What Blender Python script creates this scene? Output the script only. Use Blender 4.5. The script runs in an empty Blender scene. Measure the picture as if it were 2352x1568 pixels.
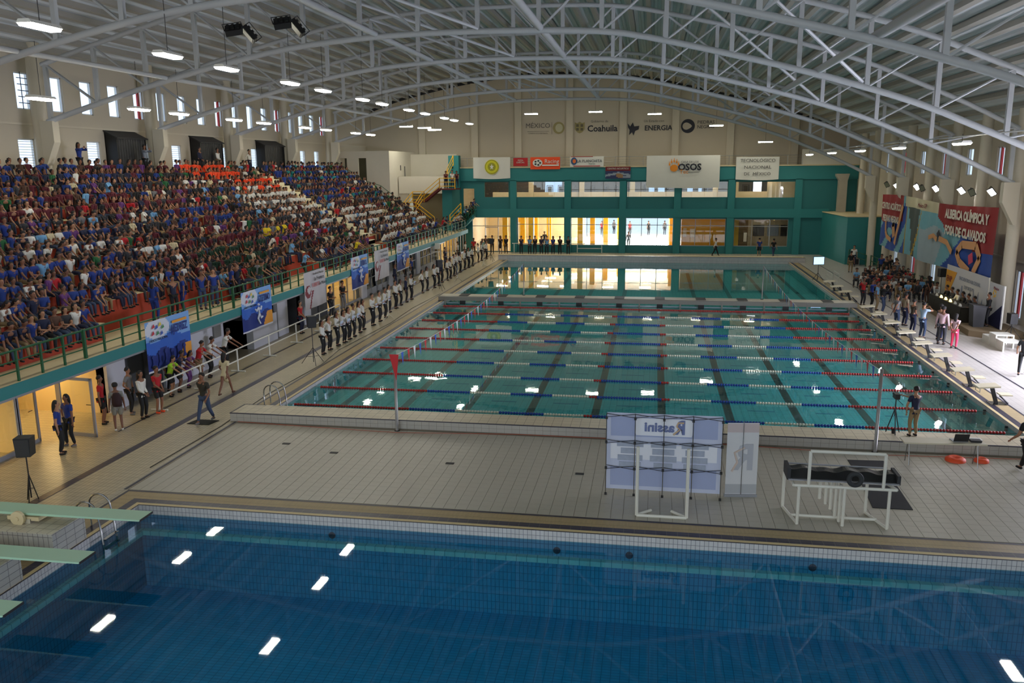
import bpy, bmesh, math, random
from mathutils import Vector, Matrix
import numpy as np
C = bpy.context.scene.collection
SC = bpy.context.scene
PI = math.pi
R = math.radians
rnd = random.Random(7)

# ------------------------------------------------------------------ camera, world, exposure
cam_d = bpy.data.cameras.new('camera')
cam_d.sensor_fit = 'HORIZONTAL'; cam_d.sensor_width = 36.0
cam_d.lens = 1920.67 / 2352 * 36.0
cam_d.clip_start = 0.1; cam_d.clip_end = 400
cam = bpy.data.objects.new('camera', cam_d); C.objects.link(cam)
cam.location = (13.2694, -27.8434, 8.5492)
cam.rotation_euler = (1.36514, 0.008064, 0.166411)
SC.camera = cam

wd = bpy.data.worlds.new('sky'); SC.world = wd; wd.use_nodes = True
nt = wd.node_tree; bg = nt.nodes['Background']
bg.inputs['Color'].default_value = (0.62, 0.78, 1.0, 1); bg.inputs['Strength'].default_value = 1.5
SC.view_settings.view_transform = 'Standard'; SC.view_settings.look = 'None'
SC.view_settings.gamma = 1.0; SC.view_settings.use_curve_mapping = False
SC.view_settings.exposure = 0.36
try:
    SC.cycles.max_bounces = 8; SC.cycles.diffuse_bounces = 6; SC.cycles.glossy_bounces = 4
    SC.cycles.transparent_max_bounces = 12; SC.cycles.transmission_bounces = 3
    SC.cycles.sample_clamp_indirect = 4.0; SC.cycles.caustics_reflective = False
    SC.cycles.caustics_refractive = False; SC.cycles.use_denoising = True
except Exception: pass

def area(name, loc, rot, sx, sy, power, col=(1, 1, 1)):
    l = bpy.data.lights.new(name, 'AREA'); l.shape = 'RECTANGLE'; l.size = sx; l.size_y = sy
    l.energy = power; l.color = col
    o = bpy.data.objects.new(name, l); C.objects.link(o); o.location = loc; o.rotation_euler = rot
    return o
DAY = (0.86, 0.92, 1.0)
# daylight: near right wall glazing, the glazed hall behind, the windows of the left wall; plus an added fill behind the camera
area('daylight_right', (33.6, 6.0, 3.2), (0, R(62), 0), 4.6, 11, 5200, (0.84, 0.84, 1.0))
area('daylight_hall', (11.2, 75.6, 2.0), (R(-90), 0, 0), 13.0, 3.4, 6000, DAY)
area('fill_behind_camera', (8, -33.9, 6.9), (R(97), 0, 0), 40, 12, 1800, (1.0, 0.95, 0.86))

# ------------------------------------------------------------------ materials
def lin(c):
    return tuple(((x / 255) / 12.92 if x / 255 <= 0.04045 else ((x / 255 + 0.055) / 1.055) ** 2.4) for x in c) + (1,)
_m = {}
def mat(name, rgb, rough=0.6, metal=0.0, var=0.0, vscale=2.0, bump=0.0, emit=0.0, spec=0.5, objcol=False, alpha=1.0):
    if name in _m: return _m[name]
    m = bpy.data.materials.new(name); m.use_nodes = True; t = m.node_tree; b = t.nodes['Principled BSDF']
    b.inputs['Roughness'].default_value = rough; b.inputs['Metallic'].default_value = metal
    b.inputs['Specular IOR Level'].default_value = spec
    c = lin(rgb); b.inputs['Base Color'].default_value = c; m.diffuse_color = c
    if objcol:
        oi = t.nodes.new('ShaderNodeObjectInfo'); t.links.new(oi.outputs['Color'], b.inputs['Base Color'])
    if var or bump:
        tc = t.nodes.new('ShaderNodeTexCoord'); n = t.nodes.new('ShaderNodeTexNoise'); n.inputs['Scale'].default_value = vscale
        n.inputs['Detail'].default_value = 4
        t.links.new(tc.outputs['Object'], n.inputs['Vector'])
        if var and not objcol:
            r = t.nodes.new('ShaderNodeMix'); r.data_type = 'RGBA'
            r.inputs['A'].default_value = tuple(x * (1 - var) for x in c[:3]) + (1,)
            r.inputs['B'].default_value = tuple(min(1, x * (1 + var)) for x in c[:3]) + (1,)
            t.links.new(n.outputs['Fac'], r.inputs['Factor']); t.links.new(r.outputs['Result'], b.inputs['Base Color'])
        if bump:
            bp = t.nodes.new('ShaderNodeBump'); bp.inputs['Strength'].default_value = bump; bp.inputs['Distance'].default_value = 0.02
            t.links.new(n.outputs['Fac'], bp.inputs['Height']); t.links.new(bp.outputs['Normal'], b.inputs['Normal'])
    if emit:
        b.inputs['Emission Color'].default_value = c; b.inputs['Emission Strength'].default_value = emit
    if alpha < 1: b.inputs['Alpha'].default_value = alpha
    _m[name] = m; return m

def tile_mat(name, rgb, joint, w, h, axes=('x', 'y'), mortar=0.008, rough=0.35, offset=0.0, var=0.06, tint_noise=0.08):
    if name in _m: return _m[name]
    m = bpy.data.materials.new(name); m.use_nodes = True; t = m.node_tree; b = t.nodes['Principled BSDF']
    b.inputs['Roughness'].default_value = rough
    tc = t.nodes.new('ShaderNodeTexCoord'); s = t.nodes.new('ShaderNodeSeparateXYZ'); k = t.nodes.new('ShaderNodeCombineXYZ')
    t.links.new(tc.outputs['Object'], s.inputs[0])
    t.links.new(s.outputs[axes[0].upper()], k.inputs[0]); t.links.new(s.outputs[axes[1].upper()], k.inputs[1])
    br = t.nodes.new('ShaderNodeTexBrick'); br.offset = offset; br.squash = 1.0
    br.inputs['Scale'].default_value = 1.0; br.inputs['Brick Width'].default_value = w; br.inputs['Row Height'].default_value = h
    br.inputs['Mortar Size'].default_value = mortar; br.inputs['Mortar Smooth'].default_value = 0.3
    c = lin(rgb); j = lin(joint)
    br.inputs['Color1'].default_value = tuple(x * (1 - var) for x in c[:3]) + (1,)
    br.inputs['Color2'].default_value = tuple(x * (1 + var) for x in c[:3]) + (1,)
    br.inputs['Mortar'].default_value = j
    t.links.new(k.outputs[0], br.inputs['Vector'])
    n = t.nodes.new('ShaderNodeTexNoise'); n.inputs['Scale'].default_value = 0.5; n.inputs['Detail'].default_value = 5
    t.links.new(tc.outputs['Object'], n.inputs['Vector'])
    mx = t.nodes.new('ShaderNodeMix'); mx.data_type = 'RGBA'; mx.blend_type = 'MULTIPLY'; mx.inputs['Factor'].default_value = 1.0
    rp = t.nodes.new('ShaderNodeMapRange'); rp.inputs['To Min'].default_value = 1 - tint_noise; rp.inputs['To Max'].default_value = 1 + tint_noise
    t.links.new(n.outputs['Fac'], rp.inputs['Value'])
    t.links.new(br.outputs['Color'], mx.inputs['A']); t.links.new(rp.outputs['Result'], mx.inputs['B'])
    t.links.new(mx.outputs['Result'], b.inputs['Base Color'])
    m.diffuse_color = c
    _m[name] = m; return m

def fres(t, f0=0.03, normal=None):
    g = t.nodes.new('ShaderNodeNewGeometry'); d = t.nodes.new('ShaderNodeVectorMath'); d.operation = 'DOT_PRODUCT'
    t.links.new(g.outputs['Incoming'], d.inputs[0]); t.links.new(normal or g.outputs['Normal'], d.inputs[1])
    def M(op, a, b=None):
        n = t.nodes.new('ShaderNodeMath'); n.operation = op
        for i, v in enumerate((a, b)):
            if v is None: continue
            if isinstance(v, (int, float)): n.inputs[i].default_value = v
            else: t.links.new(v, n.inputs[i])
        return n.outputs[0]
    a = M('ABSOLUTE', d.outputs['Value']); p = M('POWER', M('SUBTRACT', 1.0, a), 5.0)
    return M('ADD', M('MULTIPLY', p, 1 - f0), f0)
def water_mat(name, tint, bump, scale):
    m = bpy.data.materials.new(name); m.use_nodes = True; t = m.node_tree; t.nodes.clear()
    o = t.nodes.new('ShaderNodeOutputMaterial'); mix = t.nodes.new('ShaderNodeMixShader')
    tr = t.nodes.new('ShaderNodeBsdfTransparent'); tr.inputs['Color'].default_value = tint
    gl = t.nodes.new('ShaderNodeBsdfGlossy'); gl.inputs['Roughness'].default_value = 0.02
    gl.inputs['Color'].default_value = (1, 1, 1, 1)
    tc = t.nodes.new('ShaderNodeTexCoord'); n = t.nodes.new('ShaderNodeTexNoise'); n.inputs['Scale'].default_value = scale
    n.inputs['Detail'].default_value = 2
    b = t.nodes.new('ShaderNodeBump'); b.inputs['Strength'].default_value = bump; b.inputs['Distance'].default_value = 0.02
    t.links.new(tc.outputs['Object'], n.inputs['Vector']); t.links.new(n.outputs['Fac'], b.inputs['Height'])
    t.links.new(b.outputs['Normal'], gl.inputs['Normal'])
    t.links.new(fres(t, 0.022), mix.inputs[0]); t.links.new(tr.outputs[0], mix.inputs[1]); t.links.new(gl.outputs[0], mix.inputs[2])
    t.links.new(mix.outputs[0], o.inputs[0]); return m

def glass_mat(name='clear_glass', tint=(0.93, 0.95, 0.94, 1)):
    if name in _m: return _m[name]
    m = bpy.data.materials.new(name); m.use_nodes = True; t = m.node_tree; t.nodes.clear()
    o = t.nodes.new('ShaderNodeOutputMaterial'); mix = t.nodes.new('ShaderNodeMixShader')
    tr = t.nodes.new('ShaderNodeBsdfTransparent'); tr.inputs['Color'].default_value = tint
    gl = t.nodes.new('ShaderNodeBsdfGlossy'); gl.inputs['Roughness'].default_value = 0.01
    t.links.new(fres(t, 0.05), mix.inputs[0]); t.links.new(tr.outputs[0], mix.inputs[1]); t.links.new(gl.outputs[0], mix.inputs[2])
    t.links.new(mix.outputs[0], o.inputs[0]); _m[name] = m; return m

# ------------------------------------------------------------------ mesh helpers
class MB:
    def __init__(s): s.v = []; s.f = []; s.mi = []
    def quad(s, a, b, c, d, mi=0):
        n = len(s.v); s.v += [tuple(a), tuple(b), tuple(c), tuple(d)]; s.f.append((n, n + 1, n + 2, n + 3)); s.mi.append(mi); return s
    def poly(s, pts, mi=0):
        n = len(s.v); s.v += [tuple(p) for p in pts]; s.f.append(tuple(range(n, n + len(pts)))); s.mi.append(mi); return s
    def box(s, x0, x1, y0, y1, z0, z1, mi=0, M=None):
        n = len(s.v); P = [(x0, y0, z0), (x1, y0, z0), (x1, y1, z0), (x0, y1, z0), (x0, y0, z1), (x1, y0, z1), (x1, y1, z1), (x0, y1, z1)]
        if M is not None: P = [tuple(M @ Vector(p)) for p in P]
        s.v += P
        for q in ((0, 3, 2, 1), (4, 5, 6, 7), (0, 1, 5, 4), (1, 2, 6, 5), (2, 3, 7, 6), (3, 0, 4, 7)):
            s.f.append(tuple(n + i for i in q)); s.mi.append(mi)
        return s
    def prism(s, pts, axis, a0, a1, mi=0):   # polygon (2D) extruded along an axis
        def mk(p, a):
            return {'x': (a, p[0], p[1]), 'y': (p[0], a, p[1]), 'z': (p[0], p[1], a)}[axis]
        n = len(s.v); k = len(pts)
        s.v += [mk(p, a0) for p in pts] + [mk(p, a1) for p in pts]
        s.f.append(tuple(n + i for i in range(k))); s.f.append(tuple(n + k + i for i in reversed(range(k)))); s.mi += [mi, mi]
        for i in range(k):
            j = (i + 1) % k; s.f.append((n + i, n + k + i, n + k + j, n + j)); s.mi.append(mi)
        return s
    def tube(s, pts, r, seg=8, mi=0, caps=True, r2=None):
        pts = [Vector(p) for p in pts]; n0 = len(s.v); K = len(pts); up = None
        for i, p in enumerate(pts):
            if i == 0: d = pts[1] - p
            elif i == K - 1: d = p - pts[i - 1]
            else: d = (pts[i + 1] - p).normalized() + (p - pts[i - 1]).normalized()
            d = d.normalized()
            if up is None: up = Vector((0, 0, 1)) if abs(d.z) < 0.9 else Vector((1, 0, 0))
            a = d.cross(up)
            if a.length < 1e-4: a = d.orthogonal()
            a.normalize(); b = a.cross(d).normalized(); up = b
            rr = r if r2 is None else r + (r2 - r) * i / (K - 1)
            for j in range(seg):
                t = 2 * PI * j / seg; s.v.append(tuple(p + a * math.cos(t) * rr + b * math.sin(t) * rr))
        for i in range(K - 1):
            for j in range(seg):
                k = (j + 1) % seg
                s.f.append((n0 + i * seg + j, n0 + i * seg + k, n0 + (i + 1) * seg + k, n0 + (i + 1) * seg + j)); s.mi.append(mi)
        if caps:
            s.f.append(tuple(n0 + j for j in range(seg))); s.mi.append(mi)
            s.f.append(tuple(n0 + (K - 1) * seg + j for j in reversed(range(seg)))); s.mi.append(mi)
        return s
    def lathe(s, prof, cx, cy, seg=16, mi=0):
        n0 = len(s.v); K = len(prof)
        for (r, z) in prof:
            for j in range(seg):
                t = 2 * PI * j / seg; s.v.append((cx + r * math.cos(t), cy + r * math.sin(t), z))
        for i in range(K - 1):
            for j in range(seg):
                k = (j + 1) % seg
                s.f.append((n0 + i * seg + j, n0 + i * seg + k, n0 + (i + 1) * seg + k, n0 + (i + 1) * seg + j)); s.mi.append(mi)
        return s
    def mesh(s, name, mats, smooth=False):
        me = bpy.data.meshes.new(name); me.from_pydata(s.v, [], s.f)
        if not isinstance(mats, (list, tuple)): mats = [mats]
        for m in mats: me.materials.append(m)
        if len(mats) > 1: me.polygons.foreach_set('material_index', s.mi)
        if smooth: me.polygons.foreach_set('use_smooth', [True] * len(me.polygons))
        me.update(); return me
    def obj(s, name, mats, parent=None, smooth=False, loc=None, rotz=0):
        o = bpy.data.objects.new(name, s.mesh(name, mats, smooth)); C.objects.link(o)
        if parent is not None: o.parent = parent
        if loc is not None: o.location = loc
        if rotz: o.rotation_euler[2] = rotz
        return o

def tag(o, label, cat, group=None, kind=None):
    o['label'] = label; o['category'] = cat
    if group: o['group'] = group
    if kind: o['kind'] = kind
    return o
def thing(name, label, cat, loc=(0, 0, 0), rotz=0, group=None):
    o = bpy.data.objects.new(name, None); C.objects.link(o); o.location = loc; o.rotation_euler[2] = rotz
    o.empty_display_size = 0.2
    return tag(o, label, cat, group)
def struct(o): o['kind'] = 'structure'; return o
def inst(name, me, parent=None, loc=(0, 0, 0), rot=(0, 0, 0), scale=None):
    o = bpy.data.objects.new(name, me); C.objects.link(o); o.location = loc; o.rotation_euler = rot
    if scale: o.scale = scale
    if parent is not None: o.parent = parent
    return o
def text(name, body, size, loc, rot, m, parent=None, align='CENTER', ext=0.004, sx=1.0, label=None, bold=0.0):
    cu = bpy.data.curves.new(name, 'FONT'); cu.body = body; cu.size = size; cu.align_x = align; cu.align_y = 'CENTER'
    cu.extrude = ext; cu.offset = bold; cu.resolution_u = 2; cu.materials.append(m)
    o = bpy.data.objects.new(name, cu); C.objects.link(o); o.location = loc; o.rotation_euler = rot; o.scale = (sx, 1, 1)
    bpy.context.view_layer.update()
    me = bpy.data.meshes.new_from_object(o); me.materials.clear(); me.materials.append(m); me.name = name
    bpy.data.objects.remove(o); o = bpy.data.objects.new(name, me); C.objects.link(o); o.location = loc; o.rotation_euler = rot; o.scale = (sx, 1, 1)
    if parent is not None: o.parent = parent
    if label: o['label'] = label
    return o

# ------------------------------------------------------------------ palette
WALL = mat('cream_wall', (196, 186, 166), 0.8, var=0.04, vscale=0.4)
WALLP = mat('pilaster_cream', (205, 196, 176), 0.8, var=0.03)
WALLW = mat('white_wall', (214, 208, 192), 0.8, var=0.03)
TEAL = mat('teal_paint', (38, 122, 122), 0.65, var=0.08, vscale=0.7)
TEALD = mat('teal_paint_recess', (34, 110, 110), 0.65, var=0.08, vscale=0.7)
STEEL = mat('white_steel', (188, 190, 192), 0.5, var=0.03)
ROOF = mat('roof_sheet', (208, 212, 214), 0.6, var=0.06, vscale=0.3)
PURL = mat('purlin_steel', (172, 168, 158), 0.6)  # darker than the sheet: the purlins' shadow bands are put into this colour
RED = mat('red_concrete', (168, 62, 38), 0.8, var=0.08)
CREAMC = mat('cream_concrete', (206, 190, 150), 0.75, var=0.06)
GREEN = mat('green_rail', (24, 84, 50), 0.45)
PVC = mat('white_pipe', (214, 212, 200), 0.4)
BLACK = mat('black_plastic', (16, 16, 17), 0.5)
DARK = mat('dark_grey', (38, 38, 40), 0.6)
CHROME = mat('steel_tube', (150, 150, 150), 0.25, metal=1.0)
ALU = mat('aluminium_frame', (150, 152, 158), 0.4, metal=0.3)
YEL = mat('yellow_paint', (232, 178, 12), 0.55)
MAROON = mat('maroon_paint', (92, 24, 22), 0.6)
NAVYT = tile_mat('navy_tile', (44, 40, 62), (90, 84, 80), 0.25, 0.25, mortar=0.008)
CREAMT = tile_mat('grating_cream', (190, 168, 122), (112, 96, 70), 0.03, 0.25, mortar=0.007, rough=0.5)
DECK_X = tile_mat('deck_tile_lengthwise', (186, 174, 146), (112, 100, 82), 0.12, 0.25, mortar=0.007)
DECK = tile_mat('deck_tile', (176, 168, 148), (110, 102, 88), 0.3, 0.3, mortar=0.008)
DECKR = tile_mat('deck_tile_fine', (184, 178, 170), (128, 122, 118), 0.25, 0.12, mortar=0.006)
TILEW = tile_mat('white_wall_tile', (196, 194, 192), (110, 112, 118), 0.1, 0.22, axes=('x', 'z'), mortar=0.006)
TILEWY = tile_mat('white_wall_tile_side', (196, 194, 192), (110, 112, 118), 0.1, 0.22, axes=('y', 'z'), mortar=0.006)
GLASS = glass_mat()

# ------------------------------------------------------------------ the shell
D = 0.12                      # deck level above the racing pool's water
XL, XR, YF, YN = -17.3, 32.6, 60.0, -33.0
PX0, PX1, PY0, PY1 = 0.0, 25.0, -1.35, 48.5
QX0, QX1, QY0, QY1 = 0.4, 24.9, -26.0, -9.54
def slab(name, rects, m, z0, z1, parent=None):
    b = MB()
    for (x0, x1, y0, y1) in rects: b.box(x0, x1, y0, y1, z0, z1)
    return b.obj(name, m, parent)
floor = struct(slab('floor', [(-0.75, QX0, YN, QY1), (QX1, XR, YN, PY0 - 1.1), (QX0, QX1, YN, QY0), (-0.75, QX1, QY1, PY0 - 1.1),
        (-0.75, PX0, PY0 - 1.1, 56.0), (PX0, PX1, PY1, 56.0)], DECK, -0.4, D))
struct(slab('floor_left', [(XL, -0.75, YN, 56.0)], DECK_X, -0.4, D))
struct(slab('floor_right', [(PX1, XR, PY0 - 1.1, 56.0)], DECKR, -0.4, D))
# outer walls
def wall_holes(name, axis, pos, th, a0, a1, z0, z1, holes, m):
    """wall in plane axis=pos; rectangles (a, b, za, zb) left open"""
    b = MB(); xs = sorted({a0, a1, *[h[0] for h in holes], *[h[1] for h in holes]}); zs = sorted({z0, z1, *[h[2] for h in holes], *[h[3] for h in holes]})
    for i in range(len(xs) - 1):
        run = None
        for j in range(len(zs) - 1):
            cx, cz = (xs[i] + xs[i + 1]) / 2, (zs[j] + zs[j + 1]) / 2
            hole = any(h[0] < cx < h[1] and h[2] < cz < h[3] for h in holes)
            if not hole:
                if run is None: run = zs[j]
                end = zs[j + 1]
            if hole or j == len(zs) - 2:
                if run is not None:
                    if axis == 'x': b.box(pos, pos + th, xs[i], xs[i + 1], run, end)
                    else: b.box(xs[i], xs[i + 1], pos, pos + th, run, end)
                run = None
    return struct(b.obj(name, m))
LU = [(10.1 + 2.37 * k - 0.5, 10.1 + 2.37 * k + 0.5, 11.5, 13.25) for k in range(-4, 17)]
LL = [(y, y + 1.15, 8.55, 10.1) for y in (4.7, 9.35, 14.45, 19.05, 22.7, 28.75, 33.6, 38.4, 42.75, 45.85)]
wall_holes('wall_left', 'x', XL, -0.25, YN, YF, -0.4, 14.5, LU + LL, WALL)
RU = [(24.75 + 4.75 * k - 0.52, 24.75 + 4.75 * k + 0.52, 7.8, 9.45) for k in range(-4, 6)]
RL = [(25.1 + 4.75 * k - 0.55, 25.1 + 4.75 * k + 0.55, 0.35, 2.9) for k in range(-2, 6)] + [(1.0, 12.0, 0.35, 5.2)]
wall_holes('wall_right', 'x', XR, 0.25, YN, YF, -0.4, 12.6, RU + RL, WALL)
# chord of the trusses and the roof curve above it
CH = [(-17.6, 10.25), (-15.8, 10.9), (-10, 12.46), (-5.5, 13.45), (-2, 13.98), (2.5, 14.25), (8, 14.22), (11.2, 14.05), (13.2, 13.7), (18.4, 12.45),
      (20.9, 11.75), (23.7, 10.84), (26, 9.87), (28.3, 8.85), (30.75, 7.62), (33.2, 6.4)]
RF = [(-17.8, 14.1), (-14, 15.5), (-7.6, 16.95), (-3, 17.6), (0.1, 17.88), (3.9, 17.9), (8.5, 17.6), (12.8, 17.15), (15, 16.65), (20.8, 15.25), (27.9, 13.2), (33.1, 10.85)]
def interp(T, x):
    if x <= T[0][0]: return T[0][1] + (T[1][1] - T[0][1]) / (T[1][0] - T[0][0]) * (x - T[0][0])
    for i in range(len(T) - 1):
        if x <= T[i + 1][0]:
            # smooth (Catmull-Rom)
            p1, p2 = T[i], T[i + 1]; p0 = T[i - 1] if i else p1; p3 = T[i + 2] if i + 2 < len(T) else p2
            t = (x - p1[0]) / (p2[0] - p1[0]); m1 = (p2[1] - p0[1]) / max(1e-6, p2[0] - p0[0]) * (p2[0] - p1[0]); m2 = (p3[1] - p1[1]) / max(1e-6, p3[0] - p1[0]) * (p2[0] - p1[0])
            return (2 * t**3 - 3 * t**2 + 1) * p1[1] + (t**3 - 2 * t**2 + t) * m1 + (-2 * t**3 + 3 * t**2) * p2[1] + (t**3 - t**2) * m2
    return T[-1][1]
zc = lambda x: interp(CH, x)
zr = lambda x: interp(RF, x)
# roof: ribbed sheet running from gable to gable, purlins beneath it
b = MB(); pr = []; x = -17.8
while x < 33.1:
    for dx, dz in ((0, 0), (0.14, 0.0), (0.2, 0.09), (0.34, 0.09), (0.4, 0)):
        pr.append((x + dx, zr(x + dx) + dz))
    x += 0.4
for i in range(len(pr) - 1):
    (xa, za), (xb, zb) = pr[i], pr[i + 1]
    if xb - xa < 1e-5: continue
    b.quad((xa, YN - 0.3, za), (xb, YN - 0.3, zb), (xb, YF + 0.3, zb), (xa, YF + 0.3, za))
    b.quad((xa, YN - 0.3, za + 0.2), (xa, YF + 0.3, za + 0.2), (xb, YF + 0.3, zb + 0.2), (xb, YN - 0.3, zb + 0.2))
ceil = struct(b.obj('ceiling', ROOF))
pm = MB().box(-0.11, 0.11, YN, YF, -0.26, 0.0).mesh('purlin', PURL)
x = -16.7
while x < 32.5:
    th = math.atan2(zr(x + 0.1) - zr(x - 0.1), 0.2)
    inst('purlin', pm, ceil, (x, 0, zr(x) - 0.01), (0, -th, 0)); x += 1.05
# gable walls with curved top
def gable(name, y, th, m, z0=-0.4):
    b = MB(); xs = np.linspace(XL - 0.3, XR + 0.3, 60)
    pts = [(XL - 0.3, z0)] + [(XR + 0.3, z0)] + [(float(x), zr(float(x)) + 0.12) for x in xs[::-1]]
    b.prism(pts, 'y', y, y + th); return struct(b.obj(name, m))
gw = gable('wall_far', YF, 0.3, WALL, 8.0)
b = MB(); xs_ = [float(v) for v in np.linspace(XL - 0.3, 28.5, 50)]          # above the added glazing of the near end wall
b.prism([(XL - 0.3, 12.9), (28.5, 12.9)] + [(v, zr(v) + 0.12) for v in xs_[::-1]], 'y', YN - 0.3, YN); struct(b.obj('wall_near_gable', WALL))
wall_holes('wall_near', 'y', YN - 0.3, 0.3, XL - 0.3, XR + 0.3, -0.4, 12.9, [(-12.0, 28.0, 0.9, 12.9)], WALL)
b = MB()                                     # made-up glazed opening, added as a source for the fill light
for k in range(17): b.box(-12 + 2.5 * k - 0.06, -12 + 2.5 * k + 0.06, YN - 0.2, YN - 0.08, 0.9, 12.9)
for z in (0.95, 3.9, 6.9, 9.9, 12.85): b.box(-12, 28, YN - 0.2, YN - 0.08, z - 0.06, z + 0.06)
_g = struct(b.obj('window_added_near_end', mat('window_frame', (222, 224, 226), 0.5)))
MB().quad((-12, YN - 0.14, 0.9), (28, YN - 0.14, 0.9), (28, YN - 0.14, 12.9), (-12, YN - 0.14, 12.9)).obj('pane', GLASS, _g)
pilm = {}
for xp in (-11.0, -5.35, -0.77, 4.54, 9.95, 15.15, 20.5, 26.65):
    o = MB().box(xp - 0.35, xp + 0.35, YF - 0.35, YF + 0.01, 8.0, zr(xp) - 0.35).obj('pilaster', WALLP, gw)
# dark gap where roof meets the gable
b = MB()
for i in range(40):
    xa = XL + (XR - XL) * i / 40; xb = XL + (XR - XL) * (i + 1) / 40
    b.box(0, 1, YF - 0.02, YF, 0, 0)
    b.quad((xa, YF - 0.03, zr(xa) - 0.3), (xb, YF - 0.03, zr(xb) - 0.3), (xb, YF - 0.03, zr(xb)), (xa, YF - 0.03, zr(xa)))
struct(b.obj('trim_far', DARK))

# columns along both side walls, brackets for the trusses
TY = [-0.2 + 9.4 * k for k in range(-3, 6)]
rc = MB().lathe([(0.3, -0.2), (0.3, 11.2)], 0, 0, 20).mesh('column', WALLP, True)
lc = MB().lathe([(0.34, -0.2), (0.34, 14.6)], 0, 0, 20).mesh('column', WALLP, True)
for i, y in enumerate(TY):
    if y < -12: continue
    o = struct(inst('column', rc, None, (31.3, y, 0))); o2 = struct(inst('column', lc, None, (-16.6, y + 0.95, 0)))
    if y + 4.7 < YF - 2: struct(inst('column', rc, None, (31.5, y + 5.4, 0)))
# brackets: haunch plates
def bracket_mesh(sgn, xw, xe, zt):
    b = MB(); pts = [(xw, zt - 0.1), (xw, zt - 2.2), (xw + sgn * 0.15, zt - 2.2), (xe, zt - 1.1), (xe, zt - 0.1)]
    if sgn < 0: pts = pts[::-1]
    b.prism(pts, 'y', -0.22, 0.22); return b.mesh('bracket', WALLP)
brR = bracket_mesh(-1, 31.15, 30.4, 7.7); brL = bracket_mesh(1, -16.2, -15.5, 11.0)

# trusses
def truss_x0(): return -15.7
xs = [-15.7 + 2.66 * k for k in range(0, 17)] + [30.7]
xs[-2] = 28.2 if xs[-2] > 28.2 else xs[-2]
xs = sorted(set([round(x, 3) for x in xs]))
DEP = lambda x: 2.65 if -13 < x < 28 else 2.65
def chord(zf, r, x0, x1, n=44):
    return MB().tube([(x0 + (x1 - x0) * i / n, 0, zf(x0 + (x1 - x0) * i / n)) for i in range(n + 1)], r, 8).mesh('chord', STEEL, True)
botm = chord(zc, 0.13, -15.9, 30.9); topm = chord(lambda x: zc(x) + 2.65, 0.12, -15.9, 30.9)
vm = []; dm = []
for i, x in enumerate(xs):
    vm.append(MB().box(x - 0.09, x + 0.09, -0.09, 0.09, zc(x), zc(x) + 2.65).mesh('vertical_strut', STEEL))
for i in range(len(xs) - 1):
    xa, xb = xs[i], xs[i + 1]
    if (xa + xb) / 2 < 7: p, q = (xa, 0, zc(xa) + 2.6), (xb, 0, zc(xb))
    else: p, q = (xa, 0, zc(xa)), (xb, 0, zc(xb) + 2.6)
    m1 = MB().tube([(p[0], -0.06, p[2]), (q[0], -0.06, q[2])], 0.045, 6)
    m1.tube([(p[0], 0.06, p[2]), (q[0], 0.06, q[2])], 0.045, 6)
    dm.append(m1.mesh('diagonal_strut', STEEL))
ordw = ['first', 'second', 'third', 'fourth', 'fifth', 'sixth', 'seventh', 'eighth', 'ninth', 'tenth', 'eleventh', 'twelfth', 'thirteenth', 'fourteenth', 'fifteenth',
        'sixteenth', 'seventeenth', 'eighteenth', 'nineteenth', 'twentieth']
def ordn(n):
    if n < 20: return ordw[n]
    tens = {2: 'twenty', 3: 'thirty', 4: 'forty', 5: 'fifty', 6: 'sixty', 7: 'seventy', 8: 'eighty', 9: 'ninety'}
    a, r_ = divmod(n + 1, 10)
    if a >= 10: return 'hundred and ' + ordn(n - 100)
    return {2: 'twentieth', 3: 'thirtieth', 4: 'fortieth', 5: 'fiftieth', 6: 'sixtieth', 7: 'seventieth', 8: 'eightieth', 9: 'ninetieth'}[a] if r_ == 0 else tens[a] + '-' + ordw[r_ - 1]
TV = [y for y in TY if y > -5]
for i, y in enumerate(TV):
    t = thing('roof_truss', 'white arched steel roof truss, %s of six counted back from the far wall' % ordn(len(TV) - 1 - i), 'truss', (0, y + 0.228, 0), -0.0228, group='roof trusses over the pool')
    inst('bottom_chord', botm, t); inst('top_chord', topm, t)
    for m_ in vm: inst('vertical_strut', m_, t)
    for m_ in dm: inst('diagonal_strut', m_, t)
    inst('bracket', brR, t); inst('bracket', brL, t)
# long ties running the length of the hall between the trusses
def tie(x, z, r, lab):
    o = MB().tube([(x, -20, z), (x, 47 if x < 26 else 51, z)], r, 10).obj('roof_tie', STEEL, smooth=True); tag(o, lab, 'beam', 'long roof ties')
tie(8.3, zc(8.3) + 0.1, 0.15, 'thick white tube running lengthwise under the roof near its crown')
tie(19.7, zc(19.7) + 0.2, 0.15, 'thick white tube running lengthwise under the right slope of roof')
tie(1.0, zc(1.0) + 0.1, 0.12, 'thin white tube running lengthwise under the left side of crown')
tie(-9.3, zc(-9.3) + 0.1, 0.1, 'thin white tube running lengthwise above the left lamp rows')
tie(26.6, zc(26.6) + 0.1, 0.03, 'thin white tube running lengthwise above the right deck')
# cross bracing between neighbouring trusses
for i in range(len(TV) - 1):
    for (xa, xb) in ((-2.4, 5.6), (13.6, 21.6)):
        pa, pb = (xa, TV[i], zc(xa) + 2.6), (xb, TV[i + 1], zc(xb) + 0.1)
        o = MB().tube([pa, pb], 0.07, 6).obj('roof_brace', STEEL); tag(o, 'slanting steel brace between %s and %s truss from the near end, %s of crown' % (ordn(i), ordn(i + 1), 'left' if xa < 0 else 'right'), 'brace', 'slanting roof braces')

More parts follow.
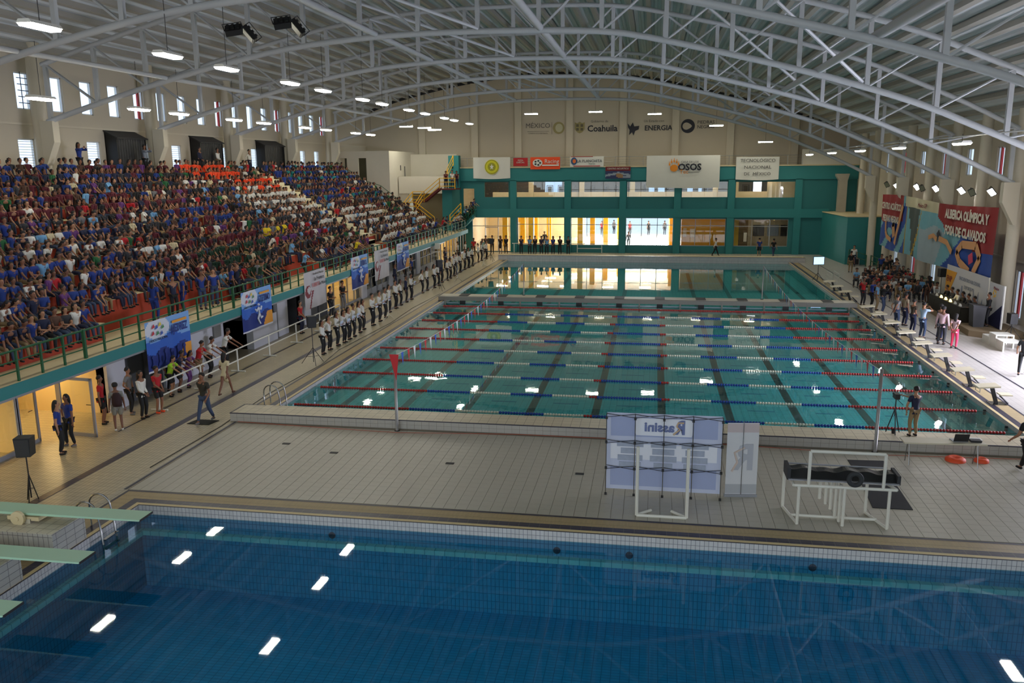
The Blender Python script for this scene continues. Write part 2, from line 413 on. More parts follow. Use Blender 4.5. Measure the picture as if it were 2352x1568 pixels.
# windows: frames and panes
FRAMEW = mat('window_frame', (222, 224, 226), 0.5)
REDF = mat('red_frame', (200, 60, 60), 0.6)
PANE = glass_mat('sky_pane', (0.97, 0.98, 1.0, 1))
LOUV = mat('white_louvre', (240, 240, 238), 0.5)
wn = 0
def window(side, a0, a1, z0, z1, red=False, louv=False, grid=False):
    global wn; wn += 1
    x = XL - 0.12 if side == 'L' else XR + 0.12
    t = MB(); w = 0.06
    for (ya, yb, za, zb) in ((a0, a0 + w, z0, z1), (a1 - w, a1, z0, z1), (a0, a1, z0, z0 + w), (a0, a1, z1 - w, z1)): t.box(x - 0.04, x + 0.04, ya, yb, za, zb)
    if red: t.box(x - 0.05, x + 0.05, a0 + 0.55, a0 + 0.72, z0, z1, 1)
    o = struct(t.obj('window_%d' % wn, [FRAMEW, REDF]))
    MB().box(x - 0.005, x + 0.005, a0 + w, a1 - w, z0 + w, z1 - w).obj('pane', PANE, o)
    if louv:
        sm = MB().box(x - 0.03, x + 0.03, a0 + w, a1 - w, -0.012, 0.012).mesh('louvre', LOUV); k = z0 + 0.12
        while k < z1 - 0.08: inst('louvre', sm, o, (0, 0, k)); k += 0.13
    if grid:
        g = MB()
        for zz in np.linspace(z0, z1, 7)[1:-1]: g.tube([(x + 0.25, a0, zz), (x + 0.25, a1, zz)], 0.02, 5)
        for yy in (a0 + 0.25, a1 - 0.25): g.tube([(x + 0.25, yy, z0), (x + 0.25, yy, z1)], 0.02, 5)
        g.obj('ladder_grille', DARK, o)
for k, h in enumerate(LU): window('L', *h, red=(k % 4 == 0 and k > 4), grid=(k == 4))
for h in LL: window('L', *h, louv=True)
for k, h in enumerate(RU): window('R', *h, red=(k % 2 == 0))
for k, h in enumerate(RL[:-1]): window('R', *h, red=(k % 2 == 1))
# big glazed entrance on the near right
t = MB(); x = XR + 0.1
for yy in np.linspace(1.0, 12.0, 7): t.box(x - 0.04, x + 0.04, yy - 0.04, yy + 0.04, 0.35, 5.2)
for zz in (0.35, 2.6, 5.2): t.box(x - 0.04, x + 0.04, 1, 12, zz - 0.04, zz + 0.04)
o = struct(t.obj('window_entrance', FRAMEW)); MB().box(x - 0.004, x + 0.004, 1, 12, 0.35, 5.2).obj('pane', PANE, o)
# string course on the left wall
b = MB(); b.box(XL, XL + 0.08, YN, YF, 10.75, 10.85); struct(b.obj('trim_left', WALLP))
b = MB(); b.box(XR - 0.08, XR, YN, YF, 3.35, 3.45); struct(b.obj('trim_right', WALLP))

# black curtained doorway boxes on the back wall of the stand
for k, (ya, yb) in enumerate(((16.0, 18.8), (24.9, 27.9), (34.4, 37.9))):
    t = thing('doorway_tent', 'black curtained doorway box on the left wall, %s from the near end' % ordn(k), 'doorway', (XL, ya, 8.2), group='black doorways behind the stand')
    w = yb - ya; b = MB()
    b.prism([(0.02, 0), (0.75, 0), (0.75, 2.1), (0.02, 2.5)], 'y', 0, 0.05); b.prism([(0.02, 0), (0.75, 0), (0.75, 2.1), (0.02, 2.5)], 'y', w - 0.05, w)
    b.box(0.02, 0.06, 0, w, 0, 2.4); b.obj('side_panel', BLACK, t)
    b = MB(); b.prism([(0.0, 2.5), (0.85, 2.08), (0.85, 2.14), (0.0, 2.56)], 'y', -0.08, w + 0.08); b.obj('roof', DARK, t)
    b = MB(); n = 24
    for i in range(n):
        ya_, yb_ = w * i / n, w * (i + 1) / n; dx = 0.04 * (i % 2)
        b.quad((0.68 + dx, ya_, 0), (0.72 - dx, yb_, 0), (0.72 - dx, yb_, 2.12), (0.68 + dx, ya_, 2.12))
    b.obj('curtain', BLACK, t)

# ------------------------------------------------------------------ pools
PB = tile_mat('pool_tile', (92, 176, 178), (52, 124, 130), 0.25, 0.25, mortar=0.009, rough=0.5, tint_noise=0.1)
PBX = tile_mat('pool_tile_x', (92, 176, 178), (52, 124, 130), 0.25, 0.25, axes=('x', 'z'), mortar=0.009, rough=0.5)
PBY = tile_mat('pool_tile_y', (92, 176, 178), (52, 124, 130), 0.25, 0.25, axes=('y', 'z'), mortar=0.009, rough=0.5)
LINEM = tile_mat('lane_line_tile', (28, 30, 44), (20, 22, 34), 0.25, 0.25, mortar=0.009)
MARK = mat('pool_floor_mark', (40, 120, 150), 0.6)
def basin(name, x0, x1, y0, y1, zb, mb, mx, my, ztile):
    b = MB(); b.box(x0 - 0.3, x1 + 0.3, y0 - 0.3, y1 + 0.3, zb - 0.3, zb)
    f = struct(b.obj(name + '_floor', mb))
    b = MB(); b.box(x0, x1, y1 - 0.006, y1 + 0.3, zb, ztile); b.box(x0, x1, y0 - 0.3, y0 + 0.006, zb, ztile); struct(b.obj('wall_' + name + '_ends', mx))
    b = MB(); b.box(x0 - 0.3, x0 + 0.006, y0, y1, zb, ztile); b.box(x1 - 0.006, x1 + 0.3, y0, y1, zb, ztile); struct(b.obj('wall_' + name + '_sides', my))
ZB = -0.68
basin('pool', PX0, PX1, PY0, PY1, ZB, PB, PBX, PBY, -0.02)
b = MB(); b.box(PX0 - .3, PX0 + 0.01, PY0, PY1, -0.02, D + .004); b.box(PX1 - 0.01, PX1 + .3, PY0, PY1, -0.02, D + .004); struct(b.obj('wall_pool_rim_sides', TILEWY))
b = MB(); b.box(PX0, PX1, PY1 - 0.01, PY1 + .3, -0.02, D + .004); struct(b.obj('wall_pool_rim_far', TILEW))
lines = [1.25 + 2.5 * k for k in range(10)]
pl = bpy.data.objects['pool_floor']
for x in lines:
    o = MB().box(x - 0.15, x + 0.15, PY0 + 1.5, PY1 - 1.8, ZB, ZB + 0.004).obj('lane_line', LINEM, pl)
# fainter cross marks for the short course lanes
mk = MB().box(-0.5, 0.5, -0.05, 0.05, 0, 0.004).mesh('cross_mark', MARK)
for k in range(9):
    for j in range(9):
        if 2 < 2.5 * j + 1.25 < 24: inst('cross_mark', mk, pl, (2.5 * j + 2.5, 1.6 + 2.5 * k, ZB + 0.001))
WM = water_mat('racing_pool_water', (0.60, 0.90, 0.90, 1), 0.09, 1.4)
def water(name, x0, x1, y0, y1, z, m, lab):
    b = MB(); b.quad((x0, y0, z), (x1, y0, z), (x1, y1, z), (x0, y1, z)); o = struct(b.obj(name, m)); o['label'] = lab; return o
water('pool_water', PX0, PX1, PY0, PY1, 0.0, WM, 'clear turquoise water of the long racing pool')
# diving pool
DBm = tile_mat('diving_tile', (44, 164, 206), (28, 122, 158), 0.2, 0.1, mortar=0.009, rough=0.5, tint_noise=0.1)
DBx = tile_mat('diving_tile_x', (66, 152, 184), (40, 108, 136), 0.1, 0.2, axes=('x', 'z'), mortar=0.009, rough=0.5)
DBy = tile_mat('diving_tile_y', (52, 130, 160), (32, 92, 120), 0.1, 0.2, axes=('y', 'z'), mortar=0.009, rough=0.5)
basin('diving_pool', QX0, QX1, QY0, QY1, -2.1, DBm, DBx, DBy, -0.12)
b = MB(); b.box(QX0, QX1, QY1 - 0.01, QY1 + .3, -0.12, D + .004); struct(b.obj('wall_diving_rim_far', TILEW))
b = MB(); b.box(QX0 - .3, QX0 + 0.01, QY0, QY1, -0.12, D + .004); b.box(QX1 - 0.01, QX1 + .3, QY0, QY1, -0.12, D + .004); struct(b.obj('wall_diving_rim_sides', TILEWY))
LEDGE = tile_mat('ledge_tile', (196, 216, 204), (110, 150, 150), 0.25, 0.25, mortar=0.009)
b = MB(); b.box(QX0, QX1, QY1 - 0.16, QY1, -0.62, -0.5); b.box(QX0, QX0 + 0.16, QY0, QY1 - 0.16, -0.62, -0.5); struct(b.obj('trim_ledge', LEDGE))
WD = water_mat('diving_pool_water', (0.36, 0.68, 0.77, 1), 0.03, 1.0)
water('diving_water', QX0, QX1, QY0, QY1, -0.1, WD, 'deep blue still water of the diving pool')
INLET = mat('inlet_dark', (20, 40, 60), 0.5)
im = MB().lathe([(0.001, 0.01), (0.09, 0.01), (0.09, 0)], 0, 0, 14).mesh('inlet', INLET)
for x in (5.6, 11.2, 12.9, 17.0): inst('inlet', im, bpy.data.objects['wall_diving_pool_ends'], (x, QY1 - 0.0, -0.35), (R(90), 0, 0))

# deck borders (gutter gratings, dark bands, coping) round both pools
def ring(name, x0, x1, y0, y1, o0, o1, m, dz, sides='LRFN'):
    b = MB()
    if 'L' in sides: b.box(x0 - o1, x0 - o0, y0 - (o1 if 'N' in sides else 0), y1 + (o1 if 'F' in sides else 0), D, D + dz)
    if 'R' in sides: b.box(x1 + o0, x1 + o1, y0 - (o1 if 'N' in sides else 0), y1 + (o1 if 'F' in sides else 0), D, D + dz)
    if 'F' in sides: b.box(x0 - o0, x1 + o0, y1 + o0, y1 + o1, D, D + dz)
    if 'N' in sides: b.box(x0 - o0, x1 + o0, y0 - o1, y0 - o0, D, D + dz)
    return struct(b.obj(name, m))
COP = mat('coping_cream', (206, 186, 136), 0.45, var=0.04)
NAV = mat('navy_line', (40, 38, 56), 0.4)
for nm, (a, b_, c, d), sd in (('pool', (PX0, PX1, PY0, PY1), 'LR'), ('diving', (QX0, QX1, QY0, QY1), 'LRF')):
    ring('trim_%s_edge' % nm, a, b_, c, d, 0.0, 0.03, NAV, 0.012, sd)
    ring('trim_%s_coping' % nm, a, b_, c, d, 0.03, 0.14, COP, 0.014, sd)
    ring('trim_%s_band' % nm, a, b_, c, d, 0.14, 0.38, NAVYT, 0.012, sd)
    ring('trim_%s_grating' % nm, a, b_, c, d, 0.38, 0.82, CREAMT, 0.010, sd)
    ring('trim_%s_line' % nm, a, b_, c, d, 0.82, 0.9, NAV, 0.012, sd)
def strip(x0, x1, y0, y1, m, nm, z=0.01): return struct(MB().box(x0, x1, y0, y1, D, D + z).obj(nm, m))
strip(-2.55, -2.3, -24, 52, NAVYT, 'trim_stripe_long')
strip(-3.98, -3.93, -4, 52, NAV, 'trim_stripe_thin')
strip(-0.66, -0.58, -8.6, -2.45, NAV, 'trim_stripe_near')
strip(27.3, 27.36, -2, 47, NAV, 'trim_stripe_right')

# individually laid tiles on the deck between the pools
TM = mat('deck_tile_single', (174, 169, 154), 0.35, var=0.05, vscale=3)
JM = mat('joint_grey', (128, 120, 106), 0.8)
ta = 0.3
tile1 = MB().box(0.005, ta - 0.005, 0.002, ta - 0.002, 0, 0.009).mesh('tile', TM)
joint = struct(slab('floor_joints', [(-0.55, 25.8, -8.62, -2.46)], JM, D - 0.01, D + 0.002))
n = 0; b = MB(); y = -8.60; j = 0
while y + ta < -2.44:
    x = -0.5; i = 0
    while x + ta < 25.8:
        if n < 300 and 1.0 < x < 25.6:
            inst('tile', tile1, joint, (x, y, D)); n += 1
        else: b.box(x + 0.005, x + ta - 0.005, y + 0.002, y + ta - 0.002, D, D + 0.009)
        x += ta
    y += ta
o = b.obj('tiles', TM, joint); o['kind'] = 'stuff'
# small floor drains
dr = MB().box(-0.12, 0.12, -0.06, 0.06, 0, 0.02).mesh('floor_drain', DARK)
for k, (x, y) in enumerate(((3.9, -5.0), (7.6, -5.4), (11.4, -5.7), (2.1, -4.4))):
    tag(inst('floor_drain', dr, None, (x, y, D + 0.005)), 'small dark slot drain in the beige deck, %s from the left deck' % ordn([1, 2, 3, 0][k]), 'drain', 'deck drains')

# raised starting platform at the near end of the racing pool
b = MB(); x0, x1, y0, y1, zt = -0.82, 27.2, -2.42, -1.35, 0.43
PT = tile_mat('platform_top_tile', (196, 184, 156), (120, 108, 88), 0.3, 0.3, mortar=0.008)
pf = struct(MB().box(x0, x1, y0, y1, D - 0.1, zt - 0.01).obj('floor_platform_near', JM))
MB().box(x0, x1, y0 + 0.03, y1, zt - 0.012, zt).obj('platform_top', PT, pf)
FT = mat('platform_face_tile', (176, 172, 164), 0.35, var=0.06, vscale=2)
tf = MB().box(0.004, 0.246, -0.008, 0, 0.003, 0.137).mesh('tile', FT); n = 0; b = MB()
for j in range(2):
    for i in range(112):
        x = x0 + 0.25 * i
        if j == 1 or i < 80: inst('tile', tf, pf, (x, y0, D + 0.02 + 0.14 * j))
        else: b.box(x + 0.004, x + 0.246, y0 - 0.008, y0, D + 0.023, D + 0.157)
b.obj('tiles', FT, pf)['kind'] = 'stuff'
MB().box(x0, x1, y0 - 0.012, y0 + 0.04, zt - 0.02, zt + 0.004).obj('edge_strip', NAV, pf)
MB().box(x0 - 0.012, x0 + 0.05, y0, y1, zt - 0.02, zt + 0.004).obj('edge_strip', NAV, pf)
MB().box(x0, 0.0, y1 - 0.04, y1 + 0.01, zt - 0.02, zt + 0.004).obj('edge_strip', NAV, pf)
CABLE = mat('orange_cable', (190, 70, 40), 0.5)
o = MB().tube([(x0 + 0.3, -2.47, D + 0.025), (4, -2.8, D + 0.025), (5.2, -2.86, D + 0.025), (9, -2.5, D + 0.025), (15, -2.5, D + 0.025), (19.9, -2.9, D + 0.025), (24, -2.7, D + 0.025)], 0.007, 6).obj('extension_cable', CABLE)
tag(o, 'thin orange cable lying along the foot of the near platform', 'cable')
# raised wall at the far end
b = MB(); b.box(-0.9, 26.4, PY1, PY1 + 1.0, D - 0.1, 0.55); pf2 = struct(b.obj('floor_platform_far', TILEW))
MB().box(-0.9, 26.4, PY1 - 0.03, PY1 + 0.12, 0.55, 0.575).obj('edge_strip', NAV, pf2)
MB().box(-0.9, 26.4, PY1 + 0.12, PY1 + 1.0, 0.55, 0.57).obj('platform_top', CREAMC, pf2)

# movable bulkhead across the pool
BK = mat('bulkhead_grey', (126, 124, 116), 0.4, metal=0.2, var=0.1, vscale=1)
BT = mat('bulkhead_top', (196, 190, 172), 0.5, var=0.05)
t = thing('pool_bulkhead', 'grey steel bulkhead bridge spanning the pool with black starting pads', 'bulkhead', (0, 24.1, 0))
MB().box(-0.35, 25.35, 0, 1.25, 0.16, 0.40).obj('girder', BK, t)
MB().box(-0.3, 25.3, 0.3, 1.2, 0.40, 0.42).obj('walkway', BT, t)
MB().box(0.2, 24.8, 0.05, 0.10, -0.10, 0.03).obj('lower_panel', mat('bulkhead_panel', (150, 160, 170), 0.4), t)
rb = MB().box(-0.05, 0.05, -0.02, 0.05, -0.35, 0.38).mesh('rib', BK)
pad = MB().box(-0.3, 0.3, 0.25, 1.2, 0.42, 0.445).mesh('starting_pad', DARK); bb = MB().box(-0.18, 0.18, -0.03, 0.02, -0.1, 0.16).mesh('number_box', BLACK)
for k in range(11):
    if k < 10: inst('starting_pad', pad, t, (1.25 + 2.5 * k, 0, 0)); inst('number_box', bb, t, (1.25 + 2.5 * k, 0, 0))
    inst('rib', rb, t, (2.5 * k + (0.1 if k == 0 else -0.1 if k == 10 else 0), 0, 0))

# lane ropes: discs threaded on a cable, coloured by stretch
RR = mat('rope_red', (170, 26, 24), 0.5); RB = mat('rope_blue', (16, 60, 150), 0.5); RW = mat('rope_white', (214, 210, 190), 0.5)
disc_p = [(0.015, 0.0), (0.05, 0.02), (0.05, 0.075), (0.015, 0.095)]
def rope_runs(color_of):
    runs = []; x = 0.32
    while x < 24.6:
        c = color_of(x)
        if not runs or runs[-1][0] != c: runs.append([c, MB()])
        b = runs[-1][1]; n0 = len(b.v); seg = 8
        for (r, a) in disc_p:
            for j in range(seg):
                th = 2 * PI * j / seg; b.v.append((x + a, r * math.cos(th), r * math.sin(th)))
        for i in range(3):
            for j in range(seg):
                k = (j + 1) % seg; b.f.append((n0 + i * seg + j, n0 + (i + 1) * seg + j, n0 + (i + 1) * seg + k, n0 + i * seg + k)); b.mi.append(0)
        x += 0.1
    return [(c, b.mesh('float_run', {'r': RR, 'b': RB, 'w': RW}[c], True)) for c, b in runs]
def col_rope(x):
    u = min(x, 25 - x)
    if u < 4.7: return 'r'
    if abs(x - 11.1) < 0.14 or abs(x - 13.8) < 0.14: return 'r'
    k = int((u - 4.7) / 1.62); return 'b' if k % 2 == 0 else 'w'
ra = rope_runs(col_rope); rb_ = rope_runs(lambda x: 'r')
cb = MB().tube([(0.05, 0, 0), (24.95, 0, 0)], 0.012, 5).mesh('cable', CHROME)
for k in range(10):
    t = thing('lane_rope', ('all-red lane rope next to the bulkhead' if k == 9 else 'lane rope with red ends and blue and white middle, %s from the near platform' % ordn(k)), 'lane rope', (0, 0.2 + 2.5 * k, 0.03), group='lane ropes across the pool')
    inst('cable', cb, t)
    for c, me in (rb_ if k == 9 else ra):
        o = inst('float_run', me, t); o['kind'] = 'stuff'; o['label'] = {'r': 'red floats', 'b': 'blue floats', 'w': 'white floats'}[c]
# flag poles and flag lines
FLR = mat('flag_red', (200, 36, 44), 0.6); FLB = mat('flag_blue', (40, 90, 190), 0.6); FLW = mat('flag_white', (226, 226, 226), 0.6)
POLEM = mat('pole_grey', (150, 148, 146), 0.4, metal=0.3)
for k, (x, y, z0, z1) in enumerate(((5.15, -2.62, D, 2.68), (19.95, -2.62, D, 2.68), (5.1, 25.0, 0.44, 2.52), (19.95, 25.0, 0.44, 2.52))):
    t = thing('flag_pole', ['grey flag pole on the near deck with red pennant at its top', 'grey flag pole on the near deck by the cameraman', 'slim pole on the bulkhead near its left end', 'slim pole on the bulkhead near its right end'][k], 'pole', (x, y, z0))
    MB().tube([(0, 0, 0), (0, 0, z1 - z0)], 0.05 if k < 2 else 0.03, 10).obj('post', POLEM, t, True)
    MB().lathe([(0.001, 0.03), (0.09, 0.02), (0.1, 0)], 0, 0, 12).obj('foot', BLACK, t)
    if k == 0: MB().poly([(-0.16, -0.06, z1 - z0 + 0.02), (0.16, -0.06, z1 - z0 + 0.02), (0.14, -0.07, z1 - z0 - 0.2), (0.06, -0.07, z1 - z0 - 0.85)]).obj('pennant', FLR, t)
pen = {}
for c, m, w, h in (('r', FLR, 0.13, 0.46), ('b', FLB, 0.13, 0.46), ('w', FLW, 0.13, 0.46)):
    b = MB(); b.poly([(0, -w, 0), (0, w, 0), (0.02, 0, -h)]); b.poly([(0.006, -w, 0), (0.022, 0, -h), (0.006, w, 0)]); pen[c] = b.mesh('pennant', m)
for q, (x, lab) in enumerate(((5.12, 'string of red, white and blue pennants over the left ends of the lanes'), (19.95, 'string of red, white and blue pennants over the right ends of the lanes'))):
    t = thing('pennant_line', lab, 'pennants', (x, 0, 0))
    ya, yb = -2.5, 24.93; z = lambda s: 2.62 - 0.12 * s - 0.55 * 4 * s * (1 - s) * 0.9
    b = MB().tube([(0, ya + (yb - ya) * i / 30, z(i / 30)) for i in range(31)], 0.008, 4).obj('cord', FLW, t)
    s = 0.03; i = 0
    while s < 0.985:
        inst('pennant', pen['brw'[i % 3]], t, (0, ya + (yb - ya) * s, z(s))); s += 0.0262; i += 1
# ladders
def ladder(x, y, rz, lab):
    t = thing('pool_ladder', lab, 'ladder', (x, y, D), rz)
    for s in (-0.25, 0.25):
        pts = [(s, -0.45, 0.0), (s, -0.45, 0.55)] + [(s, -0.45 + 0.28 - 0.28 * math.cos(a), 0.55 + 0.28 * math.sin(a)) for a in np.linspace(0, PI, 9)[1:]]
        pts += [(s, 0.15, 0.3), (s, 0.22, -0.5)]
        MB().tube([(p[0], p[1], p[2]) for p in pts], 0.022, 8).obj('handrail', CHROME, t, True)
    for z in (-0.12, -0.35): MB().box(-0.25, 0.25, 0.17, 0.27, z, z + 0.03).obj('step', CHROME, t)
ladder(0.0, -0.35, -PI / 2, 'steel pool ladder at the near left corner of racing pool')
ladder(0.45, -11.1, -PI / 2, 'steel pool ladder beside the springboards of diving pool')
# ------------------------------------------------------------------ hanging lamps
LAMP = mat('lamp_glow', (255, 249, 230), 0.5, emit=42.0)
HOUS = mat('lamp_housing', (230, 228, 220), 0.5)
ROD = mat('lamp_rod', (60, 58, 56), 0.5)
lp = MB().prism([(-0.24, 0.0), (0.24, 0.0), (0.16, 0.1), (-0.16, 0.1)], 'y', -0.62, 0.62).mesh('housing', HOUS)
ld = MB().prism([(-0.22, 0.0), (-0.16, -0.08), (0.16, -0.08), (0.22, 0.0)], 'y', -0.6, 0.6).mesh('diffuser', LAMP)
def lamp(x, y, z, rz, lab, ztop, grp):
    t = thing('hanging_lamp', lab, 'lamp', (x, y, z), rz, grp)
    inst('housing', lp, t); inst('diffuser', ld, t)
    MB().tube([(0, 0, 0.1), (0, 0, max(0.4, ztop - z))], 0.012, 5).obj('rod', ROD, t)
Y1 = [-10.0, -4.6, 4.05, 10.0 - 2.2, 10.0, 13.9, 19.9, 23.4, 29.2, 33.4, 39.2, 44.6, 48.6, 51.9][0:0]
Y1 = [-6.2, 0.0, 4.1, 10.0, 13.95, 19.85, 23.4, 29.2, 33.35, 39.1, 42.45, 48.4]
for i, y in enumerate(Y1): lamp(-3.4, y, 12.42, 0, 'lamp hanging over the front of the stand, %s from the near end' % ordn(i), zc(-3.4) + 1.3, 'lamps over the front of the stand')
Y2 = [3.1, 9.65, 13.1, 18.9, 22.7, 29.1, 32.9, 39.3, 43.0]
for i, y in enumerate(Y2): lamp(-10.9, y, 11.37, 0, 'lamp hanging over the back of the stand, %s from the near end' % ordn(i), zc(-10.9) + 1.3, 'lamps over the back of the stand')
for i, y in enumerate((50.8, 41.15, 31.93, 22.8, 12.9, 2.2)): lamp(26.6, y, 9.42, 0, 'hanging lamp over the right deck, %s from the far wall' % ordn(i), zc(26.6) + 0.12, 'lamps over the right deck')
for i, (x, y, z) in enumerate(((1.6, 52.8, 13.45), (7.65, 52.6, 13.52), (13.07, 52.4, 13.22), (18.7, 53.5, 12.15), (22.9, 51.6, 10.58))):
    lamp(x, y, z, PI / 2, 'hanging lamp in front of the far gable wall, %s from the left' % ordn(i), zr(x) + 0.08, 'lamps in front of the gable wall')
for i, (x, y, z) in enumerate(((-10.4, 52.0, 12.45), (-8.6, 52.0, 12.3), (-7.6, 52.0, 12.1))):
    lamp(x, y, z, PI / 2, 'hanging lamp near the far left corner of hall, %s from the left' % ordn(i), zr(x) - 0.15, 'lamps in the far left corner')
# floodlights on the right wall and on the truss
SPOT = mat('spot_glow', (250, 250, 255), 0.5, emit=60.0)
FLG = mat('flood_glass', (120, 120, 100), 0.3)
def flood(name, loc, rot, on, lab, s=1.0, grp=None):
    t = thing(name, lab, 'floodlight', loc, 0, grp); t.rotation_euler = rot; t.scale = (s, s, s)
    MB().prism([(-0.2, -0.02), (0.2, -0.02), (0.14, 0.14), (-0.14, 0.14)], 'x', -0.26, 0.26).obj('housing', BLACK, t)
    MB().box(-0.22, 0.22, -0.17, 0.17, -0.035, -0.02).obj('lens', SPOT if on else FLG, t)
    MB().tube([(-0.29, 0, 0.05), (-0.29, 0, 0.3), (0.29, 0, 0.3), (0.29, 0, 0.05)], 0.018, 6).obj('bracket', BLACK, t)
    for q in range(3): MB().box(-0.2 + 0.16 * q, -0.12 + 0.16 * q, -0.1, 0.1, 0.14, 0.2).obj('cooling_fin', BLACK, t)
for i, y in enumerate((43.4, 37.9, 33.3, 29.2, 24.35)):
    pass
for i, (y, z) in enumerate(((38.2, 6.95), (33.3, 7.0), (29.35, 7.0), (24.8, 7.0), (20.3, 7.05))):
    flood('wall_floodlight', (30.72, y, z), (R(-42), R(50), 0), True, 'lit floodlight above the large wall banner, %s from the far end' % ordn(i), 0.85, 'lit floodlights on the right wall')
for i, (y, z) in enumerate(((41.0, 7.0), (32.3, 6.95), (23.2, 6.95))):
    flood('wall_floodlight', (30.75, y, z), (R(-60), R(60), 0), False, 'unlit black floodlight on the right wall, %s from the far end' % ordn(i), 0.8, 'unlit floodlights on the right wall')
for i, (x, y, z, r1) in enumerate(((-2.45, 9.2, 0, 0), (-0.55, 9.2, 0, 0), (-2.0, 9.5, 0, 1), (-0.1, 9.5, 0, 1))):
    pass
FY = 2.0
for i, (x, z, ry) in enumerate(((-1.9, 13.45, -0.15), (-1.55, 13.35, 0.9), (-0.02, 13.62, -0.15), (0.32, 13.5, 0.9))):
    xx = x
    flood('ceiling_floodlight', (xx, FY + (0.0 if i % 2 == 0 else 0.35), z), (R(50) if i % 2 == 0 else R(-20), ry, R(15)), False,
          'black floodlight hanging high under the roof, %s from the left' % ordn(i), 1.15, 'floodlights hanging under the roof')

# ------------------------------------------------------------------ the teal end building
EY = 55.8
ew = []
ROOMW = mat('room_cream', (228, 216, 192), 0.7)
gh = [(-4.9, -0.95, 0.15, 3.62), (-0.25, 4.45, 0.85, 3.62), (5.15, 9.85, 0.85, 3.6), (10.55, 15.1, 0.85, 3.58), (15.8, 20.1, 0.85, 3.5), (20.9, 25.9, 0.85, 3.45)]
uh = [(-3.6, -1.15, 5.6, 7.08), (-0.35, 4.45, 5.6, 7.08), (5.1, 9.95, 5.6, 7.06), (10.6, 15.3, 5.6, 7.04), (15.85, 20.15, 5.55, 7.02), (20.9, 26.6, 5.5, 6.98)]
ld_ = [(-5.8, -4.65, 4.1, 6.45)]
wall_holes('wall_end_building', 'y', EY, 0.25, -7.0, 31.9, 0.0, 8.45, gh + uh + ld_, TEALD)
W = bpy.data.objects['wall_end_building']
for xp in (-0.65, 4.8, 10.2, 15.45, 20.5, 26.65):
    MB().box(xp - 0.32, xp + 0.32, EY - 0.22, EY, D, 7.25).obj('pillar', TEAL, W)
MB().box(-7.0, 31.9, EY - 0.22, EY + 0.02, 7.2, 8.45).obj('upper_beam', TEAL, W)
MB().box(-5.0, 29.5, EY - 0.24, EY + 0.0, 3.62, 4.45).obj('middle_beam', TEAL, W)
MB().box(-7.0, 31.9, EY - 0.3, EY + 0.3, 8.45, 8.56).obj('parapet_cap', CREAMC, W)
MB().box(-7.2, -6.6, EY - 0.3, EY + 0.3, 6.2, 9.7).obj('pillar', TEAL, W)
# floor and ceiling slabs, back and partition walls of the rooms
struct(slab('floor_hall', [(-7, 31.9, EY + 0.25, 75)], tile_mat('hall_floor', (206, 190, 160), (170, 156, 130), 0.4, 0.4, mortar=0.006, rough=0.12), -0.2, 0.14))
struct(slab('floor_upper_room', [(-7, 31.9, EY + 0.25, 68)], ROOMW, 4.2, 4.6))
struct(slab('floor_terrace', [(-7, 31.9, EY + 0.25, YF)], CREAMC, 8.1, 8.45))
struct(slab('ceiling_upper_room', [(-7, 31.9, YF, 68)], ROOMW, 8.0, 8.2))
struct(slab('ceiling_hall', [(-7, 31.9, 68, 75)], ROOMW, 4.2, 4.4))
b = MB(); b.box(-7.2, -7.0, EY + .25, 75, 0, 8.4); b.box(31.9, 32.1, EY + .25, 75, 0, 8.4); struct(b.obj('wall_hall_sides', ROOMW))
struct(MB().box(-7, 31.9, 68, 68.2, 4.4, 8.2).obj('wall_upper_back', mat('gym_backdrop', (70, 76, 84), 0.7)))
wall_holes('wall_hall_back', 'y', 75, 0.2, -7, 31.9, 0, 4.4, [(5.0, 17.5, 0.2, 3.9)], ROOMW)
YELW = mat('yellow_wall', (214, 164, 12), 0.6)
DKW = mat('brown_panel', (84, 62, 14), 0.6)
struct(MB().box(16.1, 21.0, 62, 62.2, 0.14, 4.2).obj('wall_hall_yellow', YELW)); struct(MB().box(15.6, 15.9, EY + .3, 62, 0.14, 4.2).obj('wall_hall_partition', YELW))
struct(MB().box(20.9, 22.6, 59.5, 59.7, 0.14, 4.2).obj('wall_hall_brown', DKW)); struct(MB().box(22.6, 31.9, 60.5, 60.7, 0.14, 4.2).obj('wall_hall_cream', mat('hall_grey', (150, 138, 112), 0.7)))
for i, (x, y) in enumerate(((0.55, 60), (1.2, 70), (5.7, 60), (6.7, 64), (7.9, 68), (9.3, 72), (-2.6, 62), (-1.3, 66), (-0.4, 70), (15.2, 70), (15.2, 64), (21.2, 57.5))):
    o = MB().box(-0.27, 0.27, -0.27, 0.27, 0.14, 4.2).obj('hall_pillar', YEL, loc=(x, y, 0)); struct(o)
hl = MB().box(-0.6, 0.6, -0.15, 0.15, -0.05, 0).mesh('hall_light', mat('hall_lamp_glow', (255, 246, 226), 0.5, emit=17.0))
n = 0
for x in (-3.0, 1.5, 4.0, 8.5, 12.5, 17.5, 23.5):
    for y in (58.3, 61.8, 65.3, 68.8, 72.3):
        if x > 16 and y > 60: continue
        o = inst('ceiling_light', hl, None, (x, y, 4.19)); n += 1
        tag(o, 'flat white ceiling light inside the glazed hall', 'ceiling light', 'ceiling lights inside the hall')
ul = MB().box(-0.5, 0.5, -0.15, 0.15, -0.05, 0).mesh('upper_light', mat('upper_lamp_glow', (255, 234, 200), 0.5, emit=45.0))
for x, y in [(x, y) for x in (-2.4, 2.0, 7.5, 12.8, 18.0, 23.7) for y in (58.5, 64.5)]:
    o = inst('ceiling_light', ul, None, (x, y, 7.99 if y > 60 else 8.09)); tag(o, 'flat ceiling light inside the upper gallery', 'ceiling light', 'ceiling lights of the upper gallery')
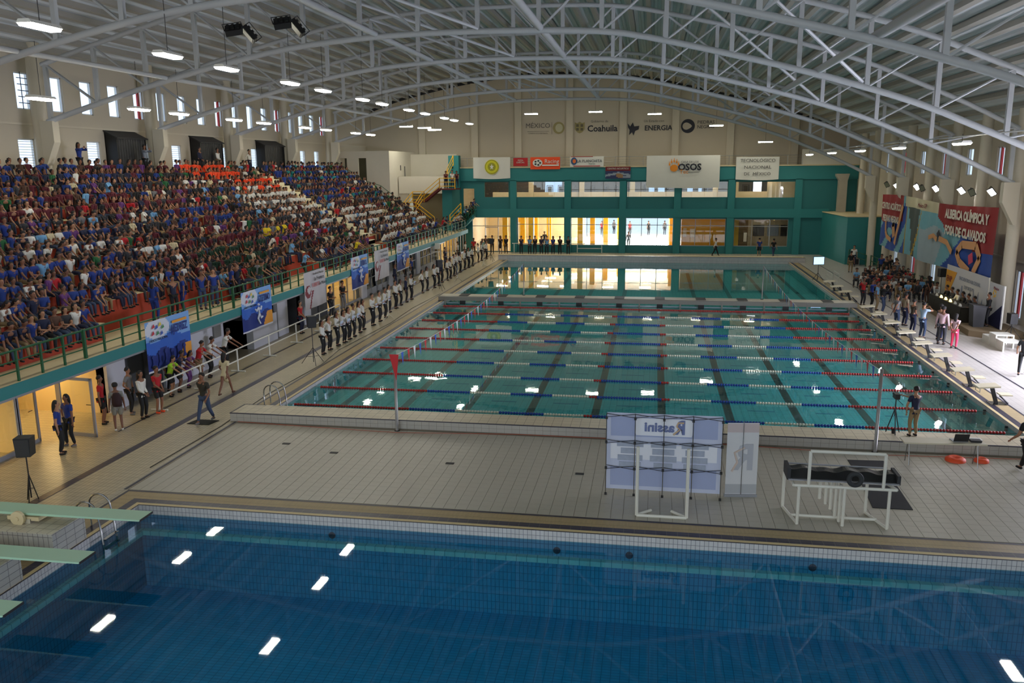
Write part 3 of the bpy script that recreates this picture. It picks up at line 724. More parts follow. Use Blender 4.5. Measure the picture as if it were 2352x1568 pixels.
# upper rooms: low cream inner wall, columns, dark gym equipment and mirrors behind
b = MB(); b.box(-3.6, 26.6, 60.2, 60.3, 4.6, 5.95); struct(b.obj('wall_upper_low', ROOMW))
for x in (0.5, 5.8, 11.0, 19.3, 21.3): struct(MB().box(x - 0.25, x + 0.25, 60.0, 60.4, 4.6, 8.1).obj('wall_upper_column', ROOMW))
struct(MB().box(24.2, 26.9, 59.0, 59.1, 4.6, 8.1).obj('wall_upper_cream', ROOMW))
GY = mat('gym_dark', (48, 50, 56), 0.5); GB = mat('gym_blue', (70, 110, 150), 0.5)
for k, x in enumerate((2.3, 3.4, 6.8, 8.2, 9.3, 12.2, 13.4, 14.5, 17.4, 18.4, 22.4, 23.4)):
    t = thing('exercise_machine', 'dark exercise machine behind the upper windows, %s from the left' % ordn(k), 'gym machine', (x, 61.6 + 0.8 * (k % 2), 4.6), 0.3 * k, 'gym machines on the upper floor')
    b = MB(); b.box(-0.45, 0.45, -0.3, 0.3, 0, 0.15); b.tube([(-0.35, 0, 0.1), (-0.3, 0, 2.0), (0.3, 0, 2.0), (0.35, 0, 0.1)], 0.05, 6); b.obj('frame', GY, t)
    MB().box(-0.2, 0.2, -0.15, 0.15, 0.6, 1.9).obj('weight_stack', BLACK, t); MB().box(-0.3, 0.3, -0.5, -0.2, 0.75, 0.88).obj('seat', GY, t)
for k, (x0, x1) in enumerate(((1.0, 2.9), (12.6, 14.6), (16.8, 19.0))):
    struct(MB().box(x0, x1, 67.9, 68.0, 5.2, 7.4).obj('window_%d' % (200 + k), mat('far_window_blue', (150, 186, 230), 0.3, emit=0.8)))
struct(MB().box(23.2, 24.0, 62.0, 62.1, 5.4, 7.0).obj('window_204', mat('bright_window', (240, 246, 255), 0.3, emit=2.5)))
# glazing with mullions
MUL = mat('mullion_grey', (150, 152, 150), 0.4, metal=0.3)
for k, (a, b_, z0, z1) in enumerate(gh):
    t = MB(); n = 3
    for i in range(n + 1):
        x = a + (b_ - a) * i / n; t.box(x - 0.03, x + 0.03, EY + 0.1, EY + 0.16, z0, z1)
    for z in (z0 + 0.03, z0 + (z1 - z0) * 0.74, z1 - 0.03): t.box(a, b_, EY + 0.1, EY + 0.16, z - 0.03, z + 0.03)
    o = struct(t.obj('window_%d' % (100 + k), MUL))
    for i in range(n):
        xa, xb = a + (b_ - a) * i / n + 0.03, a + (b_ - a) * (i + 1) / n - 0.03
        for (za, zb) in ((z0 + .06, z0 + (z1 - z0) * 0.74 - .03), (z0 + (z1 - z0) * 0.74 + .03, z1 - .06)):
            MB().box(xa, xb, EY + 0.125, EY + 0.135, za, zb).obj('pane', GLASS, o)
for k, (a, b_, z0, z1) in enumerate(uh + ld_):
    o = struct(MB().box(a, b_, EY + 0.12, EY + 0.13, z0, z1).obj('window_%d' % (110 + k), GLASS))
struct(MB().box(-3.6, -3.55, EY + 0.05, EY + 0.2, D, 2.6).obj('door_1', ALU)); struct(MB().box(-2.3, -2.25, EY + 0.05, EY + 0.2, D, 2.6).obj('door_2', ALU)); struct(MB().box(-3.6, -2.25, EY + 0.05, EY + 0.2, 2.55, 2.62).obj('trim_20', ALU))
# posters and tables in the hall
PAPER = mat('white_paper', (226, 224, 214), 0.7)
for k, (x, y, z, w, h, m) in enumerate(((-3.3, 74.95, 1.9, 1.0, 1.5, YEL), (17.0, 61.95, 1.2, 0.55, 0.9, PAPER), (20.6, 61.95, 1.2, 0.4, 0.9, PAPER), (22.2, 59.45, 1.0, 0.3, 0.9, PAPER), (16.3, 61.95, 1.25, 0.35, 0.9, PAPER))):
    o = MB().box(x, x + w, y - 0.02, y, z, z + h).obj('wall_poster', m); tag(o, ['yellow notice on the hall back wall at left', 'white sheet on yellow wall near the partition', 'white sheet on yellow wall at its right end', 'white sheet on the brown panel', 'narrow white sheet at the left end of yellow wall'][k], 'poster')
for k, (x, m) in enumerate(((23.2, DARK), (24.6, mat('photo_grey', (120, 130, 145), 0.5)), (25.9, DARK))):
    o = MB().box(x, x + 1.1, 60.44, 60.5, 1.5, 2.6).obj('wall_photo', m); tag(o, 'dark framed picture on the inner hall wall, %s from left' % ordn(k), 'picture', 'pictures on the inner hall wall')
# outdoor ground, trees and people beyond the hall
struct(slab('ground_outside', [(-40, 60, 75.2, 130), (XR + 0.3, 80, -40, 75.2), (-70, XL - 0.4, -40, 75.2)], mat('outside_paving', (226, 226, 222), 0.8), -0.3, 0.05))
LEAF = mat('foliage', (96, 140, 84), 0.8, var=0.3, vscale=2)
def tree(x, y, h, lab):
    t = thing('tree', lab, 'tree', (x, y, 0.05)); rr = random.Random(int(x * 7 + y))
    MB().tube([(0, 0, 0), (0.05, 0, h * 0.3), (0.1, 0.1, h * 0.55)], 0.16, 7, r2=0.08).obj('trunk', mat('bark', (90, 74, 60), 0.9), t)
    b = MB()
    for i in range(420):
        a, c_ = rr.random() * 2 * PI, rr.uniform(-1, 1); r_ = (rr.random() ** 0.4) * h * 0.3; s = math.sqrt(1 - c_ * c_)
        p = Vector((r_ * s * math.cos(a), r_ * s * math.sin(a), h * 0.68 + r_ * c_)); u = Vector((rr.uniform(-1, 1), rr.uniform(-1, 1), rr.uniform(-1, 1))).normalized() * 0.22; v = u.orthogonal().normalized() * 0.16
        b.quad(p - u, p - v, p + u, p + v)
    o = b.obj('crown', LEAF, t)
for k, (x, y, h) in enumerate(((44, 22, 9.5), (50, 40, 10.5), (46, 31, 8.5), (54, 55, 12))): tree(x, y, h, 'leafy tree outside the right windows, %s in distance' % ordn([0, 2, 1, 3][k]))
for k, (x, y, h) in enumerate(((-3, 92, 6), (20, 96, 6.5))): tree(x, y, h, 'leafy tree outside behind the hall, %s side' % ('left' if k == 0 else 'right'))
# terrace railing
t = thing('terrace_railing', 'thin grey railing along the top of the teal building', 'railing', (0, EY - 0.285, 8.56))
for z in (0.2, 0.4, 0.6, 0.88): MB().tube([(-6.6, 0, z), (26.8, 0, z)], 0.012 if z < 0.8 else 0.025, 6).obj('rail', MUL, t)
pm_ = MB().box(-0.02, 0.02, -0.02, 0.02, 0, 0.9).mesh('post', MUL)
for k in range(26): inst('post', pm_, t, (-6.6 + 1.336 * k, 0, 0))
o = MB().box(26.8, 32.0, EY, EY + 0.15, 8.45, 9.95).obj('wall_terrace_white', WALLW); struct(o)
# duct at right
t = thing('wall_duct', 'pale square duct standing on the ledge right of teal wall', 'duct', (30.3, 54.6, 4.2))
MB().box(-0.35, 0.4, -0.3, 0.3, 0, 2.9).obj('riser', mat('duct_metal', (168, 160, 142), 0.5, var=0.1), t)
MB().prism([(-0.35, 2.9), (0.4, 2.9), (0.55, 3.5), (-0.6, 3.5), (-0.6, 3.3)], 'y', -0.35, 0.35).obj('bend', mat('duct_metal', (168, 160, 142)), t)
# teal block in front at right
b = MB(); b.prism([(28.9, EY), (29.1, 53.0), (29.5, 47.6), (XR, 47.6), (XR, EY)], 'z', D, 4.15); o = struct(b.obj('wall_teal_block', TEAL))
b = MB(); b.prism([(28.85, EY), (29.05, 52.98), (29.45, 47.55), (XR, 47.55), (XR, EY)], 'z', 4.15, 4.22); b.obj('cap', CREAMC, o)
MB().box(29.57, 29.62, 48.5, 48.6, 1.3, 1.45).obj('wall_socket', PVC, o)
# logos on the gable
LG = mat('logo_grey', (96, 92, 86), 0.6); LK = mat('logo_dark', (26, 28, 40), 0.6); LO = mat('logo_gold', (150, 138, 84), 0.5)
up = (R(90), 0, 0)
gy = YF - 0.04
def sign(name, lab, x):
    return thing(name, lab, 'sign', (x, gy, 12.4))
t = sign('wall_sign', 'dark capital letters reading MÉXICO beside a golden round crest', 1.3)
text('lettering', 'MÉXICO', 0.68, (-0.05, 0, 0.25), up, LG, t); MB().box(-1.15, 1.1, -0.01, 0, -0.33, -0.3).obj('rule', LG, t); MB().box(1.38, 1.41, -0.01, 0, -0.6, 0.6).obj('divider', LG, t)
text('small_lettering', 'GOBIERNO DE LA REPÚBLICA', 0.15, (-0.05, 0, -0.5), up, LG, t)
b = MB(); b.prism([(0.6 * math.cos(a), 0.6 * math.sin(a)) for a in np.linspace(0, 2 * PI, 29)[:-1]], 'y', -0.03, 0); b.prism([(0.38 * math.cos(a) + .04, 0.42 * math.sin(a)) for a in np.linspace(0, 2 * PI, 17)[:-1]], 'y', -0.06, -0.03, 1)
b.obj('crest', [LO, mat('crest_pale', (190, 186, 150), 0.5)], t, loc=(2.1, 0, 0.02))
t = sign('wall_sign', 'golden shield crest beside dark letters reading Coahuila', 7.9)
b = MB(); b.prism([(-0.5, 0.45), (-0.5, -0.25), (-0.25, -0.55), (0, -0.65), (0.25, -0.55), (0.5, -0.25), (0.5, 0.45), (0.25, 0.35), (0, 0.5), (-0.25, 0.35)], 'y', -0.03, 0)
for (p, q) in ((-0.22, 0.12), (0.22, 0.12), (-0.22, -0.25), (0.22, -0.25)): b.box(p - 0.13, p + 0.13, -0.05, -0.03, q - 0.13, q + 0.13, 1)
b.obj('crest', [LO, mat('crest_brown', (92, 84, 52), 0.5)], t, loc=(-2.35, 0, 0.1))
text('lettering', 'Coahuila', 0.86, (-0.05, 0, -0.12), up, LK, t, bold=0.02); text('small_lettering', 'Gobierno de', 0.34, (-0.35, 0, 0.6), up, LG, t)
t = sign('wall_sign', 'dark angular figure emblem beside letters reading ENERGIA', 13.0)
b = MB(); b.prism([(-0.6, 0.45), (-0.35, 0.15), (-0.1, 0.55), (0.05, 0.15), (0.55, 0.2), (0.5, -0.15), (0.15, -0.3), (0.0, -0.75), (-0.15, -0.4), (-0.45, -0.7), (-0.4, -0.2), (-0.55, 0.05)], 'y', -0.03, 0); b.obj('emblem', LK, t, loc=(-2.0, 0, -0.1))
text('lettering', 'ENERGIA', 0.68, (0.45, 0, -0.15), up, LK, t, bold=0.015); text('small_lettering', 'Un Estado con', 0.34, (0.0, 0, 0.55), up, LG, t)
t = sign('wall_sign', 'dark ring emblem beside small letters reading PIEDRAS NEGRAS', 17.9)
b = MB()
for i in range(32):
    a, c_ = 2 * PI * i / 32, 2 * PI * (i + 1) / 32; w0, w1 = 0.28 + 0.12 * math.sin(a * 1.5), 0.28 + 0.12 * math.sin(c_ * 1.5)
    b.prism([(0.68 * math.cos(a), 0.68 * math.sin(a)), (0.68 * math.cos(c_), 0.68 * math.sin(c_)), ((0.68 - w1) * math.cos(c_), (0.68 - w1) * math.sin(c_)), ((0.68 - w0) * math.cos(a), (0.68 - w0) * math.sin(a))], 'y', -0.03, 0)
b.obj('emblem', LK, t, loc=(-1.55, 0, 0)); text('lettering', 'PIEDRAS\nNEGRAS', 0.45, (0.2, 0, 0.12), up, LK, t)
# banners along the terrace
def cloth(name, w, h, m, parent, amp=0.04, nx=24, nz=8, sag=0.0, seed=0, y0=0, uvcol=None):
    rr = random.Random(seed); ph = [rr.uniform(0, 6) for _ in range(4)]; b = MB(); n0 = 0
    def P(i, j):
        u, v = i / nx, j / nz
        return ((u - 0.5) * w, y0 - amp * math.sin(u * 9 + ph[0] + v) * (0.3 + v) * 0.6 - amp * 0.5 * math.sin(u * 21 + ph[1]), -v * h - sag * v * math.sin(u * PI * 2 + ph[2]) * 0.5 * 0.3 - sag * 4 * u * (1 - u) * v * 0.5)
    for i in range(nx + 1):
        for j in range(nz + 1): b.v.append(P(i, j))
    for i in range(nx):
        for j in range(nz):
            k = i * (nz + 1) + j; b.f.append((k, k + nz + 1, k + nz + 2, k + 1)); b.mi.append(uvcol(i / nx, j / nz) if uvcol else 0)
    return b.obj(name, m, parent, True)
WHC = mat('white_cloth', (216, 214, 204), 0.8, var=0.03)
BY = EY - 0.33
def banner(lab, xa, xb, zt, zb, m, **k):
    t = thing('hanging_banner', lab, 'banner', ((xa + xb) / 2, BY - 1.1 * k.get('amp', 0.04), zt)); cloth('cloth', xb - xa, zt - zb, m, t, **k); return t
t = banner('white sheet with round yellow star seal at the left end of terrace', -4.63, -0.9, 9.5, 7.45, WHC, seed=1, sag=0.1)
SEAL = mat('seal_yellow', (206, 200, 30), 0.6)
b = MB(); b.prism([(0.72 * math.cos(a), 0.72 * math.sin(a)) for a in np.linspace(0, 2 * PI, 33)[:-1]], 'y', -0.01, 0)
b.prism([(0.66 * math.cos(a), 0.66 * math.sin(a)) for a in np.linspace(0, 2 * PI, 33)[:-1]], 'y', -0.02, -0.01, 1); b.prism([(0.62 * math.cos(a), 0.62 * math.sin(a)) for a in np.linspace(0, 2 * PI, 33)[:-1]], 'y', -0.03, -0.02, 0)
b.prism([(0.4 * math.cos(a), 0.4 * math.sin(a)) for a in np.linspace(0, 2 * PI, 25)[:-1]], 'y', -0.035, -0.03, 2)
st = [((0.22 if k % 2 == 0 else 0.1) * math.sin(k * PI / 5), (0.3 if k % 2 == 0 else 0.13) * math.cos(k * PI / 5)) for k in range(10)]
b.prism(st, 'y', -0.05, -0.035, 3); b.obj('seal', [SEAL, mat('seal_dark', (90, 90, 20), 0.6), mat('seal_olive', (150, 148, 24), 0.6), WHC], t, loc=(0.03, -0.09, -0.93))
t = banner('small red banner with white lettering beside the round-seal sheet', -0.58, 0.85, 9.42, 8.62, mat('banner_red', (176, 30, 34), 0.7), amp=0.01, seed=2)
text('lettering', 'PIZZA\nESPECIAL', 0.2, (0, -0.03, -0.35), up, WHC, t)
t = banner('orange banner with a white ball design and lettering', 1.12, 4.05, 9.47, 8.3, mat('banner_orange', (232, 76, 24), 0.7), amp=0.015, seed=3)
b = MB(); b.prism([(0.48 * math.cos(a), 0.36 * math.sin(a)) for a in np.linspace(0, 2 * PI, 25)[:-1]], 'y', -0.01, 0)
for q in range(5): b.prism([(0.12 * math.cos(a) + 0.25 * math.cos(q * 1.257), 0.1 * math.sin(a) + 0.2 * math.sin(q * 1.257)) for a in np.linspace(0, 2 * PI, 6)[:-1]], 'y', -0.02, -0.01, 1)
b.obj('ball_design', [WHC, BLACK], t, loc=(-0.75, -0.04, -0.55)); text('lettering', 'Racing', 0.55, (0.65, -0.05, -0.42), (R(90), 0, 0), WHC, t); MB().box(-0.3, 1.35, -0.05, -0.04, -0.85, -0.72).obj('stripe', WHC, t)
t = banner('white banner reading LA PLANCHITA with a round logo', 5.03, 8.3, 9.5, 8.5, WHC, amp=0.01, seed=4)
text('lettering', 'LA PLANCHITA', 0.36, (0.25, -0.03, -0.45), up, LK, t); text('small_lettering', 'Express', 0.2, (0.5, -0.03, -0.7), up, mat('green_ink', (30, 90, 60), 0.6), t)
b = MB(); b.prism([(0.3 * math.cos(a), 0.36 * math.sin(a)) for a in np.linspace(0, 2 * PI, 21)[:-1]], 'y', -0.02, 0); b.prism([(0.16 * math.cos(a) + .03, 0.2 * math.sin(a)) for a in np.linspace(0, 2 * PI, 13)[:-1]], 'y', -0.03, -0.02, 1); b.obj('round_logo', [mat('logo_blue', (50, 80, 120), 0.6), mat('logo_orange', (220, 110, 40), 0.6)], t, loc=(-1.25, -0.03, -0.45))
MB().box(-1.3, 1.3, -0.03, -0.02, -0.95, -0.88).obj('stripe', mat('banner_red', (176, 30, 34)), t); MB().box(-1.55, 0.6, -0.03, -0.02, -0.05, 0.0).obj('stripe', mat('banner_red', (176, 30, 34)), t)
t = banner('dark red and blue sports banner hung below the terrace edge', 8.48, 10.9, 8.5, 7.35, [mat('maroon_print', (110, 24, 30), 0.7), mat('navy_print', (44, 54, 92), 0.7), mat('grey_print', (140, 150, 160), 0.7), mat('ochre_print', (150, 116, 80), 0.7)], amp=0.02, seed=5, nx=30, nz=14,
   uvcol=lambda u, v: 0 if v < 0.35 else (3 if abs(u - 0.55) < 0.14 and v > 0.45 and abs(v - 0.7 - 0.3 * (u - .5)) < 0.16 else (2 if abs(v - 0.5 - 0.4 * abs(u - 0.5)) < 0.09 or (u > .6 and .75 < v < .86) else 1)))
text('lettering', 'CENTRO ACUÁTICO', 0.22, (0, -0.05, -0.2), up, WHC, t)
t = banner('large white sheet with orange paw and letters OSOS', 12.43, 19.3, 9.5, 6.5, WHC, amp=0.06, seed=6, sag=0.15)
b = MB(); OR = mat('paw_orange', (230, 140, 30), 0.6)
b.prism([(0.36 * math.cos(a), 0.3 * math.sin(a) - 0.2 - (0.06 if math.sin(a) < 0 else 0)) for a in np.linspace(0, 2 * PI, 25)[:-1]], 'y', -0.02, 0)
for q, (px, pz) in enumerate(((-0.42, 0.12), (-0.24, 0.34), (0.0, 0.42), (0.24, 0.34), (0.42, 0.12))):
    b.prism([(px + 0.08 * math.cos(a), pz + 0.13 * math.sin(a)) for a in np.linspace(0, 2 * PI, 13)[:-1]], 'y', -0.02, 0); b.poly([(px - 0.05, -0.02, pz + 0.14), (px + 0.05, -0.02, pz + 0.14), (px * 1.1, -0.02, pz + 0.32)])
b.obj('paw_print', OR, t, loc=(-0.85, -0.1, -0.95)); text('lettering', 'OSOS', 0.85, (0.62, -0.1, -1.12), up, LK, t, bold=0.03); text('small_lettering', 'CASA DE LOS', 0.27, (0.62, -0.1, -0.62), up, LK, t); text('orange_lettering', 'Tec', 0.55, (0.1, -0.12, -1.55), up, OR, t); text('small_lettering', 'PIEDRAS NEGRAS', 0.13, (1.0, -0.1, -1.6), up, LG, t)
t = banner('white sheet reading TECNOLÓGICO NACIONAL DE MÉXICO', 20.79, 24.72, 9.3, 7.2, WHC, amp=0.04, seed=7, sag=0.12)
for q, s in enumerate(('TECNOLÓGICO', 'NACIONAL', 'DE  MÉXICO')): text('lettering', s, 0.42, (0, -0.09, -0.35 - 0.62 * q), up, mat('grey_ink', (66, 66, 66), 0.7), t, sx=1.05 if q != 1 else 1.15).location.y -= 0.07
# white rail along the far end
t = thing('pipe_barrier', 'low white pipe barrier in front of the far hall windows', 'barrier', (0, 54.4, D))
for x in (-0.4, 1.75, 3.6, 5.9, 8.3): MB().tube([(x, 0, 0), (x, 0, 1.0)], 0.035, 8).obj('post', PVC, t)
MB().tube([(-0.6, 0, 1.0), (8.3, 0, 1.0)], 0.035, 8).obj('rail', PVC, t); MB().tube([(5.9, 0, 0.55), (8.3, 0, 0.55)], 0.03, 8).obj('rail', PVC, t)

# ------------------------------------------------------------------ stand: concrete steps, walkway, rooms beneath
S0, SZ, RUN, RISE, NR = -7.3, 3.65, 0.8, 0.46, 11
SY0, SY1 = -26.0, 48.5
b = MB()
for k in range(NR):
    x1 = S0 - RUN * k; x0 = x1 - RUN if k < NR - 1 else XL; zt = SZ + RISE * k
    zb = 2.3 if k == 0 else zt - RISE - 0.25
    b.box(x0 - (0.02 if k < NR - 1 else 0), x1, SY0, SY1, zb, zt - 0.012, 0)
st_ = struct(b.obj('floor_stand', RED))
for k in range(NR):
    x1 = S0 - RUN * k; x0 = x1 - RUN if k < NR - 1 else XL; zt = SZ + RISE * k
    o = MB().box(x0, x1 + 0.02, SY0, SY1, zt - 0.012, zt).obj('step_tread', CREAMC, st_)
BEN = [(SY0, -0.75), (8.2, 15.0), (19.3, 29.3), (32.2, 47.5)]
for a, c_ in BEN: MB().box(-7.3, -6.4, a, c_, 2.5, 3.1).obj('lower_bench', RED, st_); MB().box(-7.3, -6.38, a, c_, 3.1, 3.115).obj('bench_top', CREAMC, st_)
# cream stair aisles
for ya in (30.1, 2.6, -11):
    b = MB()
    for k in range(NR * 2 - 2):
        x1 = S0 + 0.35 - RUN / 2 * k; b.box(x1 - RUN / 2 - 0.02, x1, ya, ya + 1.3, SZ + RISE / 2 * (k) - 0.5, SZ + RISE / 2 * k + 0.01 - (0.23 if k == 0 else 0.0))
    b.box(S0 + .35, S0 + .75, ya, ya + 1.3, 2.5, 3.1); b.box(S0 + .0, S0 + .35, ya, ya + 1.3, 2.5, 3.4)
    if ya > 20: b.obj('stair_aisle', mat('cream_stair', (214, 204, 170), 0.7), st_)
    else: pass
# walkway slab with the teal fascia; it swings out over the far corner
WK = [(-4.95, SY0), (-4.95, 44.5), (-5.0, 50.0), (-5.1, 54.4), (-5.6, EY), (-7.4, EY), (-7.4, SY0)]
b = MB(); b.prism(WK, 'z', 2.28, 2.5); struct(b.obj('floor_walkway', CREAMC))
b = MB()
for i in range(4):
    (xa, ya), (xb, yb) = WK[i], WK[i + 1]
    n_ = Vector((yb - ya, -(xb - xa), 0)).normalized() * 0.04
    b.poly([(xa + n_.x, ya + n_.y, 2.14), (xb + n_.x, yb + n_.y, 2.14), (xb + n_.x, yb + n_.y, 2.5), (xa + n_.x, ya + n_.y, 2.5)]); b.poly([(xa, ya, 2.5), (xa + n_.x, ya + n_.y, 2.5), (xb + n_.x, yb + n_.y, 2.5), (xb, yb, 2.5)])
    b.poly([(xa, ya, 2.14), (xb, yb, 2.14), (xb + n_.x, yb + n_.y, 2.14), (xa + n_.x, ya + n_.y, 2.14)])
struct(b.obj('trim_fascia', TEAL))
b = MB(); b.box(-5.06, -4.97, SY0, 44.5, 2.05, 2.14); struct(b.obj('trim_soffit', ALU))
# green railing
t = thing('stand_railing', 'dark green three-bar railing along the front of the stand', 'railing', (0, 0, 2.5))
pts = [(-5.05, SY0 + 12), (-5.05, 44.4), (-5.1, 50.0), (-5.2, 54.3)]
for z, r in ((0.93, 0.035), (0.62, 0.022), (0.32, 0.022)): MB().tube([(x, y, z) for x, y in pts], r, 6).obj('rail', GREEN, t)
po = MB().box(-0.03, 0.03, -0.03, 0.03, 0, 0.93).mesh('post', GREEN); pot = MB().box(-0.045, 0.045, -0.045, 0.045, 0, 0.97).mesh('post', GREEN)
y = -13.71; k = 0
while y < 44.4: inst('post', pot if k % 5 == 0 else po, t, (-5.05, y, 0)); y += 1.0; k += 1
b = MB(); b.prism([(-5.9, 2.2), (-4.4, 3.75), (-4.4, 4.1), (-5.9, 2.55)], 'y', 54.5, EY - 0.3); b.box(-5.9, -4.3, EY - 0.3, EY, 3.9, 4.1); struct(b.obj('floor_ramp', TEAL))
rp = thing('ramp_railing', 'green railing of the short ramp up to teal building door', 'railing', (0, 54.45, 0))
for dz in (0.95, 0.6, 0.3): MB().tube([(-5.5, 0, 2.75 + dz), (-4.4, 0, 3.9 + dz), (-4.35, 1.0, 4.0 + dz)], 0.03, 6).obj('rail', GREEN, rp)
for q in range(5): MB().box(-5.5 + 0.27 * q - 0.02, -5.5 + 0.27 * q + 0.02, -0.02, 0.02, 2.6 + 0.28 * q, 3.7 + 0.28 * q).obj('post', GREEN, rp)
for (x, y) in ((-5.07, 46.1), (-5.08, 47.5), (-5.1, 49.0), (-5.12, 50.5), (-5.15, 52.0), (-5.18, 53.5)): inst('post', po, t, (x, y, 0))
# handrail at the far end of the stand
t = thing('stair_handrail', 'dark green sloping handrail at the far end of the stand', 'railing', (0, 48.9, 0))
q = [(-17.0, 9.55), (-13.7, 7.4), (-12.2, 6.95), (-12.1, 6.9), (-9.2, 4.7), (-7.6, 3.6)]
for dz in (0, -0.45): MB().tube([(x, 0, z + dz) for x, z in q], 0.03, 6).obj('rail', GREEN, t)
for x, z in ((-16.9, 9.5), (-15.3, 8.45), (-13.7, 7.4), (-12.15, 6.9), (-10.6, 5.75), (-9.2, 4.7), (-7.6, 3.6)): MB().box(x - 0.025, x + 0.025, -0.025, 0.025, z - 1.1, z).obj('post', GREEN, t)
# white rooms at the far left corner
def box_wall(nm, x0, x1, y0, y1, z0, z1, m=None): return struct(MB().box(x0, x1, y0, y1, z0, z1).obj(nm, m or WALLW))
wall_holes('wall_corner_room', 'y', 51.0, 0.2, XL, -11.9, 2.3, 10.15, [(-16.9, -16.15, 7.0, 9.5), (-15.0, -14.2, 6.3, 9.5)], WALLW)
box_wall('wall_corner_side', -12.1, -11.9, 51.2, YF, 2.3, 10.15)
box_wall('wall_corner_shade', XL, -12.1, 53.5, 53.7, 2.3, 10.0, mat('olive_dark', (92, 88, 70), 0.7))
box_wall('wall_corner_box', -11.8, -7.2, 53.5, 55.2, 6.05, 7.7)
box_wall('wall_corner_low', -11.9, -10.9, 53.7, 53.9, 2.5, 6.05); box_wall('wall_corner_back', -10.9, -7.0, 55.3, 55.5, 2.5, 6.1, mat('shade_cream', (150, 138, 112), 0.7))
box_wall('wall_corner_upper', -12.0, -7.0, EY + 2.5, EY + 2.7, 5.5, 9.9)
box_wall('floor_corner', XL, -7.4, SY1, YF, 2.3, 2.5, CREAMC)
box_wall('wall_stair_teal', -7.1, -6.1, 52.3, EY, 2.5, 6.45, TEAL); box_wall('wall_teal_pier', -6.55, -6.0, 54.9, EY, 6.55, 9.7, TEAL)
SW = mat('socket_grey', (90, 88, 84), 0.6)
for k, (y, z) in enumerate(((54.5, 8.3), (55.9, 8.2))): tag(MB().box(-11.89, -11.83, y, y + 0.12, z - 0.6 * k, z + 0.5).obj('wall_conduit', SW), 'short dark conduit on the lit corner wall, %s' % ('nearer one' if k == 0 else 'farther one'), 'conduit')
# yellow staircase
t = thing('yellow_staircase', 'yellow railed stair with maroon treads beside the teal wall', 'staircase', (0, 52.3, 0))
def stairflight(x0, z0, x1, z1, n, y0, y1):
    for i in range(n):
        xa = x0 + (x1 - x0) * i / n; za = z0 + (z1 - z0) * (i + 1) / n; MB().box(min(xa, xa + (x1 - x0) / n), max(xa, xa + (x1 - x0) / n), y0, y1, za - 0.05, za).obj('stair_tread', MAROON, t)
    for yy in (y0, y1):
        b = MB(); b.prism([(x0, z0 - 0.1), (x1, z1 - 0.1), (x1, z1 + 0.15), (x0, z0 + 0.15)], 'y', yy - 0.03, yy + 0.03); b.obj('stringer', MAROON, t)
stairflight(-8.65, 5.35, -7.1, 6.55, 8, -1.0, -0.05)
stairflight(-7.4, 2.9, -9.2, 4.35, 9, -2.0, -1.1)
MB().box(-10.45, -9.2, -2.0, -0.1, 4.27, 4.35).obj('landing', MAROON, t); MB().box(-9.8, -8.6, -1.0, -0.05, 5.27, 5.35).obj('landing', MAROON, t); MB().box(-7.1, -5.5, -1.0, 1.2, 6.45, 6.55).obj('landing', MAROON, t)
stairflight(-9.25, 4.35, -9.75, 5.3, 5, -1.0, -0.1)
def yr(P, drop=0.75, posts=True):
    for dz in (0, -0.36, -drop): MB().tube([(p[0], p[1], p[2] + dz) for p in P], 0.035, 6).obj('handrail', YEL, t)
    for p in ((P[0], P[-1]) if posts else ()): MB().tube([(p[0], p[1], p[2]), (p[0], p[1], p[2] - 1.0)], 0.045, 6).obj('rail_post', YEL, t)
yr([(-8.62, -1.05, 6.3), (-7.06, -1.05, 7.55)]); yr([(-7.06, -1.05, 7.55), (-5.55, -1.05, 7.55)]); yr([(-9.75, -1.05, 6.3), (-8.62, -1.05, 6.3)])
yr([(-10.45, -2.05, 5.32), (-9.2, -2.05, 5.32)]); yr([(-9.2, -2.05, 5.32), (-7.4, -2.05, 3.95)]); yr([(-9.2, -2.05, 5.3), (-8.75, -1.05, 6.3)], posts=False); yr([(-10.4, -2.0, 5.3), (-9.75, -1.05, 6.3)], posts=False)
yr([(-6.0, -1.5, 4.1), (-4.9, -1.5, 5.2)]); yr([(-6.9, 1.4, 8.4), (-6.3, 1.6, 9.7)])

# wall and rooms under the stand
WX = -5.65
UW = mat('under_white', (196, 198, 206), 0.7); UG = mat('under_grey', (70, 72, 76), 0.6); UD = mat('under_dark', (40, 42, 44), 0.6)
WARM = mat('warm_wall', (240, 216, 164), 0.7)
segs = [(-26, -6.3, 'glow'), (-6.3, -2.1, 'glow'), (-2.1, -1.05, 'white'), (-1.05, 1.4, 'dark'), (1.4, 3.9, 'white'), (3.9, 6.1, 'white'), (6.1, 8.6, 'darkopen'), (8.6, 11.2, 'whitebox'), (11.2, 11.6, 'darkopen'), (11.6, 12.8, 'white'),
        (12.8, 14.9, 'darkopen'), (14.9, 15.8, 'white'), (15.8, 18.4, 'dark'), (18.4, 24.2, 'glow'), (24.2, 25.2, 'white'), (25.2, 29.9, 'glassdark'), (29.9, 30.9, 'white'), (30.9, 37.4, 'glassdark'), (37.4, 38.4, 'white'), (38.4, 44.5, 'glassdark'), (44.5, EY, 'glow')]
glow = mat('under_lamp_glow', (255, 220, 150), 0.5, emit=34.0)
um = MB().box(-0.6, 0.6, -0.12, 0.12, -0.05, 0).mesh('ceiling_light', glow)
nn = 0
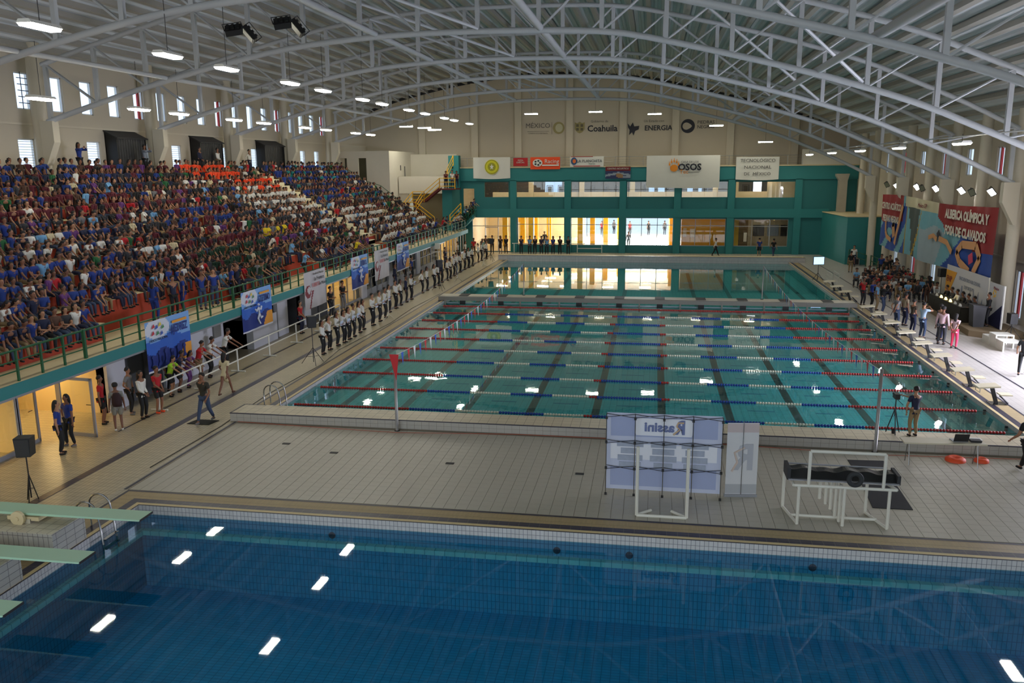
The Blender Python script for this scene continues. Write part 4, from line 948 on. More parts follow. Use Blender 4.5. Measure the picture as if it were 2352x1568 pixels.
for i, (a, c_, kind) in enumerate(segs):
    if kind in ('white', 'whitebox'):
        struct(MB().box(WX - (0.3 if kind == 'white' else 2.5), WX + (0.12 if kind == 'white' else 0.25), a, c_, D, 2.3 if kind == 'white' else 1.5).obj('wall_under_%d' % i, UW))
        if kind == 'whitebox': struct(MB().box(WX - 2.5, WX - 2.3, a, c_, D, 2.3).obj('wall_under_back_%d' % i, UD))
    elif kind == 'dark': struct(MB().box(WX - 0.2, WX, a, c_, D, 2.3).obj('door_%d' % (10 + i), UG)); MB().box(WX, WX + 0.03, (a + c_) / 2 - 0.03, (a + c_) / 2 + 0.03, D, 2.3).obj('door_frame', UD, bpy.data.objects['door_%d' % (10 + i)])
    elif kind == 'darkopen':
        struct(MB().box(WX - 3.2, WX - 3.0, a, c_, D, 2.3).obj('wall_under_%d' % i, UW if a < 8 else UG)); struct(MB().box(WX - 3.0, WX - 0.1, a - 0.06, a, D, 2.3).obj('wall_under_side_%d' % i, UW)); struct(MB().box(WX - 3.0, WX - 0.1, c_, c_ + 0.06, D, 2.3).obj('wall_under_end_%d' % i, UG))
    elif kind in ('glow', 'glassdark'):
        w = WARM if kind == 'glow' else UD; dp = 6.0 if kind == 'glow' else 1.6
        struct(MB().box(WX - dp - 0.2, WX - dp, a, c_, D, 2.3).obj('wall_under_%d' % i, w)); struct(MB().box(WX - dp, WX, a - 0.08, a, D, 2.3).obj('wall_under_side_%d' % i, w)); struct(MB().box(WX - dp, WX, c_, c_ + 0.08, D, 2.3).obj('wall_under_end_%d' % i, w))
        f = MB(); n_ = max(2, int((c_ - a) / 1.05))
        for q in range(n_ + 1):
            y = a + (c_ - a) * q / n_; f.box(WX - 0.05, WX + 0.03, y - 0.04, y + 0.04, D, 2.25)
        f.box(WX - 0.05, WX + 0.03, a, c_, D, D + 0.14 if kind == 'glow' else D + 0.45); f.box(WX - 0.05, WX + 0.03, a, c_, 2.17, 2.28)
        if kind == 'glassdark': f.box(WX - 0.05, WX + 0.03, a, c_, 1.25, 1.31)
        if not (a > -7 and a < -3): o = struct(f.obj('window_%d' % (60 + i), ALU))
        else:
            f = MB(); f.box(WX - 0.05, WX + 0.03, a, a + 0.1, D, 2.2); f.box(WX - 0.05, WX + 0.03, -4.5, -4.4, D, 2.2); f.box(WX - .05, WX + .03, a, c_, 2.1, 2.2); o = struct(f.obj('window_%d' % (60 + i), ALU))
        if kind == 'glow':
            yy = a + 1.2
            while yy < c_:
                u = inst('ceiling_light', um, None, (WX - 2.0, yy, 2.195), (0, 0, PI / 2)); tag(u, 'flat ceiling light in a room beneath the stand', 'ceiling light', 'ceiling lights beneath the stand'); yy += 2.8
        pane_x = WX - 0.01
        if not (a > -7 and a < -3):
            for q in range(n_): MB().box(pane_x - 0.004, pane_x + 0.004, a + (c_ - a) * q / n_ + 0.05, a + (c_ - a) * (q + 1) / n_ - 0.05, D + 0.14, 2.17).obj('pane', GLASS, o)
struct(MB().box(WX - 0.3, WX - 0.15, -2.05, -1.75, 1.2, 2.3).obj('wall_under_yellow', YELW))
struct(MB().box(-12, WX - 0.05, SY0, EY, 2.2, 2.29).obj('ceiling_under', WALLW))
# open glass doors
def gdoor(x, y, rz, lab, w=1.0, h=1.95):
    t = thing('glass_door', lab, 'door', (x, y, D), rz)
    b = MB(); 
    for (a, c_, z0, z1) in ((0, 0.09, 0, h), (w - 0.09, w, 0, h), (0, w, 0, 0.12), (0, w, h - 0.09, h)): b.box(a, c_, -0.025, 0.025, z0, z1)
    b.obj('frame', ALU, t); MB().box(0.09, w - 0.09, -0.005, 0.005, 0.12, h - 0.09).obj('pane', GLASS, t); MB().tube([(w - 0.15, 0.06, 1.05), (w - 0.35, 0.06, 1.05)], 0.015, 6).obj('handle', CHROME, t)
gdoor(-5.6, -4.5, R(-6), 'open aluminium glass door beside the two women in blue', 1.35)
gdoor(-5.75, -6.2, R(96), 'glass door leaf folded inward at the lit room opening', 1.0)
# wall box
tag(MB().box(WX + 0.12, WX + 0.2, 5.15, 5.75, 1.35, 1.95).obj('wall_fountain', mat('box_grey', (120, 120, 118), 0.5)), 'grey metal box mounted on the white wall under the stand', 'wall box')
# ------------------------------------------------------------------ banners along the stand railing
BL1 = mat('print_light_blue', (120, 165, 220), 0.7); BL2 = mat('print_mid_blue', (44, 96, 190), 0.7); BL3 = mat('print_deep_blue', (22, 44, 120), 0.7)
BW = mat('print_white', (206, 210, 220), 0.7); BO = mat('print_orange', (220, 150, 50), 0.7); BG = mat('print_grey', (190, 186, 188), 0.7); BM = mat('print_maroon', (124, 36, 48), 0.7)
def blue_col(u, v):
    if v > 0.93: return 3
    if u > 0.66 and v > 0.62 and (u - 0.66) > (0.93 - v) * 0.55 + 0.0 and u > 0.8 - (v - .6) * .35: return 4
    if (u - 0.25) ** 2 / 0.07 + (v - 0.15) ** 2 / 0.04 < 1: return 3
    return 0 if v < 0.36 + 0.06 * math.sin(u * 9) else (1 if v < 0.6 + 0.05 * math.sin(u * 14) else 2)
ords6 = ['first', 'second', 'third', 'fourth', 'fifth', 'sixth']
SBX = -4.86
def side_banner(y0, y1, zt, zb, kind, word, lab):
    t = thing('side_banner', lab, 'banner', (SBX, (y0 + y1) / 2, zt), PI / 2, 'banners on the stand railing')
    w, h = y1 - y0, zt - zb
    # local frame: +x along the hall (away), -y towards the pool
    if kind == 'blue':
        cloth('cloth', w, h, [BL1, BL2, BL3, BW, BO], t, amp=0.02, nx=40, nz=28, seed=int(y0), uvcol=blue_col)
        text('lettering', word, 0.42, (0.62, -0.06, -0.52), up, BL3, t, sx=5.6 / len(word), bold=0.012).scale[0] = min(0.92, 5.0 / len(word))
        MB().box(0.2, 1.2, -0.055, -0.045, -0.3, -0.2).obj('orange_bar', BO, t)
        b = MB()
        for q, (px, pz, c) in enumerate(((-1.05, -0.2, 0), (-0.85, -0.25, 1), (-0.62, -0.18, 2), (-0.45, -0.3, 3), (-1.1, -0.45, 0), (-0.8, -0.48, 3), (-0.55, -0.52, 1))):
            b.prism([(px - 0.1, pz - 0.08), (px + 0.1, pz - 0.03), (px + 0.04, pz + 0.09)], 'y', -0.06, -0.05, c)
        b.obj('emblem', [mat('ink_red', (190, 40, 60), 0.6), mat('ink_blue', (40, 80, 170), 0.6), mat('ink_yellow', (220, 190, 50), 0.6), mat('ink_green', (60, 130, 80), 0.6)], t)
        text('small_lettering', 'EVENTO NACIONAL', 0.13, (-0.75, -0.05, -0.72), up, LK, t)
        b = MB(); rr = random.Random(int(y0 * 3))
        if word == 'AJEDREZ':
            for q in range(6):      # chess pieces in profile
                px = -1.2 + 0.42 * q; hh = 0.45 + 0.15 * rr.random(); zz = -h + 0.18
                b.prism([(px - 0.14, zz), (px + 0.14, zz), (px + 0.1, zz + 0.1), (px + 0.05, zz + 0.15), (px + 0.05, zz + hh * 0.7), (px + 0.1, zz + hh * 0.8), (px + 0.05, zz + hh), (px - 0.05, zz + hh), (px - 0.1, zz + hh * 0.8), (px - 0.05, zz + hh * 0.7), (px - 0.05, zz + 0.15), (px - 0.1, zz + 0.1)], 'y', -0.06, -0.05)
            b.obj('chess_pieces', BL3, t)
        else:                       # a running figure
            for P in (((0.0, -0.85), (0.05, -1.15), (-0.1, -1.4), (0.1, -1.65)), ((0.05, -1.15), (0.2, -1.4), (0.35, -1.35)), ((0.0, -0.9), (0.22, -1.0), (0.3, -0.85)), ((0.0, -0.9), (-0.2, -1.02), (-0.3, -0.92))):
                b.tube([(p, -0.06, q) for p, q in P], 0.045, 5)
            b.lathe([(0.001, -0.68), (0.08, -0.74), (0.001, -0.82)], 0.02, -0.06, 8); b.obj('runner_figure', BW, t)
    else:
        cloth('cloth', w, h, [BG, BM], t, amp=0.02, nx=40, nz=30, seed=int(y0), uvcol=lambda u, v: 1 if ((u - 0.16) ** 2 / 0.02 + (v - 0.52) ** 2 / 0.03 < 1 and not ((u - 0.2) ** 2 / 0.008 + (v - 0.48) ** 2 / 0.009 < 1)) or (abs(u - 0.3 + (v - 0.75) * 0.35) < 0.03 and 0.5 < v < 0.97) else 0)
        text('lettering', 'La Frontera', 0.3, (0.45, -0.06, -0.45), up, LK, t); text('red_lettering', 'FUERTE', 0.3, (-0.05, -0.06, -0.78), up, mat('ink_red2', (190, 70, 70), 0.6), t); text('lettering', 'de México', 0.26, (0.95, -0.06, -0.78), up, LK, t)
        text('small_lettering', 'Presidencia Municipal', 0.17, (0.35, -0.06, -0.17), up, LG, t)
side_banner(-0.65, 2.28, 3.1, 1.2, 'blue', 'AJEDREZ', 'blue banner reading AJEDREZ with chess pieces, nearest on the stand railing')
side_banner(6.65, 9.6, 3.12, 1.25, 'blue', 'ATLETISMO', 'blue banner reading ATLETISMO over the white block under the stand')
side_banner(13.55, 16.5, 3.15, 1.16, 'grey', '', 'pale banner with maroon emblem between two blue banners, nearer of two')
side_banner(20.65, 23.65, 3.2, 1.2, 'blue', 'BÉISBOL', 'blue banner reading BÉISBOL beside the lit room')
side_banner(25.0, 28.0, 3.18, 1.2, 'grey', '', 'pale banner with maroon emblem, farther of two')
side_banner(29.9, 32.95, 3.2, 1.22, 'blue', 'NATACIÓN', 'blue banner reading NATACIÓN, farthest on the stand railing')

# ------------------------------------------------------------------ left deck props
t = thing('pipe_barrier', 'white pipe barrier on T feet along the left deck', 'barrier', (0, 0, D))
PY = [(-1.55, 0), (1.35, 1), (4.3, 0), (7.3, 0), (10.3, 0), (13.3, 0), (16.2, 0)]
def bx(y): return -4.0
for y, _ in PY:
    MB().tube([(-4.0, y, 0.03), (-4.0, y, 0.98)], 0.035, 8).obj('post', PVC, t); MB().tube([(-4.32, y, 0.035), (-3.68, y, 0.035)], 0.035, 8).obj('foot', PVC, t)
for i in range(len(PY) - 1):
    for z in (0.98, 0.5): MB().tube([(-4.0, PY[i][0] + 0.03, z), (-4.0, PY[i + 1][0] - 0.03, z)], 0.03, 8).obj('rail', PVC, t)
def pa(x, y, lab, h=1.9, rz=0.3, tri=0.55):
    t = thing('loudspeaker', lab, 'loudspeaker', (x, y, D), rz)
    b = MB(); b.prism([(-0.17, h - 0.5), (0.17, h - 0.5), (0.2, h), (-0.2, h)], 'y', -0.16, 0.18); b.obj('cabinet', BLACK, t)
    MB().box(-0.17, 0.17, -0.175, -0.16, h - 0.47, h - 0.03).obj('grille', DARK, t); MB().lathe([(0.09, -0.01), (0.11, 0.0)], 0, 0, 12).obj('horn_ring', DARK, t).matrix_local = Matrix.Translation((0, -0.17, h - 0.15)) @ Matrix.Rotation(R(90), 4, 'X')
    MB().tube([(0, 0, 0.1), (0, 0, h - 0.5)], 0.018, 8).obj('pole', BLACK, t)
    for k in range(3):
        a = 2 * PI * k / 3 + 0.5; MB().tube([(0, 0, 0.75), (tri * math.cos(a), tri * math.sin(a), 0.015)], 0.013, 6).obj('leg', BLACK, t); MB().tube([(0, 0, 0.35), (tri * .55 * math.cos(a), tri * .55 * math.sin(a), 0.34)], 0.009, 5).obj('brace', BLACK, t)
    return t
pa(-2.55, -9.7, 'black loudspeaker on tripod at the near left edge of deck', 1.75, 0.3, 0.16)
pa(-1.35, 6.07, 'black loudspeaker on wide tripod beside the first students', 2.15, 0.6)
pa(-1.41, 28.6, 'black loudspeaker on tripod beside the bulkhead', 2.15, 0.6)
pa(-1.37, 47.1, 'farthest black loudspeaker on tripod near the far corner', 2.1, 0.6)
RUB = mat('black_mat', (26, 26, 24), 0.9)
def fmat(pts, lab):
    cx = sum(p[0] for p in pts) / 4; cy = sum(p[1] for p in pts) / 4
    o = MB().prism([(p[0] - cx, p[1] - cy) for p in pts], 'z', 0, 0.015).obj('floor_mat', RUB, loc=(cx, cy, D + 0.008)); tag(o, lab, 'mat')
fmat([(-2.15, -2.92), (-1.35, -2.92), (-1.25, -2.4), (-2.05, -2.4)], 'black mat under the walking man on the left deck')
fmat([(18.85, -7.0), (19.8, -7.0), (19.85, -5.4), (18.95, -5.4)], 'larger black mat on the deck behind the pipe table')
fmat([(19.0, -4.05), (19.95, -4.0), (20.0, -3.4), (19.0, -3.45)], 'smaller black mat between the pipe table and platform')
o = MB().tube([(-0.9, -7, D + .02), (-0.85, -3, D + .02), (-1.1, 1, D + .02), (-0.95, 6, D + .02), (-1.3, 9, D + .02), (-1.0, 16, D + .02), (-1.2, 21, D + .02), (-1.0, 27, D + .02)], 0.012, 5).obj('floor_cable', BLACK); tag(o, 'black cable running along the left pool edge', 'cable')
# lifeguard chair and step ladder in the far left
t = thing('lifeguard_chair', 'tall white lifeguard chair in the far left corner', 'chair', (-4.8, 40.5, D))
for x in (-0.35, 0.35):
    MB().tube([(x, -0.35, 0), (x * 0.8, -0.2, 1.5)], 0.035, 6).obj('leg', PVC, t); MB().tube([(x, 0.45, 0), (x * 0.8, 0.3, 2.2)], 0.035, 6).obj('leg', PVC, t); MB().tube([(x * .8, -0.2, 1.5), (x * .8, -0.2, 1.8), (x * .8, 0.3, 1.8)], 0.025, 6).obj('armrest', PVC, t)
MB().box(-0.3, 0.3, -0.25, 0.3, 1.46, 1.52).obj('seat', PVC, t); MB().box(-0.3, 0.3, 0.27, 0.32, 1.7, 2.2).obj('backrest', PVC, t)
for z in (0.4, 0.8, 1.15): MB().box(-0.32, 0.32, -0.34 + z * .08, -0.28 + z * .08, z, z + 0.04).obj('rung', PVC, t)
t = thing('step_ladder', 'open black and grey step ladder beside the lifeguard chair', 'ladder', (-3.6, 39.8, D), 0.4)
for x in (-0.25, 0.25): MB().tube([(x, -0.45, 0), (x * .7, 0, 1.8)], 0.02, 6).obj('leg', DARK, t); MB().tube([(x, 0.45, 0), (x * .7, 0, 1.8)], 0.02, 6).obj('leg', DARK, t)
for k in range(5): MB().box(-0.22, 0.22, -0.42 + 0.085 * k, -0.32 + 0.085 * k, 0.3 + 0.3 * k, 0.33 + 0.3 * k).obj('rung', ALU, t)
# microphone stands
for k, (x, y, m) in enumerate(((-1.5, 17.3, PVC), (-1.3, 33.5, CHROME), (-1.2, 43.0, PVC))):
    t = thing('microphone_stand', 'slim microphone stand before the student line, %s from near end' % ordn(k), 'stand', (x, y, D))
    MB().tube([(0, 0, 0.25), (0, 0, 1.5)], 0.015, 6).obj('pole', m, t); MB().tube([(0, 0, 1.5), (-0.2, 0.05, 1.55)], 0.02, 6).obj('microphone', BLACK, t)
    for q in range(3): MB().tube([(0, 0, 0.3), (0.35 * math.cos(q * 2.1), 0.35 * math.sin(q * 2.1), 0.01)], 0.012, 5).obj('leg', m, t)
# ------------------------------------------------------------------ springboards and their tiled blocks
BRD = mat('board_green', (168, 206, 178), 0.5, var=0.04); BTILE = tile_mat('block_tile_x', (186, 182, 172), (110, 106, 104), 0.125, 0.25, axes=('x', 'z'), mortar=0.007); BTY = tile_mat('block_tile_y', (186, 182, 172), (110, 106, 104), 0.3, 0.14, axes=('y', 'z'), mortar=0.007)
BTT = tile_mat('block_tile_top', (196, 188, 166), (120, 112, 98), 0.25, 0.25, mortar=0.007)
for k, (y, xt) in enumerate(((-11.88, 2.2), (-13.92, 2.22), (-15.95, 2.24))):
    nm = ['farthest', 'middle', 'nearest'][k]
    t = thing('springboard', 'pale green springboard, %s of the three' % nm, 'springboard', (0, y, 0.92))
    b = MB(); b.prism([(-2.65, -0.04), (xt - 0.03, 0.0), (xt, 0.02), (xt, 0.035), (-2.65, 0.03)], 'y', -0.25, 0.25); b.obj('board', BRD, t)
    MB().box(xt - 0.004, xt + 0.004, -0.25, 0.25, -0.01, 0.04).obj('tip_edge', DARK, t)
    if True:
        b = MB(); b.prism([(0.17 * math.cos(a), 0.17 * math.sin(a)) for a in np.linspace(0, 2 * PI, 25)[:-1]], 'y', -0.4, -0.33); b.prism([(0.05 * math.cos(a), 0.05 * math.sin(a)) for a in np.linspace(0, 2 * PI, 13)[:-1]], 'y', -0.42, 0.3)
        b.obj('fulcrum_wheel', CREAMC, t, loc=(-0.75, 0, -0.06)); MB().box(-1.1, -0.3, -0.28, 0.28, -0.14, -0.05).obj('fulcrum_bed', CREAMC, t); 
    t2 = thing('springboard_stand', 'white tiled block carrying the %s springboard' % nm, 'block', (0, y, D))
    zt = 0.6
    MB().box(-3.2, 0.345, -0.715, 0.0, 0, zt - 0.02).obj('core', BTILE, t2); MB().box(-3.2, 0.345, 0.0, 0.36, 0, zt - 0.02).obj('core', BTILE, t2)
    MB().box(0.345, 0.36, -0.715, 0.36, 0, zt - 0.02).obj('end_tiles', BTY, t2); MB().box(-3.2, 0.37, -0.73, 0.37, zt - 0.02, zt).obj('top_tiles', BTT, t2); MB().box(-0.95, -0.5, -0.3, 0.1, zt, zt + 0.1).obj('curb', BTT, t2)
# ------------------------------------------------------------------ display wall (seen from behind), roll-up, pipe frames
FAB = mat('display_back', (190, 196, 218), 0.7, var=0.02); FABD = mat('display_blue', (156, 166, 200), 0.7, var=0.03); FABW = mat('display_white', (222, 224, 232), 0.7); INK = mat('faded_ink', (104, 116, 160), 0.7); INK2 = mat('faded_orange', (200, 172, 140), 0.7); PH = mat('faded_photo', (160, 168, 186), 0.7, var=0.2, vscale=9)
t = thing('display_wall', 'pale blue pop-up display wall seen from behind, lettering mirrored', 'display', (13.66, -7.16, D))
W2, H2 = 1.46, 2.2
b = MB()
for i in range(28):
    for j in range(20):
        xa, xb = -W2 + 2 * W2 * i / 28, -W2 + 2 * W2 * (i + 1) / 28; za, zb = 0.12 + (H2 - 0.12) * j / 20, 0.12 + (H2 - 0.12) * (j + 1) / 20
        f = (j + 0.5) / 20; u = (i + .5) / 28; edge = i in (0, 27) or j in (0, 19)
        c = 0 if edge else (1 if f > 0.68 or f < 0.3 else (2 if 0.4 < f < 0.6 else 0))
        b.quad((xa, 0.25, za), (xb, 0.25, za), (xb, 0.25, zb), (xa, 0.25, zb), c)
b.obj('fabric', [FAB, FABD, FABW], t)
b = MB(); b.prism([(-0.7, 1.62), (0.7, 1.62), (0.72, 1.68), (0.72, 2.02), (0.66, 2.08), (-0.66, 2.08), (-0.72, 2.02), (-0.72, 1.68)], 'y', 0.225, 0.245); b.obj('logo_panel', FABW, t)
text('mirrored_lettering', 'assini', 0.34, (-0.12, 0.21, 1.85), up, INK, t, sx=-1.05, bold=0.012)
text('mirrored_capital', 'R', 0.5, (0.42, 0.21, 1.85), up, INK, t, sx=-0.8, bold=0.02)
b = MB(); b.tube([(0.50, 0.2, 2.0), (0.36, 0.2, 2.0), (0.32, 0.2, 1.9), (0.40, 0.2, 1.82), (0.24, 0.2, 1.68)], 0.025, 6); b.obj('orange_stroke', INK2, t)
for cx in (-0.85, 0.0, 0.8):
    for q in range(4):
        w = (0.32, 0.28, 0.34, 0.24)[(q + int(cx * 3)) % 4]; MB().box(cx - w, cx + w, 0.23, 0.245, 1.3 - 0.19 * q, 1.45 - 0.19 * q).obj('photo_print', PH, t)
for k in range(5):
    x = -W2 + 2 * W2 * k / 4
    MB().tube([(x, 0.08, 0), (x, 0.08, H2 + 0.02)], 0.012, 6).obj('upright', CHROME, t)
    for z in (0.03, 0.75, 1.45, 2.1): MB().box(x - 0.03, x + 0.03, 0.05, 0.11, z - 0.03, z + 0.03).obj('joint', BLACK, t)
    for z in (0.68, 1.38, 2.18): MB().tube([(x, 0.08, z - 0.02), (x, 0.25, z)], 0.01, 5).obj('arm', BLACK, t)
for k in range(4):
    x = -W2 + 2 * W2 * k / 4; x2 = x + W2 / 2
    for z in (0.72, 1.42, 2.12): MB().tube([(x, 0.09, z), (x2, 0.2, z + 0.06)], 0.008, 4).obj('scissor_bar', DARK, t); MB().tube([(x, 0.2, z + 0.06), (x2, 0.09, z)], 0.008, 4).obj('scissor_bar', DARK, t)
t = thing('roll_up_banner', 'white roll-up banner seen from behind right of display wall', 'banner', (15.66, -6.72, D), 0.12)
MB().box(-0.42, 0.42, -0.04, 0.04, 0, 0.08).obj('base', ALU, t); MB().box(-0.4, 0.4, -0.004, 0.004, 0.08, 2.0).obj('sheet', mat('rollup_white', (202, 202, 204), 0.7), t); MB().tube([(0, -0.03, 0.05), (0, -0.03, 2.05)], 0.009, 6).obj('support_pole', CHROME, t)
MB().box(-0.4, 0.4, -0.008, -0.004, 1.75, 1.98).obj('print_band', mat('faded_pink', (190, 176, 176), 0.7), t); MB().box(-0.4, 0.4, -0.008, -0.004, 0.1, 0.35).obj('print_band', mat('faded_grey', (168, 170, 174), 0.7), t)
text('mirrored_capital', 'R', 0.95, (0.05, -0.012, 1.05), up, mat('faded_r', (170, 172, 180), 0.7), t, sx=-0.9, bold=0.03); MB().tube([(0.05, -0.012, 1.35), (-0.2, -0.012, 1.2), (-0.12, -0.012, 0.95), (-0.25, -0.012, 0.7)], 0.03, 5).obj('orange_stroke', mat('faded_peach', (198, 180, 168), 0.7), t)
def frame(name, lab, loc, segs_, r=0.04):
    t = thing(name, lab, 'frame', loc)
    for a, c_ in segs_: MB().tube([a, c_], r, 8).obj('pipe', PVC, t)
    return t
frame('goal_frame', 'white open pipe goal frame standing in front of display wall', (13.63, -8.38, D), [((-.6, 0, .04), (.6, 0, .04)), ((-.6, 0, .04), (-.6, 0, 1.8)), ((.6, 0, .04), (.6, 0, 1.8)), ((-.56, .04, .04), (-.25, .35, .04)), ((.56, .04, .04), (.25, .35, .04))], 0.04)
# pipe table with black vinyl roll and tyre
t = frame('pipe_table', 'white pipe table frame with an arch on top on the near deck', (17.85, -8.3, D),
    [((-1.03, 0, .04), (-1.03, 0, 1.0)), ((0.0, 0, .04), (0.0, 0, 1.0)), ((1.0, 0, .04), (1.0, 0, 1.0)), ((-1.22, 1.0, .04), (-1.22, 1.0, 1.0)), ((.72, .9, .04), (.72, .9, 1.0)),
     ((-1.15, 0, 1.0), (1.15, 0, 1.0)), ((-1.03, 0, .04), (-1.22, 1.0, .04)), ((1.0, 0, .04), (.72, .9, .04)), ((-1.1, .45, .06), (.88, .45, .06)), ((-1.22, 1.0, 1.0), (.9, .95, 1.0)), ((-1.15, 0, 1.0), (-1.22, 1.0, 1.0)), ((1.15, 0, 1.0), (.9, .95, 1.0)),
     ((-.35, 1.0, .3), (-.35, 1.0, 1.0)), ((-.25, .8, .25), (-.25, .8, 1.0)), ((-.17, .6, .2), (-.17, .6, 1.0)), ((-.1, .4, .1), (-.1, .4, 1.0)), ((-.04, .2, .06), (-.04, .2, 1.0)),
     ((-.82, 0, 1.0), (-.82, 0, 1.86)), ((.85, 0, 1.0), (.85, 0, 1.86)), ((-.82, 0, 1.86), (.85, 0, 1.86))], 0.038)
VIN = mat('black_vinyl', (12, 12, 13), 0.4, bump=0.4)
t = thing('equipment_tray', 'long black vinyl covered tray lying on the pipe table', 'tray', (17.85, -7.8, D + 1.05))
MB().box(-1.25, 1.25, -0.32, 0.3, 0, 0.03).obj('base_board', ALU, t); b = MB(); n_ = 40
for i in range(n_):
    xa, xb = -1.2 + 2.4 * i / n_, -1.2 + 2.4 * (i + 1) / n_; f = lambda x: 0.2 + 0.03 * math.sin(x * 5) + 0.02 * math.sin(x * 13)
    b.quad((xa, -0.25, 0.03), (xb, -0.25, 0.03), (xb, -0.1, f(xb)), (xa, -0.1, f(xa))); b.quad((xa, -0.1, f(xa)), (xb, -0.1, f(xb)), (xb, 0.25, f(xb) * 0.9), (xa, 0.25, f(xa) * 0.9)); b.quad((xa, 0.25, f(xa) * .9), (xb, 0.25, f(xb) * .9), (xb, 0.27, 0.03), (xa, 0.27, 0.03))
b.obj('vinyl_cover', VIN, t, True); MB().tube([(-1.25, 0.28, 0.22), (1.1, 0.28, 0.2)], 0.02, 6).obj('edge_tube', ALU, t); MB().box(-1.28, -1.2, -0.3, 0.3, 0.0, 0.28).obj('end_plate', DARK, t); MB().box(1.2, 1.28, -0.3, 0.3, 0.0, 0.22).obj('end_plate', DARK, t)
# tyre leaning on the tray
t = thing('inner_tyre', 'dark grey ring tyre propped upright on the pipe table', 'tyre', (18.05, -8.36, D + 1.235))
b = MB(); N1, N2 = 28, 10
for i in range(N1):
    a = 2 * PI * i / N1
    for j in range(N2):
        c_ = 2 * PI * j / N2; rr = 0.14 + 0.055 * math.cos(c_); b.v.append((rr * math.cos(a), 0.05 * math.sin(c_), rr * math.sin(a)))
for i in range(N1):
    for j in range(N2):
        k, l = (i + 1) % N1, (j + 1) % N2; b.f.append((i * N2 + j, i * N2 + l, k * N2 + l, k * N2 + j)); b.mi.append(0)
b.obj('ring', mat('tyre_grey', (46, 48, 50), 0.8), t, True)
# folding table at the platform
t = thing('folding_table', 'white folding table behind the near platform with projector on it', 'table', (21.53, -3.48, D))
b = MB(); b.prism([(-1.12, -0.32), (1.1, -0.2), (1.08, 0.3), (-1.12, 0.2)], 'z', 0.69, 0.73); b.obj('tabletop', mat('table_top', (204, 196, 172), 0.5), t)
for s in (-0.92, 0.9):
    for q in (-0.2, 0.2): MB().tube([(s, q * 0.3, 0.69), (s, q, 0.02)], 0.015, 6).obj('leg', CHROME, t)
    MB().tube([(s, -0.15, 0.3), (s, 0.15, 0.3)], 0.012, 5).obj('leg_brace', CHROME, t)
t = thing('laptop', 'grey open laptop on the folding table', 'laptop', (21.95, -3.42, D + 0.73), 0.1)
MB().box(-0.2, 0.2, -0.14, 0.14, 0, 0.02).obj('base', ALU, t); MB().prism([(-0.14, 0.02), (-0.12, 0.02), (-0.2, 0.26), (-0.22, 0.26)], 'x', -0.2, 0.2).obj('screen', DARK, t)
o = MB().box(-0.14, 0.14, -0.1, 0.1, 0, 0.06).obj('device_box', DARK, loc=(22.38, -3.45, D + 0.73)); tag(o, 'small black device on the right part of folding table', 'device')
o = MB().box(-0.2, 0.2, -0.13, 0.13, 0, 0.01).obj('paper_sheets', PAPER, loc=(22.42, -3.24, D + 0.735)); tag(o, 'loose white papers at right end of folding table', 'papers')
ORG = mat('orange_cover', (224, 78, 34), 0.6)
for k, (x, y, s) in enumerate(((22.05, -3.05, 0.28), (22.75, -3.05, 0.2))):
    b = MB(); b.lathe([(s, 0.0), (s * 0.95, 0.07), (s * 0.6, 0.12), (s * 0.3, 0.07), (0.001, 0.06)], 0, 0, 16); o = b.obj('cable_coil', ORG, loc=(x, y, D + 0.01), smooth=True); tag(o, 'orange coiled cable heap under folding table, %s' % ('left' if k == 0 else 'right'), 'cable')
# tv on stand
t = thing('screen_stand', 'flat screen on a black tripod by the right pool edge', 'screen', (25.3, 36.5, D), 0.25)
MB().box(-0.42, 0.42, -0.03, 0.03, 1.2, 1.8).obj('bezel', BLACK, t); MB().box(-0.39, 0.39, -0.035, -0.03, 1.23, 1.77).obj('display', mat('screen_glow', (170, 205, 250), 0.5, emit=1.4), t); MB().tube([(0, 0, 0.1), (0, 0, 1.2)], 0.02, 6).obj('pole', BLACK, t)
for q in range(3): MB().tube([(0, 0, 0.6), (0.45 * math.cos(q * 2.1), 0.45 * math.sin(q * 2.1), 0.015)], 0.015, 5).obj('leg', BLACK, t)
t = thing('lattice_stand', 'white pipe rack standing by the pool below screen', 'rack', (25.7, 33.6, D))
for x in (0, 0.5):
    for y in (0, 1.8): MB().tube([(x, y, 0), (x, y, 0.9)], 0.02, 6).obj('post', PVC, t)
for z in (0.35, 0.65, 0.9):
    for x in (0, 0.5): MB().tube([(x, 0, z), (x, 1.8, z)], 0.018, 6).obj('bar', PVC, t)
# starting blocks
BKW = mat('block_white', (210, 200, 172), 0.5); 
for k, y in enumerate([3.45 + 2.5 * q for q in range(8)] + [26.6, 29.0, 31.4]):
    t = thing('starting_block', 'cream starting block on the right pool edge, %s from the near platform' % ordn(k), 'starting block', (25.45, y, D), group='starting blocks on the right edge')
    b = MB(); b.prism([(-0.68, 0.6), (0.05, 0.66), (0.05, 0.71), (-0.68, 0.65)], 'y', -0.28, 0.28); b.obj('platform', BKW, t)
    b = MB(); b.prism([(0.0, 0.0), (0.12, 0.0), (-0.08, 0.62), (-0.2, 0.6)], 'y', -0.05, 0.05); b.obj('pedestal', DARK, t)
    MB().box(0.1, 0.5, -0.2, 0.2, 0.34, 0.38).obj('rear_step', BKW, t); MB().tube([(0.15, 0, 0.3), (0.45, 0, 0.02)], 0.03, 6).obj('strut', DARK, t); MB().box(-0.2, 0.35, -0.24, 0.24, 0, 0.03).obj('base_plate', CHROME, t)
    MB().tube([(-0.6, -0.2, 0.6), (-0.6, -0.2, 0.45), (-0.6, 0.2, 0.45), (-0.6, 0.2, 0.6)], 0.012, 5).obj('grip_bar', CHROME, t)
